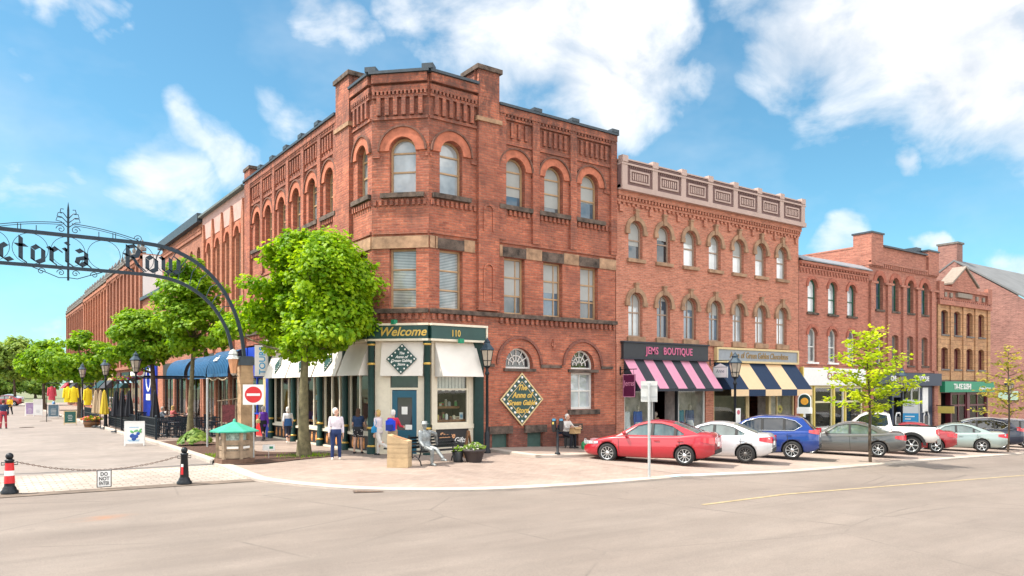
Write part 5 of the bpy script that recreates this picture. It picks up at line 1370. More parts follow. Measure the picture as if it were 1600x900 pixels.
for s in (-1,1):
    for x in S['ax']:
        q=MB();n=14;A=[];B=[]
        for k in range(n+1):
            a=math.pi*k/n; A.append((x+.60*math.cos(a),s*1.0,.43+.60*math.sin(a)));B.append((x+.475*math.cos(a),s*1.0,.43+.475*math.sin(a)))
        for k in range(n): q.prism([A[k],A[k+1],B[k+1],B[k]],(0,s*.05,0))
        q.build('wheel_flare',BLACKP,tk)
q=MB(); q.bx(-S['L']/2-.06,-S['L']/2+.08,-.92,.92,.52,.74); q.build('rear_bumper',mat('dull_chrome',(.33,.34,.33),.35,metal=.8,var=.2),tk)
S=sedan(4.5,1.75,1.42,1.02); make_car('dark red sedan mostly hidden behind the white pickup',P_DRED,S,from_rear(38.38,18.0,S),HD,spokes=5,group=VG)
S=sedan(5.0,1.85,1.42,1.02); make_car('pale sage green sedan with rounded tail, right of the dark red car',P_SAGE,S,from_rear(42.11,17.51,S),HD,spokes=6,group=VG)
S=suv(4.9,1.95,1.78); S['roofm']=P_SIL; make_car('dark navy wagon with pale roof behind the sage green sedan',P_NAVY,S,from_rear(46.4,18.3,S),HD,cat='wagon',gl=CARGLASSD,spokes=6,group=VG)
S=suv(4.7,1.85,1.7); S['roofm']=P_SIL; make_car('white roofed dark wagon at the far right end of the parked row',P_NAVY,S,from_rear(50.6,18.6,S),HD,cat='wagon',gl=CARGLASSD,spokes=6,group=VG)
S=sedan(4.5,1.75,1.45,1.04)
make_car('distant white car at the far end of the pedestrian street',P_SIL,S,(5.2,148,.05),(-.97,.24),spokes=6,group='cars at the far end of the pedestrian street')
make_car('distant red car at the far end of the pedestrian street, under the last trees',P_DRED,S,(4.0,126,.05),(-.97,.24),spokes=6,group='cars at the far end of the pedestrian street')
# ---------------------------------------------------------------- people (face +x, left is +y)
def cmat(name,c,rough=.85,var=.12): return mat(name,c,rough,var=var,scale=9)
HAIRW=cmat('hair_white',(.66,.64,.60)); HAIRB=cmat('hair_brown',(.07,.035,.02)); HAIRBL=cmat('hair_blond',(.50,.33,.12)); HAIRG=cmat('hair_grey',(.38,.36,.34)); HAIRS=cmat('hair_sand',(.36,.24,.12))
EYE=mat('eye_dark',(.03,.02,.018),.3,var=0); SHOED=cmat('shoe_dark',(.03,.028,.03)); SHOEL=cmat('shoe_light',(.55,.50,.44))
def skel(H,legs,arms,lean=0,seat=False,female=False):
    """joint positions; legs/arms are (right,left) tuples in degrees"""
    J={};hipz=0
    def leg(s,th,kn,sp):
        hip=V((0,s*.052*H,0)); a=R(th);b=R(th-kn);o=R(sp)*s
        k=hip+V((math.sin(a),math.sin(o)*math.cos(a),-math.cos(a)*math.cos(o)))*.245*H
        an=k+V((math.sin(b),math.sin(o)*math.cos(b)*.6,-math.cos(b)))*.235*H
        return hip,k,an
    L=[leg(-1,*legs[0]),leg(1,*legs[1])]
    low=min(l[2].z for l in L); base=-low+.045*H
    for i,n in enumerate('RL'):
        J['hip'+n],J['knee'+n],J['ank'+n]=[p+V((0,0,base)) for p in L[i]]
    la=R(lean)
    def up(h,y=0,x=0): # height above hip along the leaning spine
        return V((math.sin(la)*h*H+math.cos(la)*x*H,y*H,base+math.cos(la)*h*H-math.sin(la)*x*H))
    J['base']=base
    sw=.092 if female else .106
    for i,(n,s) in enumerate((('R',-1),('L',1))):
        f,o,e=arms[i]; sh=up(.285,s*sw); a=R(f);oo=R(o)
        el=sh+V((math.sin(a)*math.cos(oo),s*math.sin(oo),-math.cos(a)*math.cos(oo)))*.175*H
        b=R(f+e); io=R(o*.4)
        wr_=el+V((math.sin(b)*math.cos(io),s*math.sin(io)*.6,-math.cos(b)*math.cos(io)))*.15*H
        J['sh'+n],J['el'+n],J['wr'+n]=sh,el,wr_; J['hd'+n]=(wr_-el).normalized()
    J['up']=up; J['neck']=up(.325); J['head']=up(.405,0,.012)
    return J
def torso(q,J,H,secs,k=1.0):
    """stack of elliptical sections along the spine"""
    n=16;vs=[]
    for h,rx,ry,ox in secs:
        for i in range(n):
            a=2*math.pi*i/n; vs.append(J['up'](h,ry*k*math.sin(a),ox+rx*k*math.cos(a)))
    fs=[(i*n+j,i*n+(j+1)%n,(i+1)*n+(j+1)%n,(i+1)*n+j) for i in range(len(secs)-1) for j in range(n)]
    fs+=[tuple(range(n-1,-1,-1)),tuple(range((len(secs)-1)*n,len(secs)*n))]
    q.add(vs,fs,0,True)
def person(label,loc,rz,H,legs,arms,lean=0,female=False,look=0,hair=(HAIRW,'short'),top=None,bottom=None,shoes=SHOED,bodymat=SKIN,vox=.011,allmat=None,group='people on the pavement',cat='person',name='person',fat=1.0,extra=None,slv=1.0):
    t=thing(name,label,cat,loc,rz,group)
    J=skel(H,legs,arms,lean,female=female); up=J['up']
    TS=[(-.035,.055,.075,0),(.0,.068,.098,0),(.06,.066,.094,0),(.11,.058,.08,.002),(.19,.066,.094,.004),(.25,.064,.102,0),(.285,.05,.098,-.002),(.315,.032,.055,0)]
    if female: TS[1]=(.0,.07,.102,0);TS[4]=(.19,.07,.088,.008)
    TS=[(h,rx*(fat if h<.26 else 1),ry*(fat if h<.26 else 1),o) for h,rx,ry,o in TS]
    b=MB(); torso(b,J,H,TS,.94)
    b.cone2(J['neck']-V((0,0,.03*H)),J['head']-V((0,0,.02*H)),.032*H,.03*H)
    for n in 'RL':
        b.cone2(J['hip'+n],J['knee'+n],.050*H*fat,.031*H); b.cone2(J['knee'+n],J['ank'+n],.032*H,.020*H)
        m=J['knee'+n].lerp(J['ank'+n],.3)-V((.008*H,0,0)); b.ball(m,.034*H,(1,1,1.7),8)
        a=J['ank'+n]; b.cone2(a+V((-.01*H,0,-.018*H)),a+V((.085*H,0,-.028*H)),.021*H,.016*H); b.ball(a+V((-.015*H,0,-.025*H)),.022*H,n=8)
        b.cone2(J['sh'+n],J['el'+n],.030*H,.023*H); b.cone2(J['el'+n],J['wr'+n],.023*H,.0155*H)
        # hand: palm, four fingers of different lengths, thumb off the side
        d=J['hd'+n]; s=1 if n=='L' else -1
        side=V((1,0,0))-d*d.x
        side=side.normalized() if side.length>.2 else V((0,0,1)); nr=d.cross(side)*s
        w=J['wr'+n]; pc=w+d*.028*H
        T=Matrix(((side.x,nr.x,d.x,pc.x),(side.y,nr.y,d.y,pc.y),(side.z,nr.z,d.z,pc.z),(0,0,0,1)))
        b.ball((0,0,0),.024*H,(1,.55,1.25),8,0,T)
        for k,(f,l) in enumerate(((.017,.040),(.006,.046),(-.005,.043),(-.016,.033))):
            p0=w+d*.050*H+side*f*H; p1=p0+d*l*H*.55+side*f*.25*H; p2=p1+d*l*H*.42-nr*(-.008*H)
            b.cone2(p0-d*.01*H,p1,.0062*H,.0058*H,6); b.cone2(p1,p2,.0058*H,.005*H,6)
        p0=w+d*.018*H+side*.016*H; p1=p0+d*.022*H+side*.020*H; b.cone2(p0,p1,.0075*H,.0068*H,6); b.cone2(p1,p1+d*.02*H+side*.003*H,.0068*H,.0055*H,6)
    # head
    h=J['head']; Rl=Matrix.Translation(h)@Matrix.Rotation(R(look),4,'Z')@Matrix.Rotation(R(lean*.3),4,'Y')
    b.ball((-.006*H,0,.018*H),.053*H,(1.08,.88,1.05),12,0,Rl); b.ball((.012*H,0,-.022*H),.040*H,(1,.86,1.05),10,0,Rl)
    b.ball((.030*H,0,-.045*H),.020*H,(1,1.1,.8),8,0,Rl); b.cone2(Rl@V((.050*H,0,.006*H)),Rl@V((.064*H,0,-.012*H)),.007*H,.010*H,6)
    for s in (-1,1): b.ball((-.004*H,s*.048*H,-.002*H),.013*H,(.7,.45,1.2),8,0,Rl)
    A=allmat
    body=b.solid('body',A or bodymat,t,vox)
    e=MB()
    for s in (-1,1): e.ball((.0475*H,s*.019*H,.006*H),.0065*H,(.7,1.2,.8),6,0,Rl)
    e.build('eyes',A or EYE,t)
    e=MB(); e.box((.0505*H,0,-.030*H),(.006*H,.024*H,.005*H),M=Rl); e.build('mouth',A or mat('lips',(.36,.13,.11),.5,var=0),t)
    hm,style=hair
    q=MB()
    if style=='hat':
        q.lathe([(.085*H,.030*H),(.083*H,.036*H),(.056*H,.038*H),(.052*H,.080*H),(.03*H,.088*H),(.001,.086*H)],(-.004*H,0,0),16,0,True,Rl); q.build('hat',hm,t)
    elif style!='none':
        q.ball((-.018*H,0,.032*H),.054*H,(1.05,.96,1.0),12,0,Rl)
        q.ball((-.026*H,0,.0*H),.050*H,(.85,1.0,1.05),10,0,Rl)
        if style=='bob': q.ball((-.022*H,0,-.022*H),.052*H,(.95,1.1,1.1),10,0,Rl)
        if style=='long':
            q.ball((-.024*H,0,-.025*H),.052*H,(.9,1.1,1.15),10,0,Rl); q.ball((-.036*H,0,-.085*H),.048*H,(.7,1.15,1.5),10,0,Rl)
        if style=='bun': q.ball((-.06*H,0,.045*H),.026*H,(1,1,1),8,0,Rl)
        o=q.solid('hair',hm,t,.012,1)
    def limb(q,a,c,r0,r1,f0=0,f1=1): q.cone2(J[a].lerp(J[c],f0),J[a].lerp(J[c],f1),r0*H,r1*H)
    if top:
        tm,sl,hem=top   # material, sleeve length 0..2, hem height relative to hip
        q=MB(); secs=[s_ for s_ in TS if s_[0]>hem+.02]; 
        first=(hem,secs[0][1]*1.0,secs[0][2]*1.0,0); torso(q,J,H,[first]+secs,1.09)
        for n in 'RL':
            f=min(1,sl); q.cone2(J['sh'+n],J['sh'+n].lerp(J['el'+n],max(.12,f)),.034*H*slv,.028*H*slv)
            if sl>1: q.cone2(J['el'+n],J['el'+n].lerp(J['wr'+n],(sl-1)*.97),.027*H*slv,.022*H*slv)
        q.solid('shirt',A or tm,t,.014)
    if bottom:
        bm_,ln,kind=bottom  # material, length 0..2 (1 = knee)
        q=MB(); torso(q,J,H,[(-.05,.05,.07,0),(-.02,.070,.098,0),(.0,.072,.104,0),(.055,.070,.10,0),(.085,.063,.088,0)],1.06*fat if fat>1 else 1.06)
        if kind=='skirt':
            q.lathe([(.095*H,J['base']+.06*H),(.11*H,J['base']),(.125*H,J['base']-.245*H*ln)],(0,0,0),16)
        else:
            for n in 'RL':
                q.cone2(J['hip'+n],J['hip'+n].lerp(J['knee'+n],min(1,ln)),.058*H*fat,(.040 if ln>1 else .05)*H)
                if ln>1: q.cone2(J['knee'+n],J['knee'+n].lerp(J['ank'+n],(ln-1)*.98),.040*H,.032*H)
        q.solid('trousers' if kind=='trousers' else kind,A or bm_,t,.014)
    if shoes is not None:
        for n in 'RL':
            a=J['ank'+n]; q=MB(); q.cone2(a+V((-.012*H,0,-.022*H)),a+V((.088*H,0,-.027*H)),.026*H,.020*H); q.bx(a.x-.04*H,a.x+.108*H,a.y-.022*H,a.y+.022*H,a.z-.045*H,a.z-.034*H)
            q.solid('shoe',A or shoes,t,.010,1)
    if extra: extra(t,J,H)
    return t
def face(x,y): return math.atan2(y,x)
WALK=((22,12,2),(-18,18,2)); STAND=((3,3,4),(-2,2,4))
PG='people on the corner pavement'
def shoulder_bag(m,side,drop=.30,strap=True,size=(.12,.22,.2),x=-.02):
    def g(t,J,H):
        s=side; sh=J['sh'+('L' if s>0 else 'R')]; p=V((x,s*.155*H,J['base']+.06*H))
        W=Matrix.Translation(t.location)@Matrix.Rotation(t.rotation_euler.z,4,'Z')
        b=thing('shoulder_bag',g.label,'bag',W@p,t.rotation_euler.z)
        q=MB(); q.ball((0,0,0),.5,size,10); q.bx(-size[0]*.36,size[0]*.36,-size[1]*.4,size[1]*.4,-size[2]*.42,size[2]*.3); q.build('pouch',m,b)
        q=MB(); a=sh-p+V((0,0,.035*H)); q.path([V((.02,0,size[2]*.3)),a*.5+V((.04,.01*s,.02)),a,a*.5+V((-.09,0,.02)),V((-.03,0,size[2]*.3))],.011,n=5); q.build('strap',m,b)
    return g
def withlabel(g,l): g.label=l; return g
OFF=.05
person('person in pale lilac shirt and dark blue trousers standing beside the tree',gp(10.13,24.35,OFF),face(-.35,-.93),1.73,((2,2,3),(-2,2,3)),((4,8,12),(-2,8,14)),0,False,60,(HAIRW,'short'),(cmat('shirt_lilac',(.62,.56,.62)),1.75,-.02),(cmat('trousers_navy',(.012,.03,.11)),2,'trousers'),SHOEL,group=PG)
person('person in purple jacket and black trousers walking away, farthest along the pavement',gp(11.0,34.9,OFF),face(-.1,1),1.62,WALK,((-18,8,15),(14,8,18)),2,True,0,(HAIRG,'short'),(cmat('jacket_purple',(.12,.03,.36)),1.9,-.10),(cmat('trousers_black',(.012,.012,.02)),2,'trousers'),group=PG,extra=withlabel(shoulder_bag(cmat('bag_yellow',(.60,.52,.22)),1),'yellow handbag on the left shoulder of the person in purple'))
def twotone(t,J,H):
    q=MB(); torso(q,J,H,[(-.03,.072,.105,0),(.05,.070,.098,0),(.12,.066,.088,.002),(.17,.069,.092,.004)],1.13); q.solid('blue_sash',cmat('top_blue',(.03,.11,.30)),t,.014)
person('person with white hair in white and blue top and dark cropped trousers, walking away',gp(11.35,32.6,OFF),face(.1,1),1.62,WALK,((14,14,20),(-16,12,16)),2,True,0,(HAIRW,'bob'),(cmat('top_white',(.72,.72,.74)),1.2,-.03),(cmat('trousers_ink',(.015,.02,.045)),1.5,'trousers'),SHOEL,group=PG,extra=twotone)
def prints(t,J,H):
    q=MB(); r=random.Random(3)
    for i in range(40):
        a=r.uniform(0,6.28);z=J['base']-r.uniform(-.02,.14)*H; q.ball((.112*H*math.cos(a),.122*H*math.sin(a),z),.014,(1,1,1),5)
    q.build('shorts_print',cmat('print_white',(.6,.58,.58)),t)
person('person with long brown hair, navy top and dark patterned shorts, facing the shop window',gp(11.72,26.1,OFF),face(.6,.8),1.66,((4,4,4),(-4,2,4)),((16,14,40),(16,14,46)),0,True,0,(HAIRB,'long'),(cmat('top_navy',(.015,.035,.09)),.6,-.02),(cmat('shorts_black',(.02,.02,.025)),.55,'shorts'),SHOED,fat=1.12,group=PG,extra=prints)
person('blond person in pale top and white trousers stepping forward by the shop window',gp(11.95,24.85,OFF),face(-.35,.93),1.64,((12,5,2),(-26,38,2)),((8,10,22),(-10,10,16)),3,True,20,(HAIRBL,'bob'),(cmat('top_pale_pink',(.68,.60,.64)),.9,-.03),(cmat('trousers_cream',(.66,.62,.57)),2,'trousers'),SHOED,group=PG,extra=withlabel(shoulder_bag(cmat('bag_blue',(.02,.25,.50)),1,size=(.12,.24,.26)),'bright blue bag at the hip of the blond person'))
def backpack(t,J,H):
    W=Matrix.Translation(t.location)@Matrix.Rotation(t.rotation_euler.z,4,'Z')
    b=thing('backpack','royal blue backpack worn by the person at the shop door','backpack',W@V((-.19,0,J['base']+.17*H)),t.rotation_euler.z)
    q=MB(); q.ball((0,0,0),.5,(.2,.36,.46),12); q.bx(-.08,.08,-.15,.15,-.2,.15); q.build('pack',cmat('pack_blue',(.01,.05,.55)),b)
    q=MB(); q.box((-.1,0,-.08),(.06,.24,.18)); q.build('front_pocket',cmat('pack_navy',(.01,.03,.2)),b)
person('person in red jacket at the blue shop door, partly behind the stone pedestal',gp(12.0,23.85,OFF),face(.75,.66),1.66,((4,3,4),(-2,2,4)),((30,12,50),(10,10,30)),4,True,0,(HAIRW,'short'),(cmat('jacket_red',(.55,.02,.06)),1.9,-.06),(cmat('trousers_tan',(.36,.26,.16)),2,'trousers'),group=PG,extra=backpack)
# seated street figure by the wall
t=thing('folding_chair','dark folding chair against the red brick wall, under the seated person','chair',gp(19.55,23.55,.155),-math.pi/2-.0)
q=MB(); q.bx(-.22,.22,-.23,.23,.41,.45); q.build('seat',BLACKP,t)
q=MB(); q.bx(-.24,-.20,-.23,.23,.55,.92); q.build('backrest',NAVYB,t)
for x in (-.2,.2):
    for y in (-.2,.2): q=MB(); q.tube((x*.9,y,.42),(x*1.1,y,0),.014,n=6); q.build('leg',IRON,t)
person('seated person in pale shirt and black trousers against the brick wall',gp(19.6,23.6,.155),-math.pi/2+.15,1.68,((80,84,8),(78,82,8)),((38,10,62),(38,10,62)),6,False,10,(HAIRW,'short'),(cmat('shirt_pale',(.60,.56,.52)),1.8,-.01),(cmat('trousers_black',(.012,.012,.02)),2,'trousers'),group='people sitting on the street')
t=thing('cardboard_box','tan cardboard box held on the lap of the seated person','box',gp(19.68,23.12,.155+.60),-math.pi/2+.15)
q=MB(); q.ring([(-.13,-.19,0),(.13,-.19,0),(.13,.19,0),(-.13,.19,0)],[(-.12,-.18,0),(.12,-.18,0),(.12,.18,0),(-.12,.18,0)],(0,0,.25)); q.bx(-.12,.12,-.18,.18,.005,.02); q.build('box_walls',mat('cardboard',(.52,.33,.16),.85,var=.1),t)
q=MB(); q.add([(.13,-.19,.25),(.13,.19,.25),(.22,.19,.2),(.22,-.19,.2)],[(0,1,2,3)]); q.build('flap',mat('cardboard',(.5,.3,.15)),t)
t=thing('shopping_bag','green and white shopping bag at the feet of the seated person','bag',gp(19.9,22.75,.155),.3)
q=MB(); q.lathe([(.14,0),(.17,.1),(.16,.24),(.12,.3)],(0,0,0),8,0,False); q.build('bag_body',cmat('bag_green',(.05,.30,.12)),t)
q=MB(); q.path([(-.1,0,.3),(-.05,0,.42),(.05,0,.42),(.1,0,.3)],.012,n=5); q.build('handles',PAPER,t)
# down the pedestrian street
person('person in yellow jacket walking far down the pedestrian street',gp(3.1,82.9,.01),face(-.3,-1),1.74,WALK,((-20,10,25),(20,10,30)),0,False,0,(HAIRS,'short'),(cmat('jacket_yellow',(.70,.42,.02)),1.8,-.04),(cmat('trousers_black',(.012,.012,.02)),2,'trousers'),vox=.02,group='people down the pedestrian street')
person('person in light blue shirt striding across the pedestrian street by the chalkboards',gp(6.0,76.5,.01),face(1,.1),1.72,((36,10,2),(-30,10,2)),((-28,8,20),(26,8,30)),4,False,0,(HAIRB,'short'),(cmat('shirt_sky',(.13,.28,.50)),1.2,-.02),(cmat('trousers_ink',(.015,.02,.045)),2,'trousers'),vox=.02,group='people down the pedestrian street')
person('person in dark navy jacket at the left edge of the pedestrian street',gp(1.75,55.5,.01),face(.2,1),1.75,STAND,((10,8,20),(6,8,20)),0,False,0,(HAIRB,'short'),(cmat('top_navy',(.015,.035,.09)),1.9,-.08),(cmat('trousers_red',(.35,.03,.05)),2,'trousers'),vox=.015,group='people down the pedestrian street')
cafe=[(9.3,47.6,200,(.55,.5,.46),'pale grey'),(9.9,48.6,20,(.5,.12,.12),'brick red'),(10.3,45.9,170,(.45,.3,.3),'dusty pink'),(8.9,46.4,-30,(.2,.24,.3),'slate blue')]
for i,(x,y,a,c,nm) in enumerate(cafe):
    person('person in a %s top sitting at a patio table behind the railing'%nm,gp(x,y,.055),R(a),1.68,((80,82,6),(78,80,6)),((40,10,60),(35,10,66)),4,i%2==1,0,((HAIRB,'short'),(HAIRBL,'long'),(HAIRS,'bob'),(HAIRG,'short'))[i],(cmat('cafe_top_%s'%nm.replace(' ','_'),c),1.0,-.02),(cmat('trousers_ink',(.015,.02,.045)),2,'trousers'),vox=.018,group='people on the cafe patio')
# ---- bench and bronze figure
BX,BY,BRZ=12.5,21.62,.20
bench=thing('park_bench','black slatted park bench with scrolled iron ends holding the bronze figure','bench',gp(BX,BY,OFF),BRZ-math.pi/2)
# local: x forward (towards the road), y along the bench
q=MB()
for k in range(5): q.bx(-.20+k*.095,-.125+k*.095,-.95,.95,.42,.445)
q.build('seat',IRON,bench)
q=MB()
for k in range(4):
    z=.52+k*.1; x=-.24-k*.035; q.bx(x-.012,x+.012,-.95,.95,z,z+.07)
q.build('backrest',IRON,bench)
for y in (-.9,.9):
    q=MB(); q.path([(.25,y,0),(.21,y,.12),(.12,y,.2),(.2,y,.36),(.22,y,.42)],.022,n=6); q.build('leg',IRON,bench)
    q=MB(); q.path([(-.30,y,0),(-.27,y,.14),(-.2,y,.22),(-.22,y,.42),(-.30,y,.72),(-.37,y,.95)],.022,n=6); q.path([(.12,y,.2),(-.05,y,.3),(-.2,y,.22)],.015,n=6); q.build('leg',IRON,bench)
    q=MB(); q.path([(-.29,y,.66),(0,y,.66),(.22,y,.64),(.26,y,.56),(.22,y,.44)],.022,n=6); q.build('armrest',IRON,bench)
sp=gp(BX,BY,OFF)+Matrix.Rotation(BRZ-math.pi/2,3,'Z')@V((.0,-.50,0))
def cross(t,J,H): pass
st=person('bronze statue in hat and coat sitting cross legged on the bench',sp,BRZ-math.pi/2,1.74,((82,84,0),(84,34,-4)),((12,10,40),(-12,74,0)),-6,False,-10,(BRONZE,'hat'),(BRONZE,1.95,-.10),(BRONZE,2,'trousers'),BRONZE,allmat=BRONZE,fat=1.16,slv=1.35,group=None,cat='statue',name='bronze_statue')
# ---------------------------------------------------------------- trees
def leaf(q,p,nrm,size,r,m=0):
    n=nrm.normalized(); a=n.orthogonal().normalized(); b=n.cross(a); th=r.uniform(0,6.28)
    u=a*math.cos(th)+b*math.sin(th); v=n.cross(u); s=size*r.uniform(.7,1.25)
    # folded five-point leaf
    q.add([p-u*s*.55,p+v*s*.5-n*s*.14,p+u*s*.6-n*s*.10,p-v*s*.5-n*s*.14],[(0,3,2),(0,2,1)],m)
def tree(label,base,H,trunk_r,crown,leafm,nclump,nleaf,size,seed,bark=BARK,fork=.36,name='street_tree',group=None,loose=0.0,clump_r=(.5,.9),stem_bend=.12,keep=None):
    """crown: list of ellipsoids (dx,dy,z,rx,ry,rz)"""
    r=random.Random(seed); t=thing(name,label,'tree',base,0,group)
    q=MB(); top=H*.86; pts=[];rad=[]
    for k in range(9):
        f=k/8; pts.append(V((stem_bend*math.sin(f*3+seed),stem_bend*math.cos(f*2.3+seed)-stem_bend*math.cos(seed),f*top))); rad.append(trunk_r*(1.35 if k==0 else 1)*(1-f*.85))
    q.path(pts,rad,10)
    cl=[]
    for _ in range(nclump):
        e=crown[r.randrange(len(crown))] if len(crown)>1 and r.random()<.5 else max((c for c in crown),key=lambda c:c[3]*c[4]*c[5]*r.uniform(.2,1))
        d=V((r.gauss(0,1),r.gauss(0,1),r.gauss(0,1))).normalized(); f=r.uniform(.45,1)**.5
        c_=V((e[0]+d.x*e[3]*f,e[1]+d.y*e[4]*f,e[2]+d.z*e[5]*f))
        if keep is None or keep(c_): cl.append((c_,d))
    bp=[p for p in pts if p.z>H*fork*.75]
    for i in range(0,len(cl),max(1,len(cl)//26)):
        c=cl[i][0]; s=min(bp,key=lambda p:abs(p.z-(c.z-(c-p).length*.35))); mid=s.lerp(c,.5)+V((0,0,-.15)); q.path([s,mid,c],[trunk_r*.30,trunk_r*.17,.012],5)
    q.build('trunk',bark,t)
    q=MB()
    for c,d in cl:
        R_=r.uniform(*clump_r); n=int(nleaf*(R_/clump_r[1])**2)
        for _ in range(n):
            v=V((r.gauss(0,1),r.gauss(0,1),r.gauss(0,.8))).normalized(); f=r.uniform(.25,1)**.6*R_
            p=c+V((v.x*f,v.y*f,v.z*f*.62))
            if keep is not None and not keep(p): continue
            nn=v*.7+V((0,0,.9))+d*.35+V((r.gauss(0,.55),r.gauss(0,.55),r.gauss(0,.4)))
            leaf(q,p,nn,size,r)
    q.build('crown',leafm,t)
    return t
TG='street trees along the pedestrian street'
tree('big round bright green maple beside the no entry sign at the shop corner',gp(9.77,26.07,.05),8.35,.21,[(.15,.25,5.75,2.4,2.4,2.15),(.2,.2,4.75,1.9,1.9,1.0),(-.95,2.2,5.1,1.35,1.1,1.5),(-.55,1.6,5.2,1.55,1.5,1.6),(-.35,1.2,6.6,1.5,1.5,1.15),(.8,-.5,4.75,1.35,1.35,.95),(.7,-.3,6.6,1.4,1.4,1.2)],LEAF_MAPLE,250,370,.15,17,name='maple_tree',clump_r=(.45,.85),keep=lambda p: not (p.x<-.8 and p.y<1.42))
tree('tall thin street tree behind the iron arch, with brick showing through its crown',gp(8.6,37.8,.05),8.9,.15,[(0,0,6.1,1.55,1.55,2.1),(.2,-.3,5.2,1.45,1.45,1.1),(-.3,.2,5.9,1.5,1.5,1.0),(-.3,0,7.6,1.0,1.0,.9)],LEAF_MID,105,170,.17,5,group=TG,clump_r=(.35,.7))
tree('street tree on the cafe patio, behind the black closed parasols',gp(8.1,44.6,.05),7.5,.20,[(-.45,0,5.3,1.5,1.5,1.6),(.5,-.3,5.2,1.0,1.0,1.2),(-1.1,.2,4.5,.9,.9,.7)],LEAF_MID,80,170,.19,8,bark=BARKD,group=TG,clump_r=(.4,.75))
tree('dense round street tree over the yellow jackets, halfway down the row',gp(7.5,71.5,.05),7.0,.2,[(-.2,0,5.0,2.7,2.7,1.9),(.8,0,4.2,2.2,2.0,1.2)],LEAF_MID,80,110,.30,3,bark=BARKD,group=TG,clump_r=(.6,1.0))
tree('farther street tree merging with the leaves at the street end',gp(6.9,98,.05),8.6,.22,[(-.2,0,5.4,2.1,2.1,2.3),(-.8,0,4.8,1.4,1.4,1.4)],LEAF_MID,60,100,.36,4,bark=BARKD,group=TG,clump_r=(.7,1.2))
tree('last street tree before the open end of the street',gp(5.4,128,.05),9.2,.22,[(0,0,6.3,2.7,2.7,3.1)],LEAF_FAR,75,110,.42,9,bark=BARKD,group=TG,clump_r=(.8,1.4))
for i,(x,y,h,w,l) in enumerate(((-2,196,7,4.5,'pale green tree closing the far end of the pedestrian street, leftmost'),(6,215,8.5,5,'pale green tree closing the far end of the pedestrian street, behind the last street tree'),(14,228,8,5,'pale green tree far off beyond the brick row'))):
    tree(l,gp(x,y,-.05),h,.3,[(0,0,h*.55,w,w,h*.42)],LEAF_FAR,70,70,.8,20+i,bark=BARKD,group='trees beyond the street end',clump_r=(1.2,2.2))
def young(label,base,H,spread,leafm,nb,nl,size,seed,z0,bark=BARKD,lean=0):
    r=random.Random(seed); t=thing('young_tree',label,'tree',base)
    q=MB(); pts=[V((lean*k/6+.03*math.sin(k*1.7+seed),.03*math.cos(k*1.3),H*.97*k/6)) for k in range(7)]
    q.path(pts,[.065*(1-.8*k/6) for k in range(7)],8); lq=MB()
    for b in range(nb):
        f=b/(nb-1); z=z0+(H-z0)*f*.97; a=b*2.4+r.uniform(-.3,.3); L=spread*(1-.72*f**1.3)*r.uniform(.75,1.1)
        i=min(5,int(z/(H*.97)*6)); s=pts[i].lerp(pts[i+1],z/(H*.97)*6-i)
        e=s+V((math.cos(a)*L,math.sin(a)*L,L*r.uniform(.12,.42))); m=s.lerp(e,.5)+V((0,0,L*.02))
        q.path([s,m,e],[.022,.013,.005],5)
        for _ in range(int(nl*L/spread)):
            g=r.uniform(.18,1.05); p=(s.lerp(m,g*2) if g<.5 else m.lerp(e,g*2-1))+V((r.gauss(0,.16),r.gauss(0,.16),r.gauss(0,.07)))
            leaf(lq,p,V((r.gauss(0,.45),r.gauss(0,.45),1)),size,r)
    q.build('trunk',bark,t); lq.build('crown',leafm,t); return t
young('young lime green tree at the kerb in front of the white shop sign',gp(29.0,16.1,.06),5.2,1.95,LEAF_LIME,32,105,.15,2,1.9,lean=-.25)
young('thin young tree with sparse tan leaves at the right edge of the view',gp(44.9,17.35,.06),5.6,1.9,LEAF_TAN,26,50,.16,6,1.8)
t=thing('hosta_plant','low clump of broad pale green leaves in the planting bed, behind the wooden bin','plant',gp(7.75,33.6,.07))
q=MB();r=random.Random(4)
for i in range(420):
    a=r.uniform(0,6.28);d=r.uniform(0,.62);h=.62*(1-(d/.75)**2)*r.uniform(.5,1)
    leaf(q,V((math.cos(a)*d*1.15,math.sin(a)*d,.05+h)),V((math.cos(a)*.8,math.sin(a)*.8,.8)),.22,r)
q.build('foliage',LEAF_HOSTA,t)
# ---------------------------------------------------------------- street furniture
TOCAM=lambda x,y: math.atan2(-y,-x)
# stone gate pillar, iron arch
def pillar(loc,label):
    t=thing('stone_pillar',label,'pillar',loc,0,'gate pillars of the street arch')
    q=MB(); r=random.Random(2);z=0
    while z<3.2:
        h=r.uniform(.3,.42); h=min(h,3.22-z); w=.215+r.uniform(-.008,.008); q.bx(-w,w,-w,w,z,z+h-.012); q.bx(-.2,.2,-.2,.2,z+h-.012,z+h); z+=h
    q.build('shaft',PILLARST,t)
    q=MB(); q.bx(-.27,.27,-.27,.27,0,.22); q.build('plinth',PILLARST,t)
    q=MB(); q.bx(-.25,.25,-.25,.25,3.22,3.50); q.bx(-.22,.22,-.22,.22,3.50,3.54); q.build('cap',CAP,t)
    return t
AY=27.4; PX1=8.0; PX0=-2.9
pillar(gp(PX1,AY,.05),'square weathered stone pillar carrying the foot of the iron arch, behind the no entry sign')
pillar(gp(PX0,AY,.01),'square stone pillar carrying the left foot of the iron arch')
arch=thing('street_arch','blue black wrought iron arch with blackletter name spanning the pedestrian street','arch sign',(2.55,AY,3.55))
o=V((2.55,AY,3.55)); cx=2.55
half_top=[(0,7.24),(1.2,7.24),(2.5,7.22),(3.3,7.02),(4.0,6.62),(4.6,6.0),(5.05,5.2),(5.3,4.4),(5.42,3.55)]
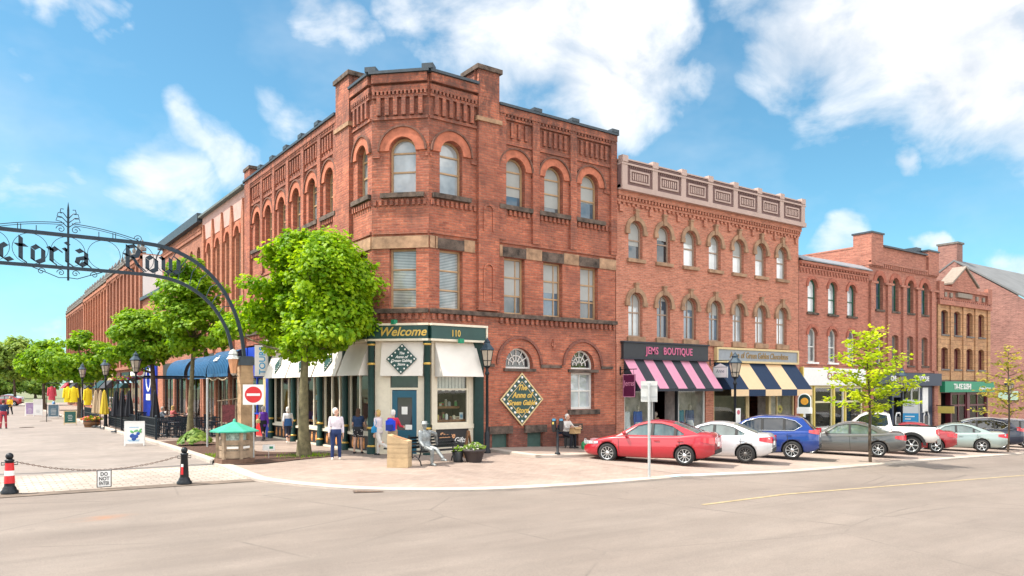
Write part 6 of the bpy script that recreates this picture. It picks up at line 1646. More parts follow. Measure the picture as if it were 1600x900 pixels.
half_bot=[(0,6.22),(1.2,6.22),(2.4,6.2),(3.2,6.06),(3.9,5.7),(4.45,5.15),(4.85,4.4),(5.02,3.55)]
def rail(half): 
    h=smooth([(a,b) for a,b in half],5); R_=[V((cx+p.x,AY,p.y)) for p in h]; L_=[V((cx-p.x,AY,p.y)) for p in h[:0:-1]]; return L_+R_
for half,w in ((half_top,.055),(half_bot,.05)):
    q=MB(); P=rail(half)
    for i in range(len(P)-1):
        a,b=P[i],P[i+1]; d=(b-a).normalized(); n=V((-d.z,0,d.x))*w
        q.prism([a-n+V((0,-.05,0)),b-n+V((0,-.05,0)),b+n+V((0,-.05,0)),a+n+V((0,-.05,0))],(0,.10,0))
    q._build('rail',IRONB,arch,o)
q=MB()
for s in (-1,1): # lattice between the two curves
    T=smooth([(a,b) for a,b in half_top[2:]],6);B=smooth([(a,b) for a,b in half_bot[2:]],6)
    for k in range(2,26,3):
        a=T[min(k,len(T)-1)];b=B[min(int(k*len(B)/len(T)),len(B)-1)]
        q.path([(cx+s*a.x,AY,a.y),(cx+s*(a.x*.5+b.x*.5)-s*.05,AY,(a.y+b.y)/2+.12),(cx+s*b.x,AY,b.y)],.016,n=5)
q.build('lattice',IRONB,arch,o)
def circ(q,c,r,w=.012,n=24,a0=0,a1=2*math.pi): q.path([c+V((r*math.cos(a0+(a1-a0)*k/n),0,r*math.sin(a0+(a1-a0)*k/n))) for k in range(n+1)],w,n=5)
q=MB()
for k in range(-3,4): circ(q,V((cx+(k+(.5))*1.0-.5+.0,AY+.02,6.73)),.47,.009)
q.build('ring',IRONB,arch,o)
def spiral(q,c,r,turn=1.6,flip=1,w=.012):
    q.path([c+V((flip*r*(1-k/26)*math.cos(turn*2*math.pi*k/26),0,r*(1-k/26)*math.sin(turn*2*math.pi*k/26))) for k in range(25)],w,n=5)
q=MB()
q.path([(cx,AY,5.83),(cx,AY,8.05)],.035,n=6); q.path([(cx,AY,8.05),(cx,AY,8.28)],[.035,.005],n=6)
for s in (-1,1):
    for k,(h,w_) in enumerate(((7.66,.33),(7.80,.30),(7.93,.22))):
        q.path([(cx,AY,h-.18),(cx+s*w_*.6,AY,h),(cx+s*w_,AY,h+.02),(cx+s*w_*.9,AY,h+.13),(cx+s*w_*.55,AY,h+.12)],.014,n=5)
    spiral(q,V((cx+s*.2,AY,7.42)),.13,1.6,s); spiral(q,V((cx+s*2.0,AY,7.36)),.13,1.6,-s)
    q.path([V((cx+s*(.1+1.9*k/10),AY,7.62-.30*(k/10)**1.8)) for k in range(11)],.013,n=5)
    q.path([V((cx+s*(.15+1.75*k/10),AY,7.56-.28*(k/10)**1.8)) for k in range(11)],.010,n=5)
    for x in (.85,1.25,1.33): q.path([(cx+s*x,AY,7.26),(cx+s*x,AY,7.46)],.012,n=4)
    spiral(q,V((cx+s*.2,AY,6.06)),.11,1.6,s); spiral(q,V((cx+s*.72,AY,6.06)),.11,1.6,-s)
    q.path([(cx,AY,5.92),(cx+s*.25,AY,5.9),(cx+s*.55,AY,6.02),(cx+s*.95,AY,6.17)],.013,n=5)
q.build('scrollwork',IRONB,arch,o)
# broad-nib blackletter: strokes on a 1 x 1 grid, x-height .62
GL={'V':[(0,1,.12,.9,.12,.1,.4,0,.62,.12,.62,.85,.5,1)],'i':[(0,.56,.1,.62,.1,.08,.22,0),(.06,.8,.14,.86)],'c':[(.34,.56,.2,.62,.06,.5,.06,.1,.2,0,.36,.08)],
't':[(.14,.95,.14,.1,.26,0),(0,.62,.3,.62)],'o':[(.06,.5,.06,.08,.2,0),(.06,.52,.2,.63,.36,.5,.36,.1,.2,0)],'r':[(0,.56,.1,.62,.1,.08,.2,0),(.1,.5,.24,.62,.36,.52)],
'a':[(.06,.54,.2,.62,.34,.52,.34,.08,.44,0),(.34,.34,.1,.26,.06,.08,.18,0,.34,.12)],'R':[(.12,1,.12,.06,.3,.0),(0,.62,.12,.62),(.12,.94,.36,1.02,.5,.86,.42,.6,.2,.52),(.26,.54,.46,.16,.60,0),(.30,.56,.50,.18,.66,.04)],
'w':[(0,.56,.1,.64,.1,.1,.22,0,.34,.1),(.34,.62,.34,.1,.46,0,.60,.12),(.52,.66,.62,.6,.62,.14)],' ':[]}
ADV={'V':.78,'i':.33,'c':.46,'t':.42,'o':.5,'r':.46,'a':.54,'R':.70,'w':.84,' ':.98}
word='Victoria Row'; tot=sum(ADV[c] for c in word); sc=.78; sx=6.25/tot
# the i of "-ria" stands on the middle spike
xi=sum(ADV[c] for c in word[:6])+.13; x=cx-xi*sx
q=MB()
for ch in word:
    for st in GL[ch]:
        P=[V((x+st[k]*sx,AY-.02,6.33+st[k+1]*sc)) for k in range(0,len(st),2)]
        nib=V((.058,0,-.046))
        for i in range(len(P)-1):
            a,b=P[i],P[i+1]; pts=[a-nib,b-nib,b+nib,a+nib]
            if (b-a).cross(nib).length<.004: pts=[a-nib+V((0,0,-.02)),b+nib*1.0+V((0,0,-.02)),b+nib+V((0,0,.02)),a-nib+V((0,0,.02))]
            q.prism(pts,(0,.03+.001*i,0))
    x+=ADV[ch]*sx
q.build('blackletter_name',IRONB,arch,o)
# no entry sign
px,py=7.72,25.53
t=thing('no_entry_sign','square white sign with red disc and white bar on grey post beside the pillar','road sign',gp(px,py,.05),TOCAM(px,py)+math.pi/2)
q=MB(); q.tube((0,0,0),(0,.03,2.0),.035,n=10); q.tube((0,.03,2.0),(0,.03,2.5),.03,n=8); q.build('post',STEEL,t)
q=MB(); q.bx(-.33,.33,-.03,-.018,1.86,2.53); f=q.build('plate',WHITE,t)
q=MB(); q.prism([(.27*math.cos(2*math.pi*k/32),-.031,2.195+.27*math.sin(2*math.pi*k/32)) for k in range(32)],(0,-.004,0)); d=q.build('red_disc',RED,f)
q=MB(); q.bx(-.21,.21,-.040,-.036,2.155,2.235); q.build('white_bar',WHITE,d)
# bollards with chain and hanging board
def bollard(x,y,label):
    t=thing('bollard',label,'bollard',gp(x,y,.02),0,'bollards of the street chain')
    q=MB(); q.lathe([(.19,0),(.19,.05),(.15,.09),(.14,.13),(.115,.17)],(0,0,0),18); q.build('base',IRON,t)
    q=MB(); q.lathe([(.112,.17),(.085,.74),(.10,.76),(.10,.79),(.06,.81)],(0,0,0),18); q.build('shaft',IRON,t)
    q=MB(); q.ball((0,0,.875),.085,n=14); q.build('ball_top',IRON,t)
    q=MB(); q.path([(.08,0,.72),(.16,0,.74),(.16,0,.67),(.08,0,.68)],.012,n=5); q.path([(-.08,0,.72),(-.16,0,.74),(-.16,0,.67),(-.08,0,.68)],.012,n=5); q.build('chain_eye',IRON,t)
    return t
b1=bollard(.80,21.55,'black bollard with red and white wrapped shaft at the left edge of the view')
b2=bollard(4.60,21.12,'black bollard with a narrow red stripe, right end of the sagging chain')
for b,segs in ((b1,((.24,.42,RED,'red_wrap'),(.42,.54,WHITE,'white_wrap'),(.54,.72,RED,'red_wrap'))),):
    for z0,z1,m,n in segs: q=MB(); q.lathe([(.118-.05*(z0-.17),z0),(.118-.05*(z1-.17),z1)],(0,0,0),18,caps=False); q.build(n,m,b)
for a0,z0,z1,m,n in ((3.6,.25,.45,RED,'red_stripe'),(3.6,.45,.52,WHITE,'white_stripe')):
    q=MB()
    for k in range(5):
        aa=a0+.13*k;bb=a0+.13*(k+1); r0=.119-.05*(z0-.17);r1=.119-.05*(z1-.17); q.add([(r0*math.cos(aa),r0*math.sin(aa),z0),(r0*math.cos(bb),r0*math.sin(bb),z0),(r1*math.cos(bb),r1*math.sin(bb),z1),(r1*math.cos(aa),r1*math.sin(aa),z1)],[(0,1,2,3)])
    q.build(n,m,b2)
A=V((.96,21.55,.70));B=V((4.44,21.14,.68))
C=thing('barrier_chain','rusty brown chain sagging between the two bollards','chain',(A+B)/2); cm=(A+B)/2
q=MB(); N=60; pts=[]
for k in range(N+1):
    f=k/N; p=A.lerp(B,f); p.z-=.27*(1-(2*f-1)**2); pts.append(p)
for k in range(N):
    m=(pts[k]+pts[k+1])/2; d=(pts[k+1]-pts[k]).normalized(); s=V((0,0,1)).cross(d).normalized() if k%2 else d.cross(d.orthogonal()).normalized(); s=V((0,0,1)) if k%2 else V((-d.y,d.x,0)).normalized()
    q.path([m-d*.035-s*.0,m-d*.02+s*.016,m+d*.02+s*.016,m+d*.035,m+d*.02-s*.016,m-d*.02-s*.016],.007,n=4,closed=True)
q.build('links',mat('rusty_chain',(.14,.085,.06),.8,metal=.3,var=.3),C,cm)
p=pts[31]; t=thing('do_not_enter_board','white board with black border hanging on the chain, lettered DO NOT ENTER','sign board',p+V((0,-.05,-.43)),-.12)
q=MB(); q.bx(-.165,.165,-.012,.012,0,.43); f=q.build('board',WHITE,t)
q=MB(); q.ring([(-.165,-.012,0),(.165,-.012,0),(.165,-.012,.43),(-.165,-.012,.43)],[(-.145,-.012,.02),(.145,-.012,.02),(.145,-.012,.41),(-.145,-.012,.41)],(0,-.004,0)); q.build('border',BLACKP,f)
for k,w in enumerate(('DO','NOT','ENTER')): lettering('board_lettering',w,.125,BLACKP,f,(0,-.014,.325-k*.115),(1,0,0),(0,-1,0),.002,0,.003,.6 if k==2 else .85)
# wooden litter bin
t=thing('wooden_litter_bin','slatted timber litter bin with jade green pyramid roof at the kerb corner','litter bin',gp(7.0,25.15,.06),.35)
def hexa(r,z,n=6): return [(r*math.cos(math.pi/3*k+.3),r*math.sin(math.pi/3*k+.3),z) for k in range(n)]
q=MB(); q.prism(hexa(.62,0),(0,0,.14)); q.build('plinth',mat('brown_plinth',(.16,.09,.06),.85,var=.3),t)
q=MB()
for i in range(6):
    a=V(hexa(.50,0)[i]);b=V(hexa(.50,0)[(i+1)%6]); n=((a+b)/2).normalized()
    for z0,z1 in ((.16,.40),(.42,.56),(.58,.74)): q.prism([a+V((0,0,z0)),b+V((0,0,z0)),b+V((0,0,z1)),a+V((0,0,z1))],-n*.03)
q.build('slatted_side',WOODG,t)
for x,y,_ in hexa(.52,0): q=MB(); q.box((x,y,.58),(.09,.09,.9),rz=math.atan2(y,x)); q.build('corner_post',WOODG,t)
q=MB(); 
for i in (3,4): 
    a=V(hexa(.505,0)[i]);b=V(hexa(.505,0)[(i+1)%6]); n=((a+b)/2).normalized(); q.prism([a.lerp(b,.15)+V((0,0,.47)),a.lerp(b,.85)+V((0,0,.47)),a.lerp(b,.85)+V((0,0,.54)),a.lerp(b,.15)+V((0,0,.54))],n*.012)
q.build('white_strip',PAPER,t)
q=MB(); q.lathe([(.36,.3),(.37,.95),(.34,.97)],(0,0,0),14); q.build('inner_bin',mat('liner_pale',(.45,.52,.46),.6,var=.5,scale=14),t)
q=MB(); vs=hexa(.76,1.03)+[(0,0,1.34)]; q.add(vs,[(i,(i+1)%6,6) for i in range(6)]); q.prism(hexa(.76,.99),(0,0,.039)); q.lathe([(.05,1.31),(.05,1.38),(.001,1.42)],(0,0,0),8); q.build('roof',JADE,t)
# plain grey pole and noticeboard
t=thing('grey_pole','thin plain grey pole rising from the planting bed, left of the litter bin','pole',gp(7.94,32.4,.07))
q=MB(); q.tube((0,0,0),(0,0,2.75),.04,n=10); q.build('shaft',STEEL,t); q=MB(); q.lathe([(.045,2.75),(.05,2.78),(.001,2.82)],(0,0,0),10); q.build('cap',STEEL,t)
t=thing('menu_stand','dark red menu board under a small slanted wooden top, by the cafe door','menu board',gp(9.0,33.2,.06),-.5)
q=MB(); q.bx(-.32,-.26,-.03,.03,0,1.9); q.bx(.26,.32,-.03,.03,0,1.9); q.build('leg',WOODG,t)
q=MB(); q.bx(-.26,.26,-.02,.02,.95,1.7); q.build('board',mat('menu_red',(.16,.03,.035),.6,var=.5,scale=12),t)
q=MB(); q.bx(-.45,.45,-.12,.12,0,.04,0,Matrix.Translation((0,0,1.9))@Matrix.Rotation(-.12,4,'Y')); q.build('slanted_top',WOODG,t)
# folding boards
def aboard(loc,rz,w,h,frm,face_m,label,fn=None):
    t=thing('sandwich_board',label,'sandwich board',loc,rz,'sandwich boards')
    for s in (-1,1):
        T=Matrix.Rotation(.16*s,4,'X'); T=Matrix.Translation((0,s*-.16,0))@Matrix.Rotation(s*-.16,4,'X')
        q=MB(); q.bx(-w/2,-w/2+.05,-.02,.02,0,h,0,T); q.bx(w/2-.05,w/2,-.02,.02,0,h,0,T); q.bx(-w/2+.05,w/2-.05,-.02,.02,h-.05,h,0,T); q.bx(-w/2+.05,w/2-.05,-.02,.02,.10,.15,0,T); f=q.build('frame',frm,t)
        q=MB(); q.bx(-w/2+.05,w/2-.05,-.012,.012,.15,h-.05,0,T); q.build('panel',face_m,f)
        if fn and s==1: fn(f,T)
    return t
def berries(f,T):
    q=MB()
    for x,z,r in ((-.08,.42,.10),(.06,.40,.09),(-.02,.30,.09),(.14,.52,.07)): q.ball(T@V((x,-.02,z)),r,(1,.12,1),10)
    q.build('berry_picture',mat('berry_blue',(.02,.08,.36),.5,var=.3,scale=12),f)
    q=MB()
    for x,z,a in ((-.1,.60,.6),(.05,.64,-.4),(.2,.6,.2),(.22,.66,-.9)): q.ball((0,0,0),.09,(1,.1,.5),8,0,T@Matrix.Translation((x,-.02,z))@Matrix.Rotation(a,4,'Y'))
    q.build('leaf_picture',mat('picture_green',(.12,.40,.14),.6,var=.3),f)
    q=MB()
    for z,w in ((.24,.26),(.20,.22),(.78,.2)): q.bx(-w,w*.8,-.016,-.013,z,z+.02,0,T)
    q.build('printed_line',SKYB,f)
def lines(m,n=5):
    def fn(f,T):
        q=MB();r=random.Random(n)
        for k in range(n): w=r.uniform(.1,.2); q.bx(-w,w,-.016,-.013,.3+k*.11,.325+k*.11,0,T)
        q.build('printed_line',m,f)
    return fn
aboard(gp(5.75,35.5,.02),-.25,.78,1.05,WHITE,WHITE,'white sandwich board with a picture of blueberries and leaves, at the kerb',berries)
aboard(gp(5.55,58.4,.02),-.1,.75,.95,GOLDPALE,mat('chalk_green',(.02,.10,.085),.7,var=.25),'dark green chalkboard stand beside the flower barrel',lines(PAPER,4))
aboard(gp(5.7,72.5,.02),-.1,.8,1.15,ALU,mat('board_slate',(.10,.17,.22),.6,var=.3),'slate blue sandwich board down the pedestrian street',lines(PAPER,5))
aboard(gp(5.0,78.5,.02),-.1,.7,1.5,WHITE,WHITE,'tall white sandwich board down the pedestrian street',lines(SIGNGREY,3))
aboard(gp(4.5,80.5,.02),.1,.7,1.2,WHITE,mat('board_lilac',(.36,.26,.44),.6,var=.2),'lilac sandwich board, farthest along the pedestrian street',lines(PAPER,4))
aboard(gp(14.35,22.65,.05),1.1,.55,.95,WOODBR,mat('board_brown',(.13,.06,.03),.6,var=.3),'brown wooden sandwich board behind the right end of the bench')
# barrel of flowers
def flowers(q,n,r0,z,cols,r,size=.09):
    for i in range(n):
        a=r.uniform(0,6.28);d=r0*math.sqrt(r.random()); p=V((math.cos(a)*d,math.sin(a)*d,z+r.uniform(0,.28)*(1-d/r0*.6)))
        leaf(q,p,V((r.gauss(0,.6),r.gauss(0,.6),1)),size,r,r.choice(cols))
t=thing('flower_barrel','half barrel of red and orange flowers at the end of the patio railing','planter',gp(6.35,54.4,.02))
q=MB(); q.lathe([(.40,0),(.48,.25),(.46,.48),(.42,.46)],(0,0,0),14,sm=False); q.build('tub',WOODBR,t)
q=MB(); q.lathe([(.445,.12),(.455,.16)],(0,0,0),14,caps=False); q.lathe([(.485,.34),(.48,.38)],(0,0,0),14,caps=False); q.build('hoop',IRON,t)
q=MB(); r=random.Random(5); flowers(q,420,.62,.46,[0,0,0,1,1,2],r,.14); q.build('flowers',[LEAF_MID,mat('bloom_red',(.65,.02,.06),.6,var=.2),mat('bloom_orange',(.75,.22,.03),.6,var=.2)],t)
t=thing('flower_tub','dark round tub of pale green plants below the lamp post, right of the bench','planter',gp(13.75,21.35,.05))
q=MB(); q.lathe([(.25,0),(.36,.34),(.40,.36),(.40,.44),(.36,.44),(.34,.38)],(0,0,0),16); q.build('tub',mat('tub_brown_black',(.045,.035,.035),.6,var=.2),t)
q=MB(); r=random.Random(6); flowers(q,420,.38,.42,[0,0,0,0,1],r,.085); q.build('plants',[LEAF_HOSTA,mat('bloom_white',(.7,.66,.6),.6,var=.1)],t)
t=thing('flower_tub','low black trough tucked against the right end of the bench seat','planter',gp(13.28,21.62,.05))
q=MB(); q.lathe([(.14,0),(.2,.36),(.17,.36)],(0,0,0),10); q.build('tub',BLACKP,t); q=MB(); r=random.Random(8); flowers(q,90,.2,.34,[0],r,.07); q.build('plants',LEAF_MID,t)
# stone pedestal
t=thing('stone_pedestal','waist high tan stone pedestal with sloping plaque top, left of the bench','pedestal',gp(10.98,21.35,.05),TOCAM(10.98,21.35)+math.pi/2-.25)
q=MB()
for z0,z1,w in ((0,.30,.33),(.31,.45,.325),(.46,.60,.325),(.61,.74,.325)): q.bx(-w,w,-w*.8,w*.8,z0,z1)
q.bx(-.315,.315,-.25,.25,.0,.745)
q.build('courses',PEDSTONE,t)
q=MB(); q.add([(-.33,-.27,.745),(.33,-.27,.745),(.33,.27,.745),(-.33,.27,.745),(-.33,-.27,1.02),(.33,-.27,.82),(.33,.27,.82),(-.33,.27,1.02)],[(3,2,1,0),(4,5,6,7),(0,1,5,4),(1,2,6,5),(2,3,7,6),(3,0,4,7)]); c=q.build('sloping_top',PEDSTONE,t)
q=MB(); q.add([(-.2,-.18,.992),(.22,-.18,.865),(.22,.18,.865),(-.2,.18,.992)],[(0,1,2,3)]); q.build('plaque',mat('plaque_rust',(.40,.20,.10),.5,var=.2),c)
# lamp posts
def lamp():
    t=thing('lamp_post','','lamp post',(0,0,0),0,'black lantern lamp posts')
    q=MB(); q.lathe([(.14,0),(.14,.1),(.10,.16),(.10,.72),(.075,.78),(.06,.86),(.055,1.0)],(0,0,0),14); q.build('base',IRON,t)
    q=MB(); q.lathe([(.055,1.0),(.05,2.9),(.085,2.95),(.085,3.0),(.05,3.06),(.06,3.2)],(0,0,0),12); q.build('pole',IRON,t)
    q=MB(); q.lathe([(.13,3.26),(.25,3.84)],(0,0,0),6,sm=False,caps=False); g=q.build('lantern_glass',LAMPGL,t)
    q=MB()
    for k in range(6):
        a=math.pi/3*k; q.tube((.135*math.cos(a),.135*math.sin(a),3.24),(.255*math.cos(a),.255*math.sin(a),3.85),.014,n=5)
    for rr,z in ((.135,3.25),(.255,3.84),(.175,3.45)): q.path([(rr*math.cos(math.pi/3*k),rr*math.sin(math.pi/3*k),z) for k in range(6)],.014,n=5,closed=True)
    q.lathe([(.05,3.16),(.12,3.22),(.12,3.25),(.05,3.26)],(0,0,0),6,sm=False); q.build('lantern_frame',IRON,t)
    q=MB(); q.lathe([(.30,3.85),(.29,3.88),(.13,4.06),(.12,4.12),(.15,4.14),(.06,4.22),(.02,4.3),(.001,4.33)],(0,0,0),6,sm=False); q.build('hood',mat('lamp_hood',(.035,.06,.085),.35,metal=.4,var=.2),t)
    return t
lp=lamp(); lp.location=gp(15.75,23.55,.05); lp['label']='black lantern lamp post against the corner of the green shopfront'
LG='black lantern lamp posts'
dup(lp,gp(26.6,20.75,.05),0,'black lantern lamp post in front of the navy and sand awning')
dup(lp,gp(at(1409,20.9),20.9,.05),0,'black lantern lamp post before the navy shop sign, seen over the white pickup')
dup(lp,gp(at(1577,20.9),20.9,.05),0,'black lantern lamp post at the far right, beside the sparse tan tree')
dup(lp,gp(7.0,42.9,.05),0,'black lantern lamp post in the patio railing, beside the blue wall panel')
dup(lp,gp(7.0,53.4,.05),0,'black lantern lamp post in the patio railing, nearest the flower barrel')
dup(lp,gp(7.05,65.7,.05),0,'black lantern lamp post under the tree over the yellow jackets')
t=thing('parking_notice','small white notice with red mark fixed to the lamp post behind the silver car','notice',gp(26.58,20.62,1.35),0)
q=MB(); q.bx(-.15,.15,-.06,-.045,0,.62); f=q.build('plate',WHITE,t); q=MB(); q.lathe([(.10,0),(.10,.008)],(0,0,0),16,M=Matrix.Translation((0,-.061,.45))@Matrix.Rotation(R(90),4,'X')); q.build('red_mark',mat('notice_red',(.55,.12,.16),.6),f)
# wall lantern by the pillar
t=thing('wall_lantern','copper tinted lantern on a short bracket left of the stone pillar','lantern',gp(7.55,27.25,2.98))
q=MB(); q.lathe([(.10,0),(.19,.5)],(0,0,0),6,sm=False); q.build('lantern_glass',AMBER,t); q=MB(); q.lathe([(.24,.5),(.14,.64),(.17,.68),(.10,.80),(.001,.86)],(0,0,0),6,sm=False); q.build('hood',STEEL,t); q=MB(); q.tube((0,0,.02),(.2,.12,-.1),.02,n=6); q.lathe([(.03,-.08),(.11,0)],(0,0,0),6); q.build('bracket',STEEL,t)
# parking meter with two heads
t=thing('parking_meter','black twin headed parking meter on a slim post, left of the red car','parking meter',gp(17.14,21.1,.16),TOCAM(17,21)+math.pi/2)
q=MB(); q.lathe([(.10,0),(.10,.06),(.045,.09),(.042,.95)],(0,0,0),12); q.build('post',IRON,t)
for s in (-1,1):
    q=MB(); q.lathe([(.05,.80),(.085,.92),(.095,1.1),(.09,1.2)],(s*.13,0,0),12); q.ball((s*.13,0,1.2),.092,(1,.9,1.15),12); hd=q.build('meter_head',BLACKP,t)
    q=MB(); q.box((s*.13,-.085,1.24),(.12,.03,.07)); q.build('window',mat('meter_blue',(.10,.30,.5),.15,var=.2),hd)
    if s<0: q=MB(); q.box((s*.13-.03,-.09,1.12),(.06,.02,.08)); q.build('sticker',YELLOW,hd)
q=MB(); q.tube((-.13,0,.84),(.13,0,.84),.035,n=8); q.build('yoke',IRON,t)
# back of a road sign
p=ground_pt(1019,750); t=thing('road_sign_back','plain grey back of a road sign on a galvanised post before the red car','road sign',gp(p.x,p.y+.12,.06),TOCAM(p.x,p.y)+math.pi/2)
q=MB(); q.tube((0,0,0),(0,0,2.72),.042,n=10); q.build('post',STEEL,t)
q=MB(); q.bx(-.235,.235,.045,.06,2.18,2.78); f=q.build('plate',ALU,t); q=MB(); q.bx(-.235,.235,.03,.045,2.3,2.34); q.bx(-.235,.235,.03,.045,2.62,2.66); q.build('bracket',STEEL,f)
# hanging and standing shop signs on the right
def hang(loc,label,w,h,m,txt,tm,size,drop=.22,rz=0,shape=None):
    t=thing('hanging_sign',label,'hanging sign',loc,rz,'hanging shop signs')
    q=MB(); q.tube((0,.0,0),(0,-w-.28,0),.02,n=6); q.tube((0,0,-.25),(0,-w*.5,0),.012,n=5); q.box((0,.0,-.05),(.06,.03,.34))
    for y in (-.28,-w-.1): q.tube((0,y,0),(0,y,-drop),.01,n=4)
    q.build('bracket',IRON,t)
    q=MB(); y0=-.19;y1=-w-.19
    pts=[(-.02,y0,-drop-h),(-.02,y1,-drop-h),(-.02,y1,-drop)]+([(-.02,y1+.1,-drop+.02),(-.02,(y0+y1)/2,-drop+.16),(-.02,y0-.1,-drop+.02)] if shape else [])+[(-.02,y0,-drop)]
    q.prism(pts,(.04,0,0)); b=q.build('board',m,t)
    q=MB(); q.ring([(-.024,y0,-drop-h),(-.024,y1,-drop-h),(-.024,y1,-drop),(-.024,y0,-drop)],[(-.024,y0-.03,-drop-h+.03),(-.024,y1+.03,-drop-h+.03),(-.024,y1+.03,-drop-.03),(-.024,y0-.03,-drop-.03)],(.003,0,0)) 
    q.build('border',tm,b)
    for k,w_ in enumerate(txt): lettering('sign_lettering',w_,size,tm,b,(-.025,(y0+y1)/2,-drop-h*(.40+.3*k)),(0,-1,0),(-1,0,0),.003,.1,.004)
hang((23.14,24.15,3.28),'small dark purple hanging sign with pink lettering by the striped pink awning',.72,.98,PURPLE,['Jems'],mat('sign_rose',(.6,.25,.38),.5),.34)
hang((29.08,24.15,3.78),'white hanging sign with arched top between the two striped awnings',.85,.52,WHITE,['Anne'],SIGNGREY,.22,.3,0,True)
p=V((at(1257,21.1),21.1)); t=thing('pay_station_sign','white arched sign with green rim and orange emblem behind the blue SUV','sign',gp(p.x,p.y,.16),TOCAM(p.x,p.y)+math.pi/2)
q=MB(); q.bx(-.22,.22,-.06,.06,0,1.15); q.build('post_box',mat('pale_sage',(.52,.58,.50),.6,var=.1),t)
def archp(w,z0,h,y,n=12): return [(-w,y,z0),(w,y,z0)]+[(w*math.cos(math.pi*k/n),y,z0+h-w+w*math.sin(math.pi*k/n)) for k in range(n+1)]
q=MB(); q.prism(archp(.30,1.95-.05,.68,-.03),(0,.05,0)); q.bx(-.34,.34,-.05,.05,1.62,1.9); q.bx(-.05,.05,-.02,.02,1.15,1.65); b=q.build('board',WHITE,t)
q=MB(); q.prism(archp(.255,1.93,.60,-.035),(0,.004,0)); c=q.build('rim',DKGREEN,b)
q=MB(); q.lathe([(.17,0),(.17,.008)],(0,0,0),16,M=Matrix.Translation((0,-.036,2.2))@Matrix.Rotation(R(90),4,'X')); q.build('emblem',mat('emblem_orange',(.72,.33,.02),.5),c)
p=V((at(1423,22.3),22.3)); t=thing('totem_sign','tall white and blue sign on a post in front of the navy shop','sign',gp(p.x,p.y,.16),TOCAM(p.x,p.y)+math.pi/2)
q=MB(); q.tube((0,0,0),(0,0,1.1),.12,n=10); q.build('post',WHITE,t)
q=MB(); q.bx(-.40,.40,-.04,.04,1.72,2.5); b=q.build('board',mat('totem_grey',(.62,.63,.64),.5,var=.05),t)
q=MB(); q.bx(-.40,.40,-.042,.042,1.05,1.715); c=q.build('blue_panel',mat('totem_blue',(.03,.30,.60),.5,var=.08),t)
q=MB()
for z,w in ((2.3,.3),(2.2,.26),(2.1,.3)): q.bx(-w,w*.6,-.046,-.041,z,z+.03)
q.build('printed_line',SIGNGREY,b)
q=MB(); q.bx(-.3,.2,-.047,-.043,1.5,1.56); q.bx(-.3,.0,-.047,-.043,1.35,1.41); q.build('printed_line',PAPER,c)
t=thing('hanging_sign','small yellow sign on the brick pier between the navy and green shop boards','hanging sign',(51.4,24.1,1.35),0,'hanging shop signs')
q=MB(); q.tube((0,0,0),(0,-1.1,0),.03,n=6); q.build('bracket',IRON,t); q=MB(); q.bx(-.03,.03,-1.1,-.1,-.5,-.05); q.build('board',YELLOW,t)
t=thing('vertical_banner','narrow white banner with blue lettering projecting from the far end of the green shopfront','banner',(12.0,37.0,3.05),0)
q=MB(); q.bx(-.75,.0,-.02,.02,0,1.5); b=q.build('banner_cloth',WHITE,t); q=MB(); q.tube((.05,0,1.52),(-.8,0,1.52),.02,n=6); q.tube((.05,0,-.02),(-.8,0,-.02),.02,n=6); q.build('rod',IRON,t)
me=lines_mesh('TOURS',.42,.004,0,'CENTER',.006); me.transform(Matrix.Translation((-.38,-.028,.75))@Matrix.Rotation(R(-90),4,'Y')@Matrix.Rotation(R(90),4,'X')); me.materials.clear(); me.materials.append(SKYB)
x=bpy.data.objects.new('banner_lettering',me); COL.objects.link(x); x.parent=b
p=ground_pt(430,708,.07); t=thing('plant_label','small white label on two thin stakes in the mulch near the tree foot','sign',gp(8.35,25.9,.07),TOCAM(8.4,25.9)+math.pi/2)
q=MB(); q.bx(-.2,.2,-.008,.008,.26,.46); q.build('plate',PAPER,t); q=MB(); q.tube((0,.01,0),(0,.01,.4),.01,n=5); q.build('stake',STEEL,t); q=MB(); q.bx(.02,.14,-.011,-.008,.32,.40); q.build('green_mark',SUSHIGREEN,t)
# cables over the patio end are left to the railings below
PAT=mat('patio_blueblack',(.010,.020,.032),.4,metal=.4,var=.2)
def railing(x0,y0,x1,y1,label):
    d=V((x1-x0,y1-y0,0));L=d.length; t=thing('patio_railing',label,'railing',gp(x0,y0,.05),math.atan2(d.y,d.x),'patio railing sections')
    q=MB()
    for z in (.12,.62,.98): q.bx(0,L,-.02,.02,z,z+.04)
    for z in (.25,.37,.49): q.bx(0,L,-.008,.008,z,z+.015)
    q.build('rails',PAT,t)
    q=MB(); n=int(L/.11)
    for k in range(n+1): q.box((L*k/n,0,.54),(.024,.024,.9))
    q.build('balusters',PAT,t)
    for x in (0.02,L-.02): q=MB(); q.box((x,0,.53),(.06,.06,1.06)); q.ball((x,0,1.09),.05,n=8); q.build('post',PAT,t)
for i,(a,b,l) in enumerate(((38.6,42.6,'patio railing section nearest to the planting bed'),(43.2,48,'patio railing section with the closed parasols behind it'),(48.4,53.1,'patio railing section next to the flower barrel'),(57.5,65.3,'railing section beyond the flower barrel'))): railing(7.15,a,7.15,b,'dark blue black '+l)
railing(7.15,38.5,11.6,38.0,'dark blue black patio railing section running from the kerb to the cafe wall')
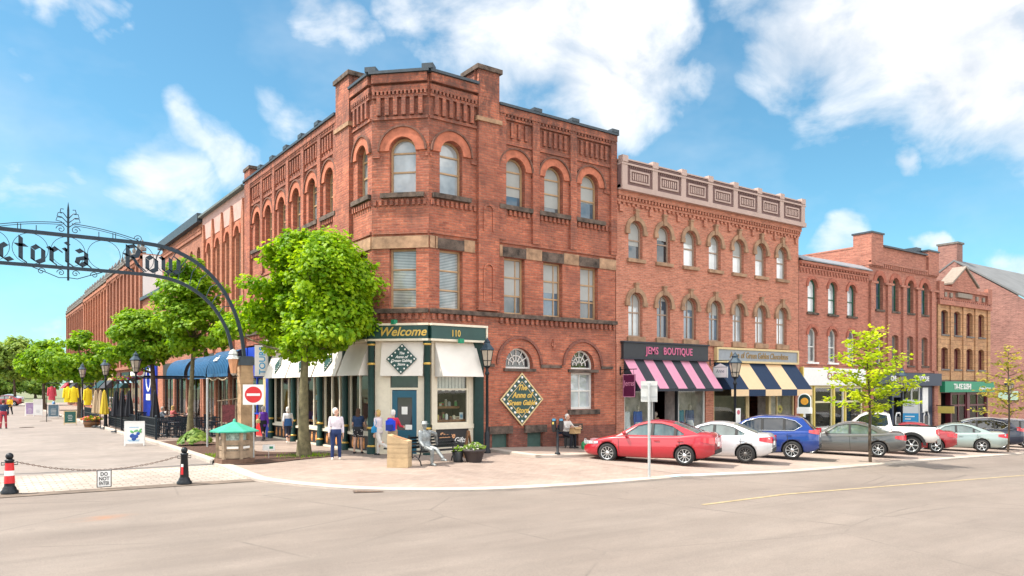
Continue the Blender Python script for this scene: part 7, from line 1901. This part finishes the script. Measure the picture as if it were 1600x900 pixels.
def chair():
    t=thing('patio_chair','dark blue black metal slat back chair on the cafe patio','chair',(0,0,0),0,'chairs on the cafe patio')
    q=MB(); q.bx(-.2,.2,-.2,.2,.43,.46); q.build('seat',PAT,t)
    q=MB()
    for k in range(6): q.bx(-.215,-.20,-.18+k*.062,-.15+k*.062,.46,.9)
    q.bx(-.22,-.195,-.2,.2,.88,.93); q.build('backrest',PAT,t)
    for x,y in ((-.19,-.18),(-.19,.18),(.19,-.18),(.19,.18)): q=MB(); q.tube((x,y,.44),(x*1.1,y*1.1,0),.016,n=5); q.build('leg',PAT,t)
    return t
ch=chair()
def table():
    t=thing('patio_table','round dark blue black metal table on the cafe patio','table',(0,0,0),0,'tables on the cafe patio')
    q=MB(); q.lathe([(.4,.71),(.42,.73),(.4,.75)],(0,0,0),20); q.build('tabletop',PAT,t)
    q=MB(); q.lathe([(.24,0),(.24,.03),(.03,.06),(.03,.71)],(0,0,0),12); q.build('pedestal',PAT,t); return t
tb=table(); first=True
r=random.Random(12); ci=0
spots=[(8.3,39.7),(9.9,39.6),(8.2,41.6),(9.8,41.7),(8.4,43.3),(9.8,47.2),(10.2,45.2),(8.3,49.2),(9.9,50.6),(8.4,52)]
for k,(x,y) in enumerate(spots):
    o=tb if k==0 else copy_tree(tb); o.location=gp(x,y,.055)
    a0=r.uniform(0,1.5)
    for j in range(3):
        a=a0+j*2.1; c=ch if ci==0 else copy_tree(ch); ci+=1
        c.location=gp(x+.62*math.cos(a),y+.62*math.sin(a),.055); c.rotation_euler=(0,0,a+math.pi+r.uniform(-.3,.3))
def parasol(m,name='closed_parasol',cat='parasol',h=2.25,group='closed parasols on the patio'):
    t=thing(name,'',cat,(0,0,0),0,group)
    q=MB(); q.lathe([(.25,0),(.25,.06),(.04,.1)],(0,0,0),12); q.tube((0,0,.1),(0,0,h),.022,n=8); q.build('pole',IRON,t)
    q=MB(); n=14;vs=[];prof=[(.05,h+.02),(.10,h-.12),(.17,h-.6),(.23,h-1.05),(.26,h-1.35),(.2,h-1.4)]
    q2=[]
    for rr,z in prof: q2.append([(rr*(1 if k%2 else .72)*math.cos(2*math.pi*k/n),rr*(1 if k%2 else .72)*math.sin(2*math.pi*k/n),z) for k in range(n)])
    for i in range(len(prof)-1):
        for k in range(n): q.add([q2[i][k],q2[i][(k+1)%n],q2[i+1][(k+1)%n],q2[i+1][k]],[(3,2,1,0)],0,True)
    q.add([(0,0,h+.06)]+q2[0],[(0,1+k,1+(k+1)%n) for k in range(n)]); q.build('folded_cloth',m,t)
    return t
BLK=mat('parasol_black',(.014,.015,.022),.85,var=.2); KHA=mat('parasol_khaki',(.42,.31,.19),.85,var=.1); YEL=mat('parasol_yellow',(.58,.42,.03),.85,var=.06)
p1=parasol(BLK); p1.location=gp(at(181,46.5),46.5,.055); p1['label']='black closed parasol behind the railing, leftmost of the black ones'
dup(p1,gp(at(191,46.2),46.2,.055),.3,'black closed parasol behind the railing, second of the black ones from the left')
dup(p1,gp(at(202,45.9),45.9,.055),.7,'black closed parasol behind the railing, third of the black ones from the left')
dup(p1,gp(at(242,41.5),41.5,.055),1,'black closed parasol standing alone at the foot of the patio tree')
p2=parasol(KHA); p2.location=gp(at(150,53.5),53.5,.055); p2['label']='khaki closed parasol behind the lamp post near the flower barrel, left of the pair'
dup(p2,gp(at(157,52.5),52.5,.055),.4,'khaki closed parasol behind the lamp post near the flower barrel, right of the pair')
p3=parasol(YEL); p3.location=gp(at(163,51),51,.055); p3['label']='yellow closed parasol between the khaki and the black ones'
# hung jackets
def jacket(m,label,loc,rz):
    t=thing('hanging_jacket',label,'jacket',loc,rz,'jackets hung outside the shop')
    q=MB(); T=Matrix.Identity(4)
    q.lathe([(.25,0),(.24,.3),(.22,.7),(.23,.95),(.10,1.08),(.07,1.14)],(0,0,0),12,M=Matrix.Diagonal((1,.55,1,1))); q.build('coat_body',m,t)
    for s in (-1,1): q=MB(); q.cone2((s*.22,0,.96),(s*.30,0,.36),.075,.055,8); q.build('sleeve',m,t)
    q=MB(); q.path([(-.2,0,1.06),(0,0,1.16),(0,0,1.27),(.05,0,1.32)],.012,n=5); q.path([(0,0,1.16),(.2,0,1.06)],.012,n=5); q.build('hanger',IRON,t)
JY=mat('jacket_bright_yellow',(.78,.60,.015),.8,var=.06); JR=mat('jacket_coral',(.72,.08,.12),.8,var=.06)
jacket(JY,'yellow jacket hung outside under the dense tree, left of the two',gp(at(106,63.5),63.5,1.45),.1); jacket(JY,'yellow jacket hung outside under the dense tree, right of the two',gp(at(115,63.2),63.2,1.45),-.1)
jacket(JR,'coral red jacket hung outside under the street trees',gp(at(81,73),73,1.5),.0); jacket(JY,'yellow jacket hung between the flower barrel and the khaki parasols',gp(at(137,57.5),57.5,1.35),.6)
t=thing('clothes_rail','dark steel rail the jackets hang from, on two posts','clothes rail',gp(at(112,63),63,.05),-.35)
q=MB(); q.tube((-1.6,0,0),(-1.6,0,2.78),.025,n=6); q.build('post',IRON,t); q=MB(); q.tube((1.6,0,0),(1.6,0,2.78),.025,n=6); q.build('post',IRON,t); q=MB(); q.tube((-1.6,0,2.78),(1.6,0,2.78),.025,n=6); q.build('crossbar',IRON,t)
# pergola frame with the pale blue rail
t=thing('patio_canopy','dark patio canopy frame with pale blue front rail and hanging baskets','canopy',gp(7.4,48.2,.05))
for x in (0,3.6):
    for y in (-3.2,3.2): q=MB(); q.box((x,y,1.5),(.07,.07,3.0)); q.build('post',PAT,t)
q=MB(); q.bx(-.04,.03,-3.25,3.25,2.72,2.84); q.build('front_rail',mat('canopy_pale_blue',(.35,.55,.68),.5,var=.05),t)
q=MB(); q.bx(-.03,3.65,-3.25,-3.18,3.0,3.06); q.bx(-.03,3.65,3.18,3.25,3.0,3.06); q.bx(-.03,.04,-3.25,3.25,3.0,3.06); 
for k in range(6): q.bx(0,3.6,-2.7+k*1.08,-2.64+k*1.08,3.06,3.11)
q.build('roof_frame',PAT,t)
r=random.Random(9)
for k in range(4):
    b=thing('flower_basket','hanging basket of purple and red flowers under the patio canopy, number %s along the pale blue rail'%('one','two','three','four')[k] if False else ('hanging flower basket at the near end of the patio canopy','hanging flower basket on the patio canopy, second from its near end','hanging flower basket on the patio canopy, third from its near end','hanging flower basket at the far end of the patio canopy')[k],'flower basket',gp(7.35,45.6+k*1.7,2.75),0,'baskets on the patio canopy')
    q=MB(); q.lathe([(.05,-.02),(.2,.14),(.24,.24)],(0,0,0),10); q.build('basket',BLACKP,b); q=MB(); flowers(q,110,.34,.2,[0,0,1,2],r,.12); q.build('flowers',[LEAF_MID,mat('bloom_purple',(.12,.03,.22),.6),mat('bloom_red',(.65,.02,.06),.6)],b)
t=thing('oval_sign','white oval sign with red centre on a post above the patio canopy','sign',gp(7.6,45.2,3.35),-1.1)
q=MB(); q.lathe([(.42,0),(.42,.04)],(0,0,0),20,M=Matrix.Diagonal((1,1,.75,1))@Matrix.Rotation(R(90),4,'X')); b=q.build('board',WHITE,t); q=MB(); q.lathe([(.3,.041),(.3,.048)],(0,0,0),20,M=Matrix.Diagonal((1,1,.7,1))@Matrix.Rotation(R(90),4,'X')); q.build('red_field',mat('sign_red',(.5,.03,.05),.5),b); q=MB(); q.tube((0,.03,-.35),(0,.03,.1),.02,n=6); q.build('stem',IRON,t)
# tall coral parasol-like shade and wooden posts beyond the trees are left to the far row
# ---- things shown in the shop windows
def mannequin(loc,rz,label,top,skirt,tc=None):
    t=thing('mannequin',label,'mannequin',loc,rz,'mannequins in the boutique windows')
    q=MB(); J=skel(1.72,STAND,((6,8,10),(-4,8,10)))
    q.cone2(J['neck']-V((0,0,.04)),J['head']-V((0,0,.03)),.045,.05); q.ball(J['head'],.10,(1,.85,1.2),10); q.build('head',mat('mannequin_pale',(.6,.5,.42),.5,var=.05),t)
    q=MB(); torso(q,J,1.72,[(-.02,.07,.1,0),(.06,.066,.094,0),(.12,.06,.084,0),(.2,.07,.095,0),(.27,.06,.11,0),(.31,.035,.06,0)],1)
    for n in 'RL': q.cone2(J['sh'+n],J['el'+n],.06,.045); q.cone2(J['el'+n],J['wr'+n],.045,.03)
    q.build('top',top,t)
    q=MB(); q.lathe([(.16,J['base']+.05),(.2,J['base']-.1),(.27,.35)],(0,0,0),12); q.build('skirt',skirt,t)
    q=MB(); q.lathe([(.2,0),(.2,.02),(.03,.04),(.03,.4)],(0,0,0),12); q.build('stand',STEEL,t)
m1=cmat('cloth_white',(.66,.66,.68));m2=cmat('cloth_cobalt',(.02,.10,.42));m3=cmat('cloth_teal',(.03,.22,.30));m4=cmat('cloth_tan',(.38,.27,.16));m5=cmat('cloth_denim',(.06,.10,.22))
mannequin((23.85,24.52,-.02),-1.5,'window mannequin in a white dress, leftmost in the boutique',m1,m1)
mannequin((24.6,24.55,-.02),-1.7,'window mannequin in a cobalt blue top and white skirt',m2,m1)
mannequin((26.2,25.0,-.35),-1.5,'mannequin in a tan top and denim skirt at the boutique doorway',m4,m5)
mannequin((27.4,24.55,-.02),-1.6,'window mannequin in a teal top and dark blue skirt, right hand boutique window',m3,m5)
mannequin((28.1,24.58,-.02),-1.8,'window mannequin in a denim top and white skirt, rightmost in the boutique',m5,m1)
r=random.Random(21)
sc_=[cmat('pack_red',(.45,.06,.05)),cmat('pack_cream',(.6,.52,.38)),cmat('pack_leaf',(.12,.30,.10)),cmat('pack_sky',(.2,.36,.5)),cmat('pack_straw',(.5,.36,.12)),cmat('pack_white',(.66,.65,.62)),cmat('pack_brown',(.18,.09,.05))]
def goods(F,u0,u1,z,d0,d1,n,where):
    # jars, tins and boxes set out on a window shelf: nothing tells one from the next
    sh=thing('display_shelf','wooden display shelf in the %s'%where,'shelf',F.p((u0+u1)/2,z-.04,(d0+d1)/2))
    o=F.p((u0+u1)/2,z-.04,(d0+d1)/2); q=MB(); F.box(q,u0,u1,z-.04,z,d1,d0); q.build('board',WOODBR,sh,o); q=MB(); F.box(q,u0,u1,z-.06,z+.03,d0-.001,d0+.02); q.build('edge',WOODBR,sh,o)
    for k in range(n):
        u=u0+.08+(u1-u0-.16)*k/(n-1); d=r.uniform(d1+.1,d0-.12); p=F.p(u,z,d); h=r.uniform(.12,.30)
        m=r.choice(sc_); t=thing('shop_item','small packaged gift in the %s'%where,'shop goods',p,r.uniform(-.4,.4),'goods in the %s'%where)
        if r.random()<.5:
            q=MB(); q.lathe([(.055,0),(.06,.02),(.06,h*.8),(.035,h*.9)],(0,0,0),10); q.build('jar',m,t); q=MB(); q.lathe([(.04,h*.9),(.04,h),(.001,h+.005)],(0,0,0),10); q.build('lid',r.choice(sc_),t)
        else:
            w=r.uniform(.05,.08); q=MB(); q.bx(-w,w,-.04,.04,0,h); q.build('carton',m,t); q=MB(); q.bx(-w*.75,w*.75,-.043,-.04,h*.3,h*.75); q.build('print',r.choice(sc_),t)
goods(FR,13.98,15.3,1.26,-.2,-.7,9,'right hand window of the green shop')
goods(FR,13.98,15.3,1.75,-.6,-1.05,8,'back of the right hand green shop window')
for i,(y0,y1) in enumerate(((25.95,27.78),(28.02,30.38),(30.62,33.58),(33.82,36.72))):
    nm=('first','second','third','last')[i]
    goods(LF,-y1+.1,-y0-.1,1.05,-.25,-.75,8,'lower part of the %s side window from the shop corner'%nm); goods(LF,-y1+.1,-y0-.1,1.9,-.7,-1.15,7,'upper part of the %s side window from the shop corner'%nm)
def sunny(x,z):
    t=thing('sunflower_ornament','yellow sunflower ornament in the right hand window under the navy and sand awning','ornament',(x,24.42,z))
    q=MB(); q.lathe([(.22,0),(.22,.05)],(0,0,0),14,M=Matrix.Rotation(R(90),4,'X')); q.build('bloom',YELLOW,t); q=MB(); q.lathe([(.08,.055),(.08,.07)],(0,0,0),10,M=Matrix.Rotation(R(90),4,'X')); q.build('centre',WOODBR,t)
    q=MB(); q.bx(-.2,.2,0,.04,-.95,-.3); q.build('ribbon',PAPER,t); q=MB(); q.bx(-.45,.45,0,.05,-1.15,-.96); q.build('base',YELLOW,t)
sunny(34.95,1.35)
# ---------------------------------------------------------------- light, sky, camera
SUN_EL=R(58); sd=V((-.90,.43,0)).normalized()
sun=bpy.data.lights.new('sun','SUN'); sun.energy=3.8; sun.angle=R(.5); sun.color=(1,.92,.80)
so=bpy.data.objects.new('sun',sun); COL.objects.link(so)
tosun=V((sd.x*math.cos(SUN_EL),sd.y*math.cos(SUN_EL),math.sin(SUN_EL)))
so.rotation_euler=(-tosun).to_track_quat('-Z','Y').to_euler(); so.location=(0,0,30)
wd=bpy.data.worlds.new('World'); SC.world=wd; wd.use_nodes=True; nt=wd.node_tree; nt.nodes.clear()
out=nt.nodes.new('ShaderNodeOutputWorld'); bg=nt.nodes.new('ShaderNodeBackground')
sky=nt.nodes.new('ShaderNodeTexSky'); sky.sky_type='NISHITA'; sky.sun_disc=False; sky.sun_elevation=SUN_EL
sky.sun_rotation=math.atan2(sd.x,sd.y); sky.air_density=1.0; sky.dust_density=.6; sky.ozone_density=2.2
gen=nt.nodes.new('ShaderNodeTexCoord').outputs['Generated']
def pdir(px,py):
    r=(px-800)/FOC; return V((CA+SA*r,SA-CA*r,(HOR-py)/FOC)).normalized()
def vm(op,a,b=None):
    n=nt.nodes.new('ShaderNodeVectorMath'); n.operation=op; nt.links.new(a,n.inputs[0])
    if b is not None:
        if isinstance(b,(tuple,Vector)): n.inputs[1].default_value=tuple(b)
        else: nt.links.new(b,n.inputs[1])
    return n.outputs['Value'] if op in('DISTANCE','LENGTH','DOT_PRODUCT') else n.outputs[0]
def nz(vec,scale,detail,rough,dist=0):
    return noise(nt,vec,scale,detail,rough,dist)
warpn=nt.nodes.new('ShaderNodeTexNoise'); warpn.inputs['Scale'].default_value=5.5; warpn.inputs['Detail'].default_value=7; nt.links.new(gen,warpn.inputs['Vector'])
wv=vm('SUBTRACT',warpn.outputs['Color'],(.5,.5,.5)); wsc=nt.nodes.new('ShaderNodeVectorMath'); wsc.operation='SCALE'; wsc.inputs['Scale'].default_value=.16; nt.links.new(wv,wsc.inputs[0])
dirw=vm('ADD',gen,wsc.outputs[0])
acc=None
# (px, py, radius, strength): the sky's cumulus banks, as directions
BL=[(1390,40,165,1.35),(1530,60,175,1.4),(1270,60,105,1.1),(1640,20,220,1.2),(1480,130,95,.9),(1580,140,90,.8),
    (850,40,130,1.1),(960,90,125,1.2),(1010,120,90,.9),(720,25,110,.62),(900,0,150,.9),(1040,90,60,.7),(960,170,60,.6),
    (500,12,55,.52),(545,42,40,.45),(640,15,70,.45),(110,18,50,.5),(150,55,34,.48),(70,-10,50,.42),(175,90,24,.42),(25,110,40,.3),
    (240,305,85,.33),(275,215,45,.30),(325,240,60,.36),(375,245,45,.34),(20,285,95,.36),(210,345,80,.32),(450,150,40,.2),(470,195,50,.24),
    (1398,272,34,.85),(1415,280,24,.7),(1310,395,42,.55),(1585,415,42,.6),(1465,375,20,.45),(60,520,80,.2),(1150,60,20,.4)]
for px,py,rad,s in BL:
    c=pdir(px,py); dd=vm('DISTANCE',dirw,c)
    # radius in chord length: pixels shrink away from the centre of view
    k=FOC*(1+((px-800)/FOC)**2+((HOR-py)/FOC)**2)**.5
    rr=rad*1.25/k
    mr=nt.nodes.new('ShaderNodeMapRange'); mr.interpolation_type='SMOOTHSTEP'; mr.inputs[1].default_value=rr*1.25; mr.inputs[2].default_value=rr*.1; mr.inputs[3].default_value=0; mr.inputs[4].default_value=s
    nt.links.new(dd,mr.inputs[0])
    acc=mr.outputs[0] if acc is None else math_(nt,'MAXIMUM',acc,mr.outputs[0])
n1=nz(mapping(nt,gen,(1,1,1.5)),7.5,9,.56,.35); n2=nz(mapping(nt,gen,(1,1,1.8)),3.2,5,.6)
# unseen clouds behind and beside the camera, added to light the shaded front
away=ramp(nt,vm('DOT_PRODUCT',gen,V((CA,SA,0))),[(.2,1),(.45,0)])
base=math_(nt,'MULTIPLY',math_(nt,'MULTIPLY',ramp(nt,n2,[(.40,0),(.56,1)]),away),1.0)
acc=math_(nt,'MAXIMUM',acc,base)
den=math_(nt,'ADD',math_(nt,'MULTIPLY',acc,1.0),math_(nt,'MULTIPLY',math_(nt,'SUBTRACT',n1,.50),2.5))
den=math_(nt,'MULTIPLY',den,math_(nt,'MINIMUM',math_(nt,'MULTIPLY',acc,4),1,True))
cf=ramp(nt,den,[(.08,0),(.45,.55),(1.05,1)])
veil=math_(nt,'MULTIPLY',ramp(nt,n2,[(.45,0),(.7,1)]),.22)
cf=math_(nt,'MAXIMUM',cf,veil)
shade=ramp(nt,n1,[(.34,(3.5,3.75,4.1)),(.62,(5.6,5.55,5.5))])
shade=mixc(nt,away,shade,(14.0,13.4,12.8))  # unseen clouds made brighter than those in view, to lift the front facade
tint=mixc(nt,1,sky.outputs[0],(.52,.83,.81),'MULTIPLY')
sep=nt.nodes.new('ShaderNodeSeparateXYZ'); nt.links.new(gen,sep.inputs[0])
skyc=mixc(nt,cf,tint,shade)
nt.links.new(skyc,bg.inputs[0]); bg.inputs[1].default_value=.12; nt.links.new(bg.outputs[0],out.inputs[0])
cam=bpy.data.cameras.new('camera'); co=bpy.data.objects.new('camera',cam); COL.objects.link(co)
co.location=(0,0,CAMH); fw=V((CA,SA,0)); co.rotation_euler=(R(90),0,math.atan2(-fw.x,fw.y))
cam.sensor_width=36; cam.lens=36*FOC/1600; cam.shift_y=(HOR-450)/1600; cam.clip_end=5000; cam.clip_start=.1
SC.camera=co
vs=SC.view_settings; vs.view_transform='Standard'; vs.look='None'; vs.gamma=1; vs.exposure=.97
SC.cycles.max_bounces=6; SC.cycles.transparent_max_bounces=12; SC.cycles.use_denoising=True
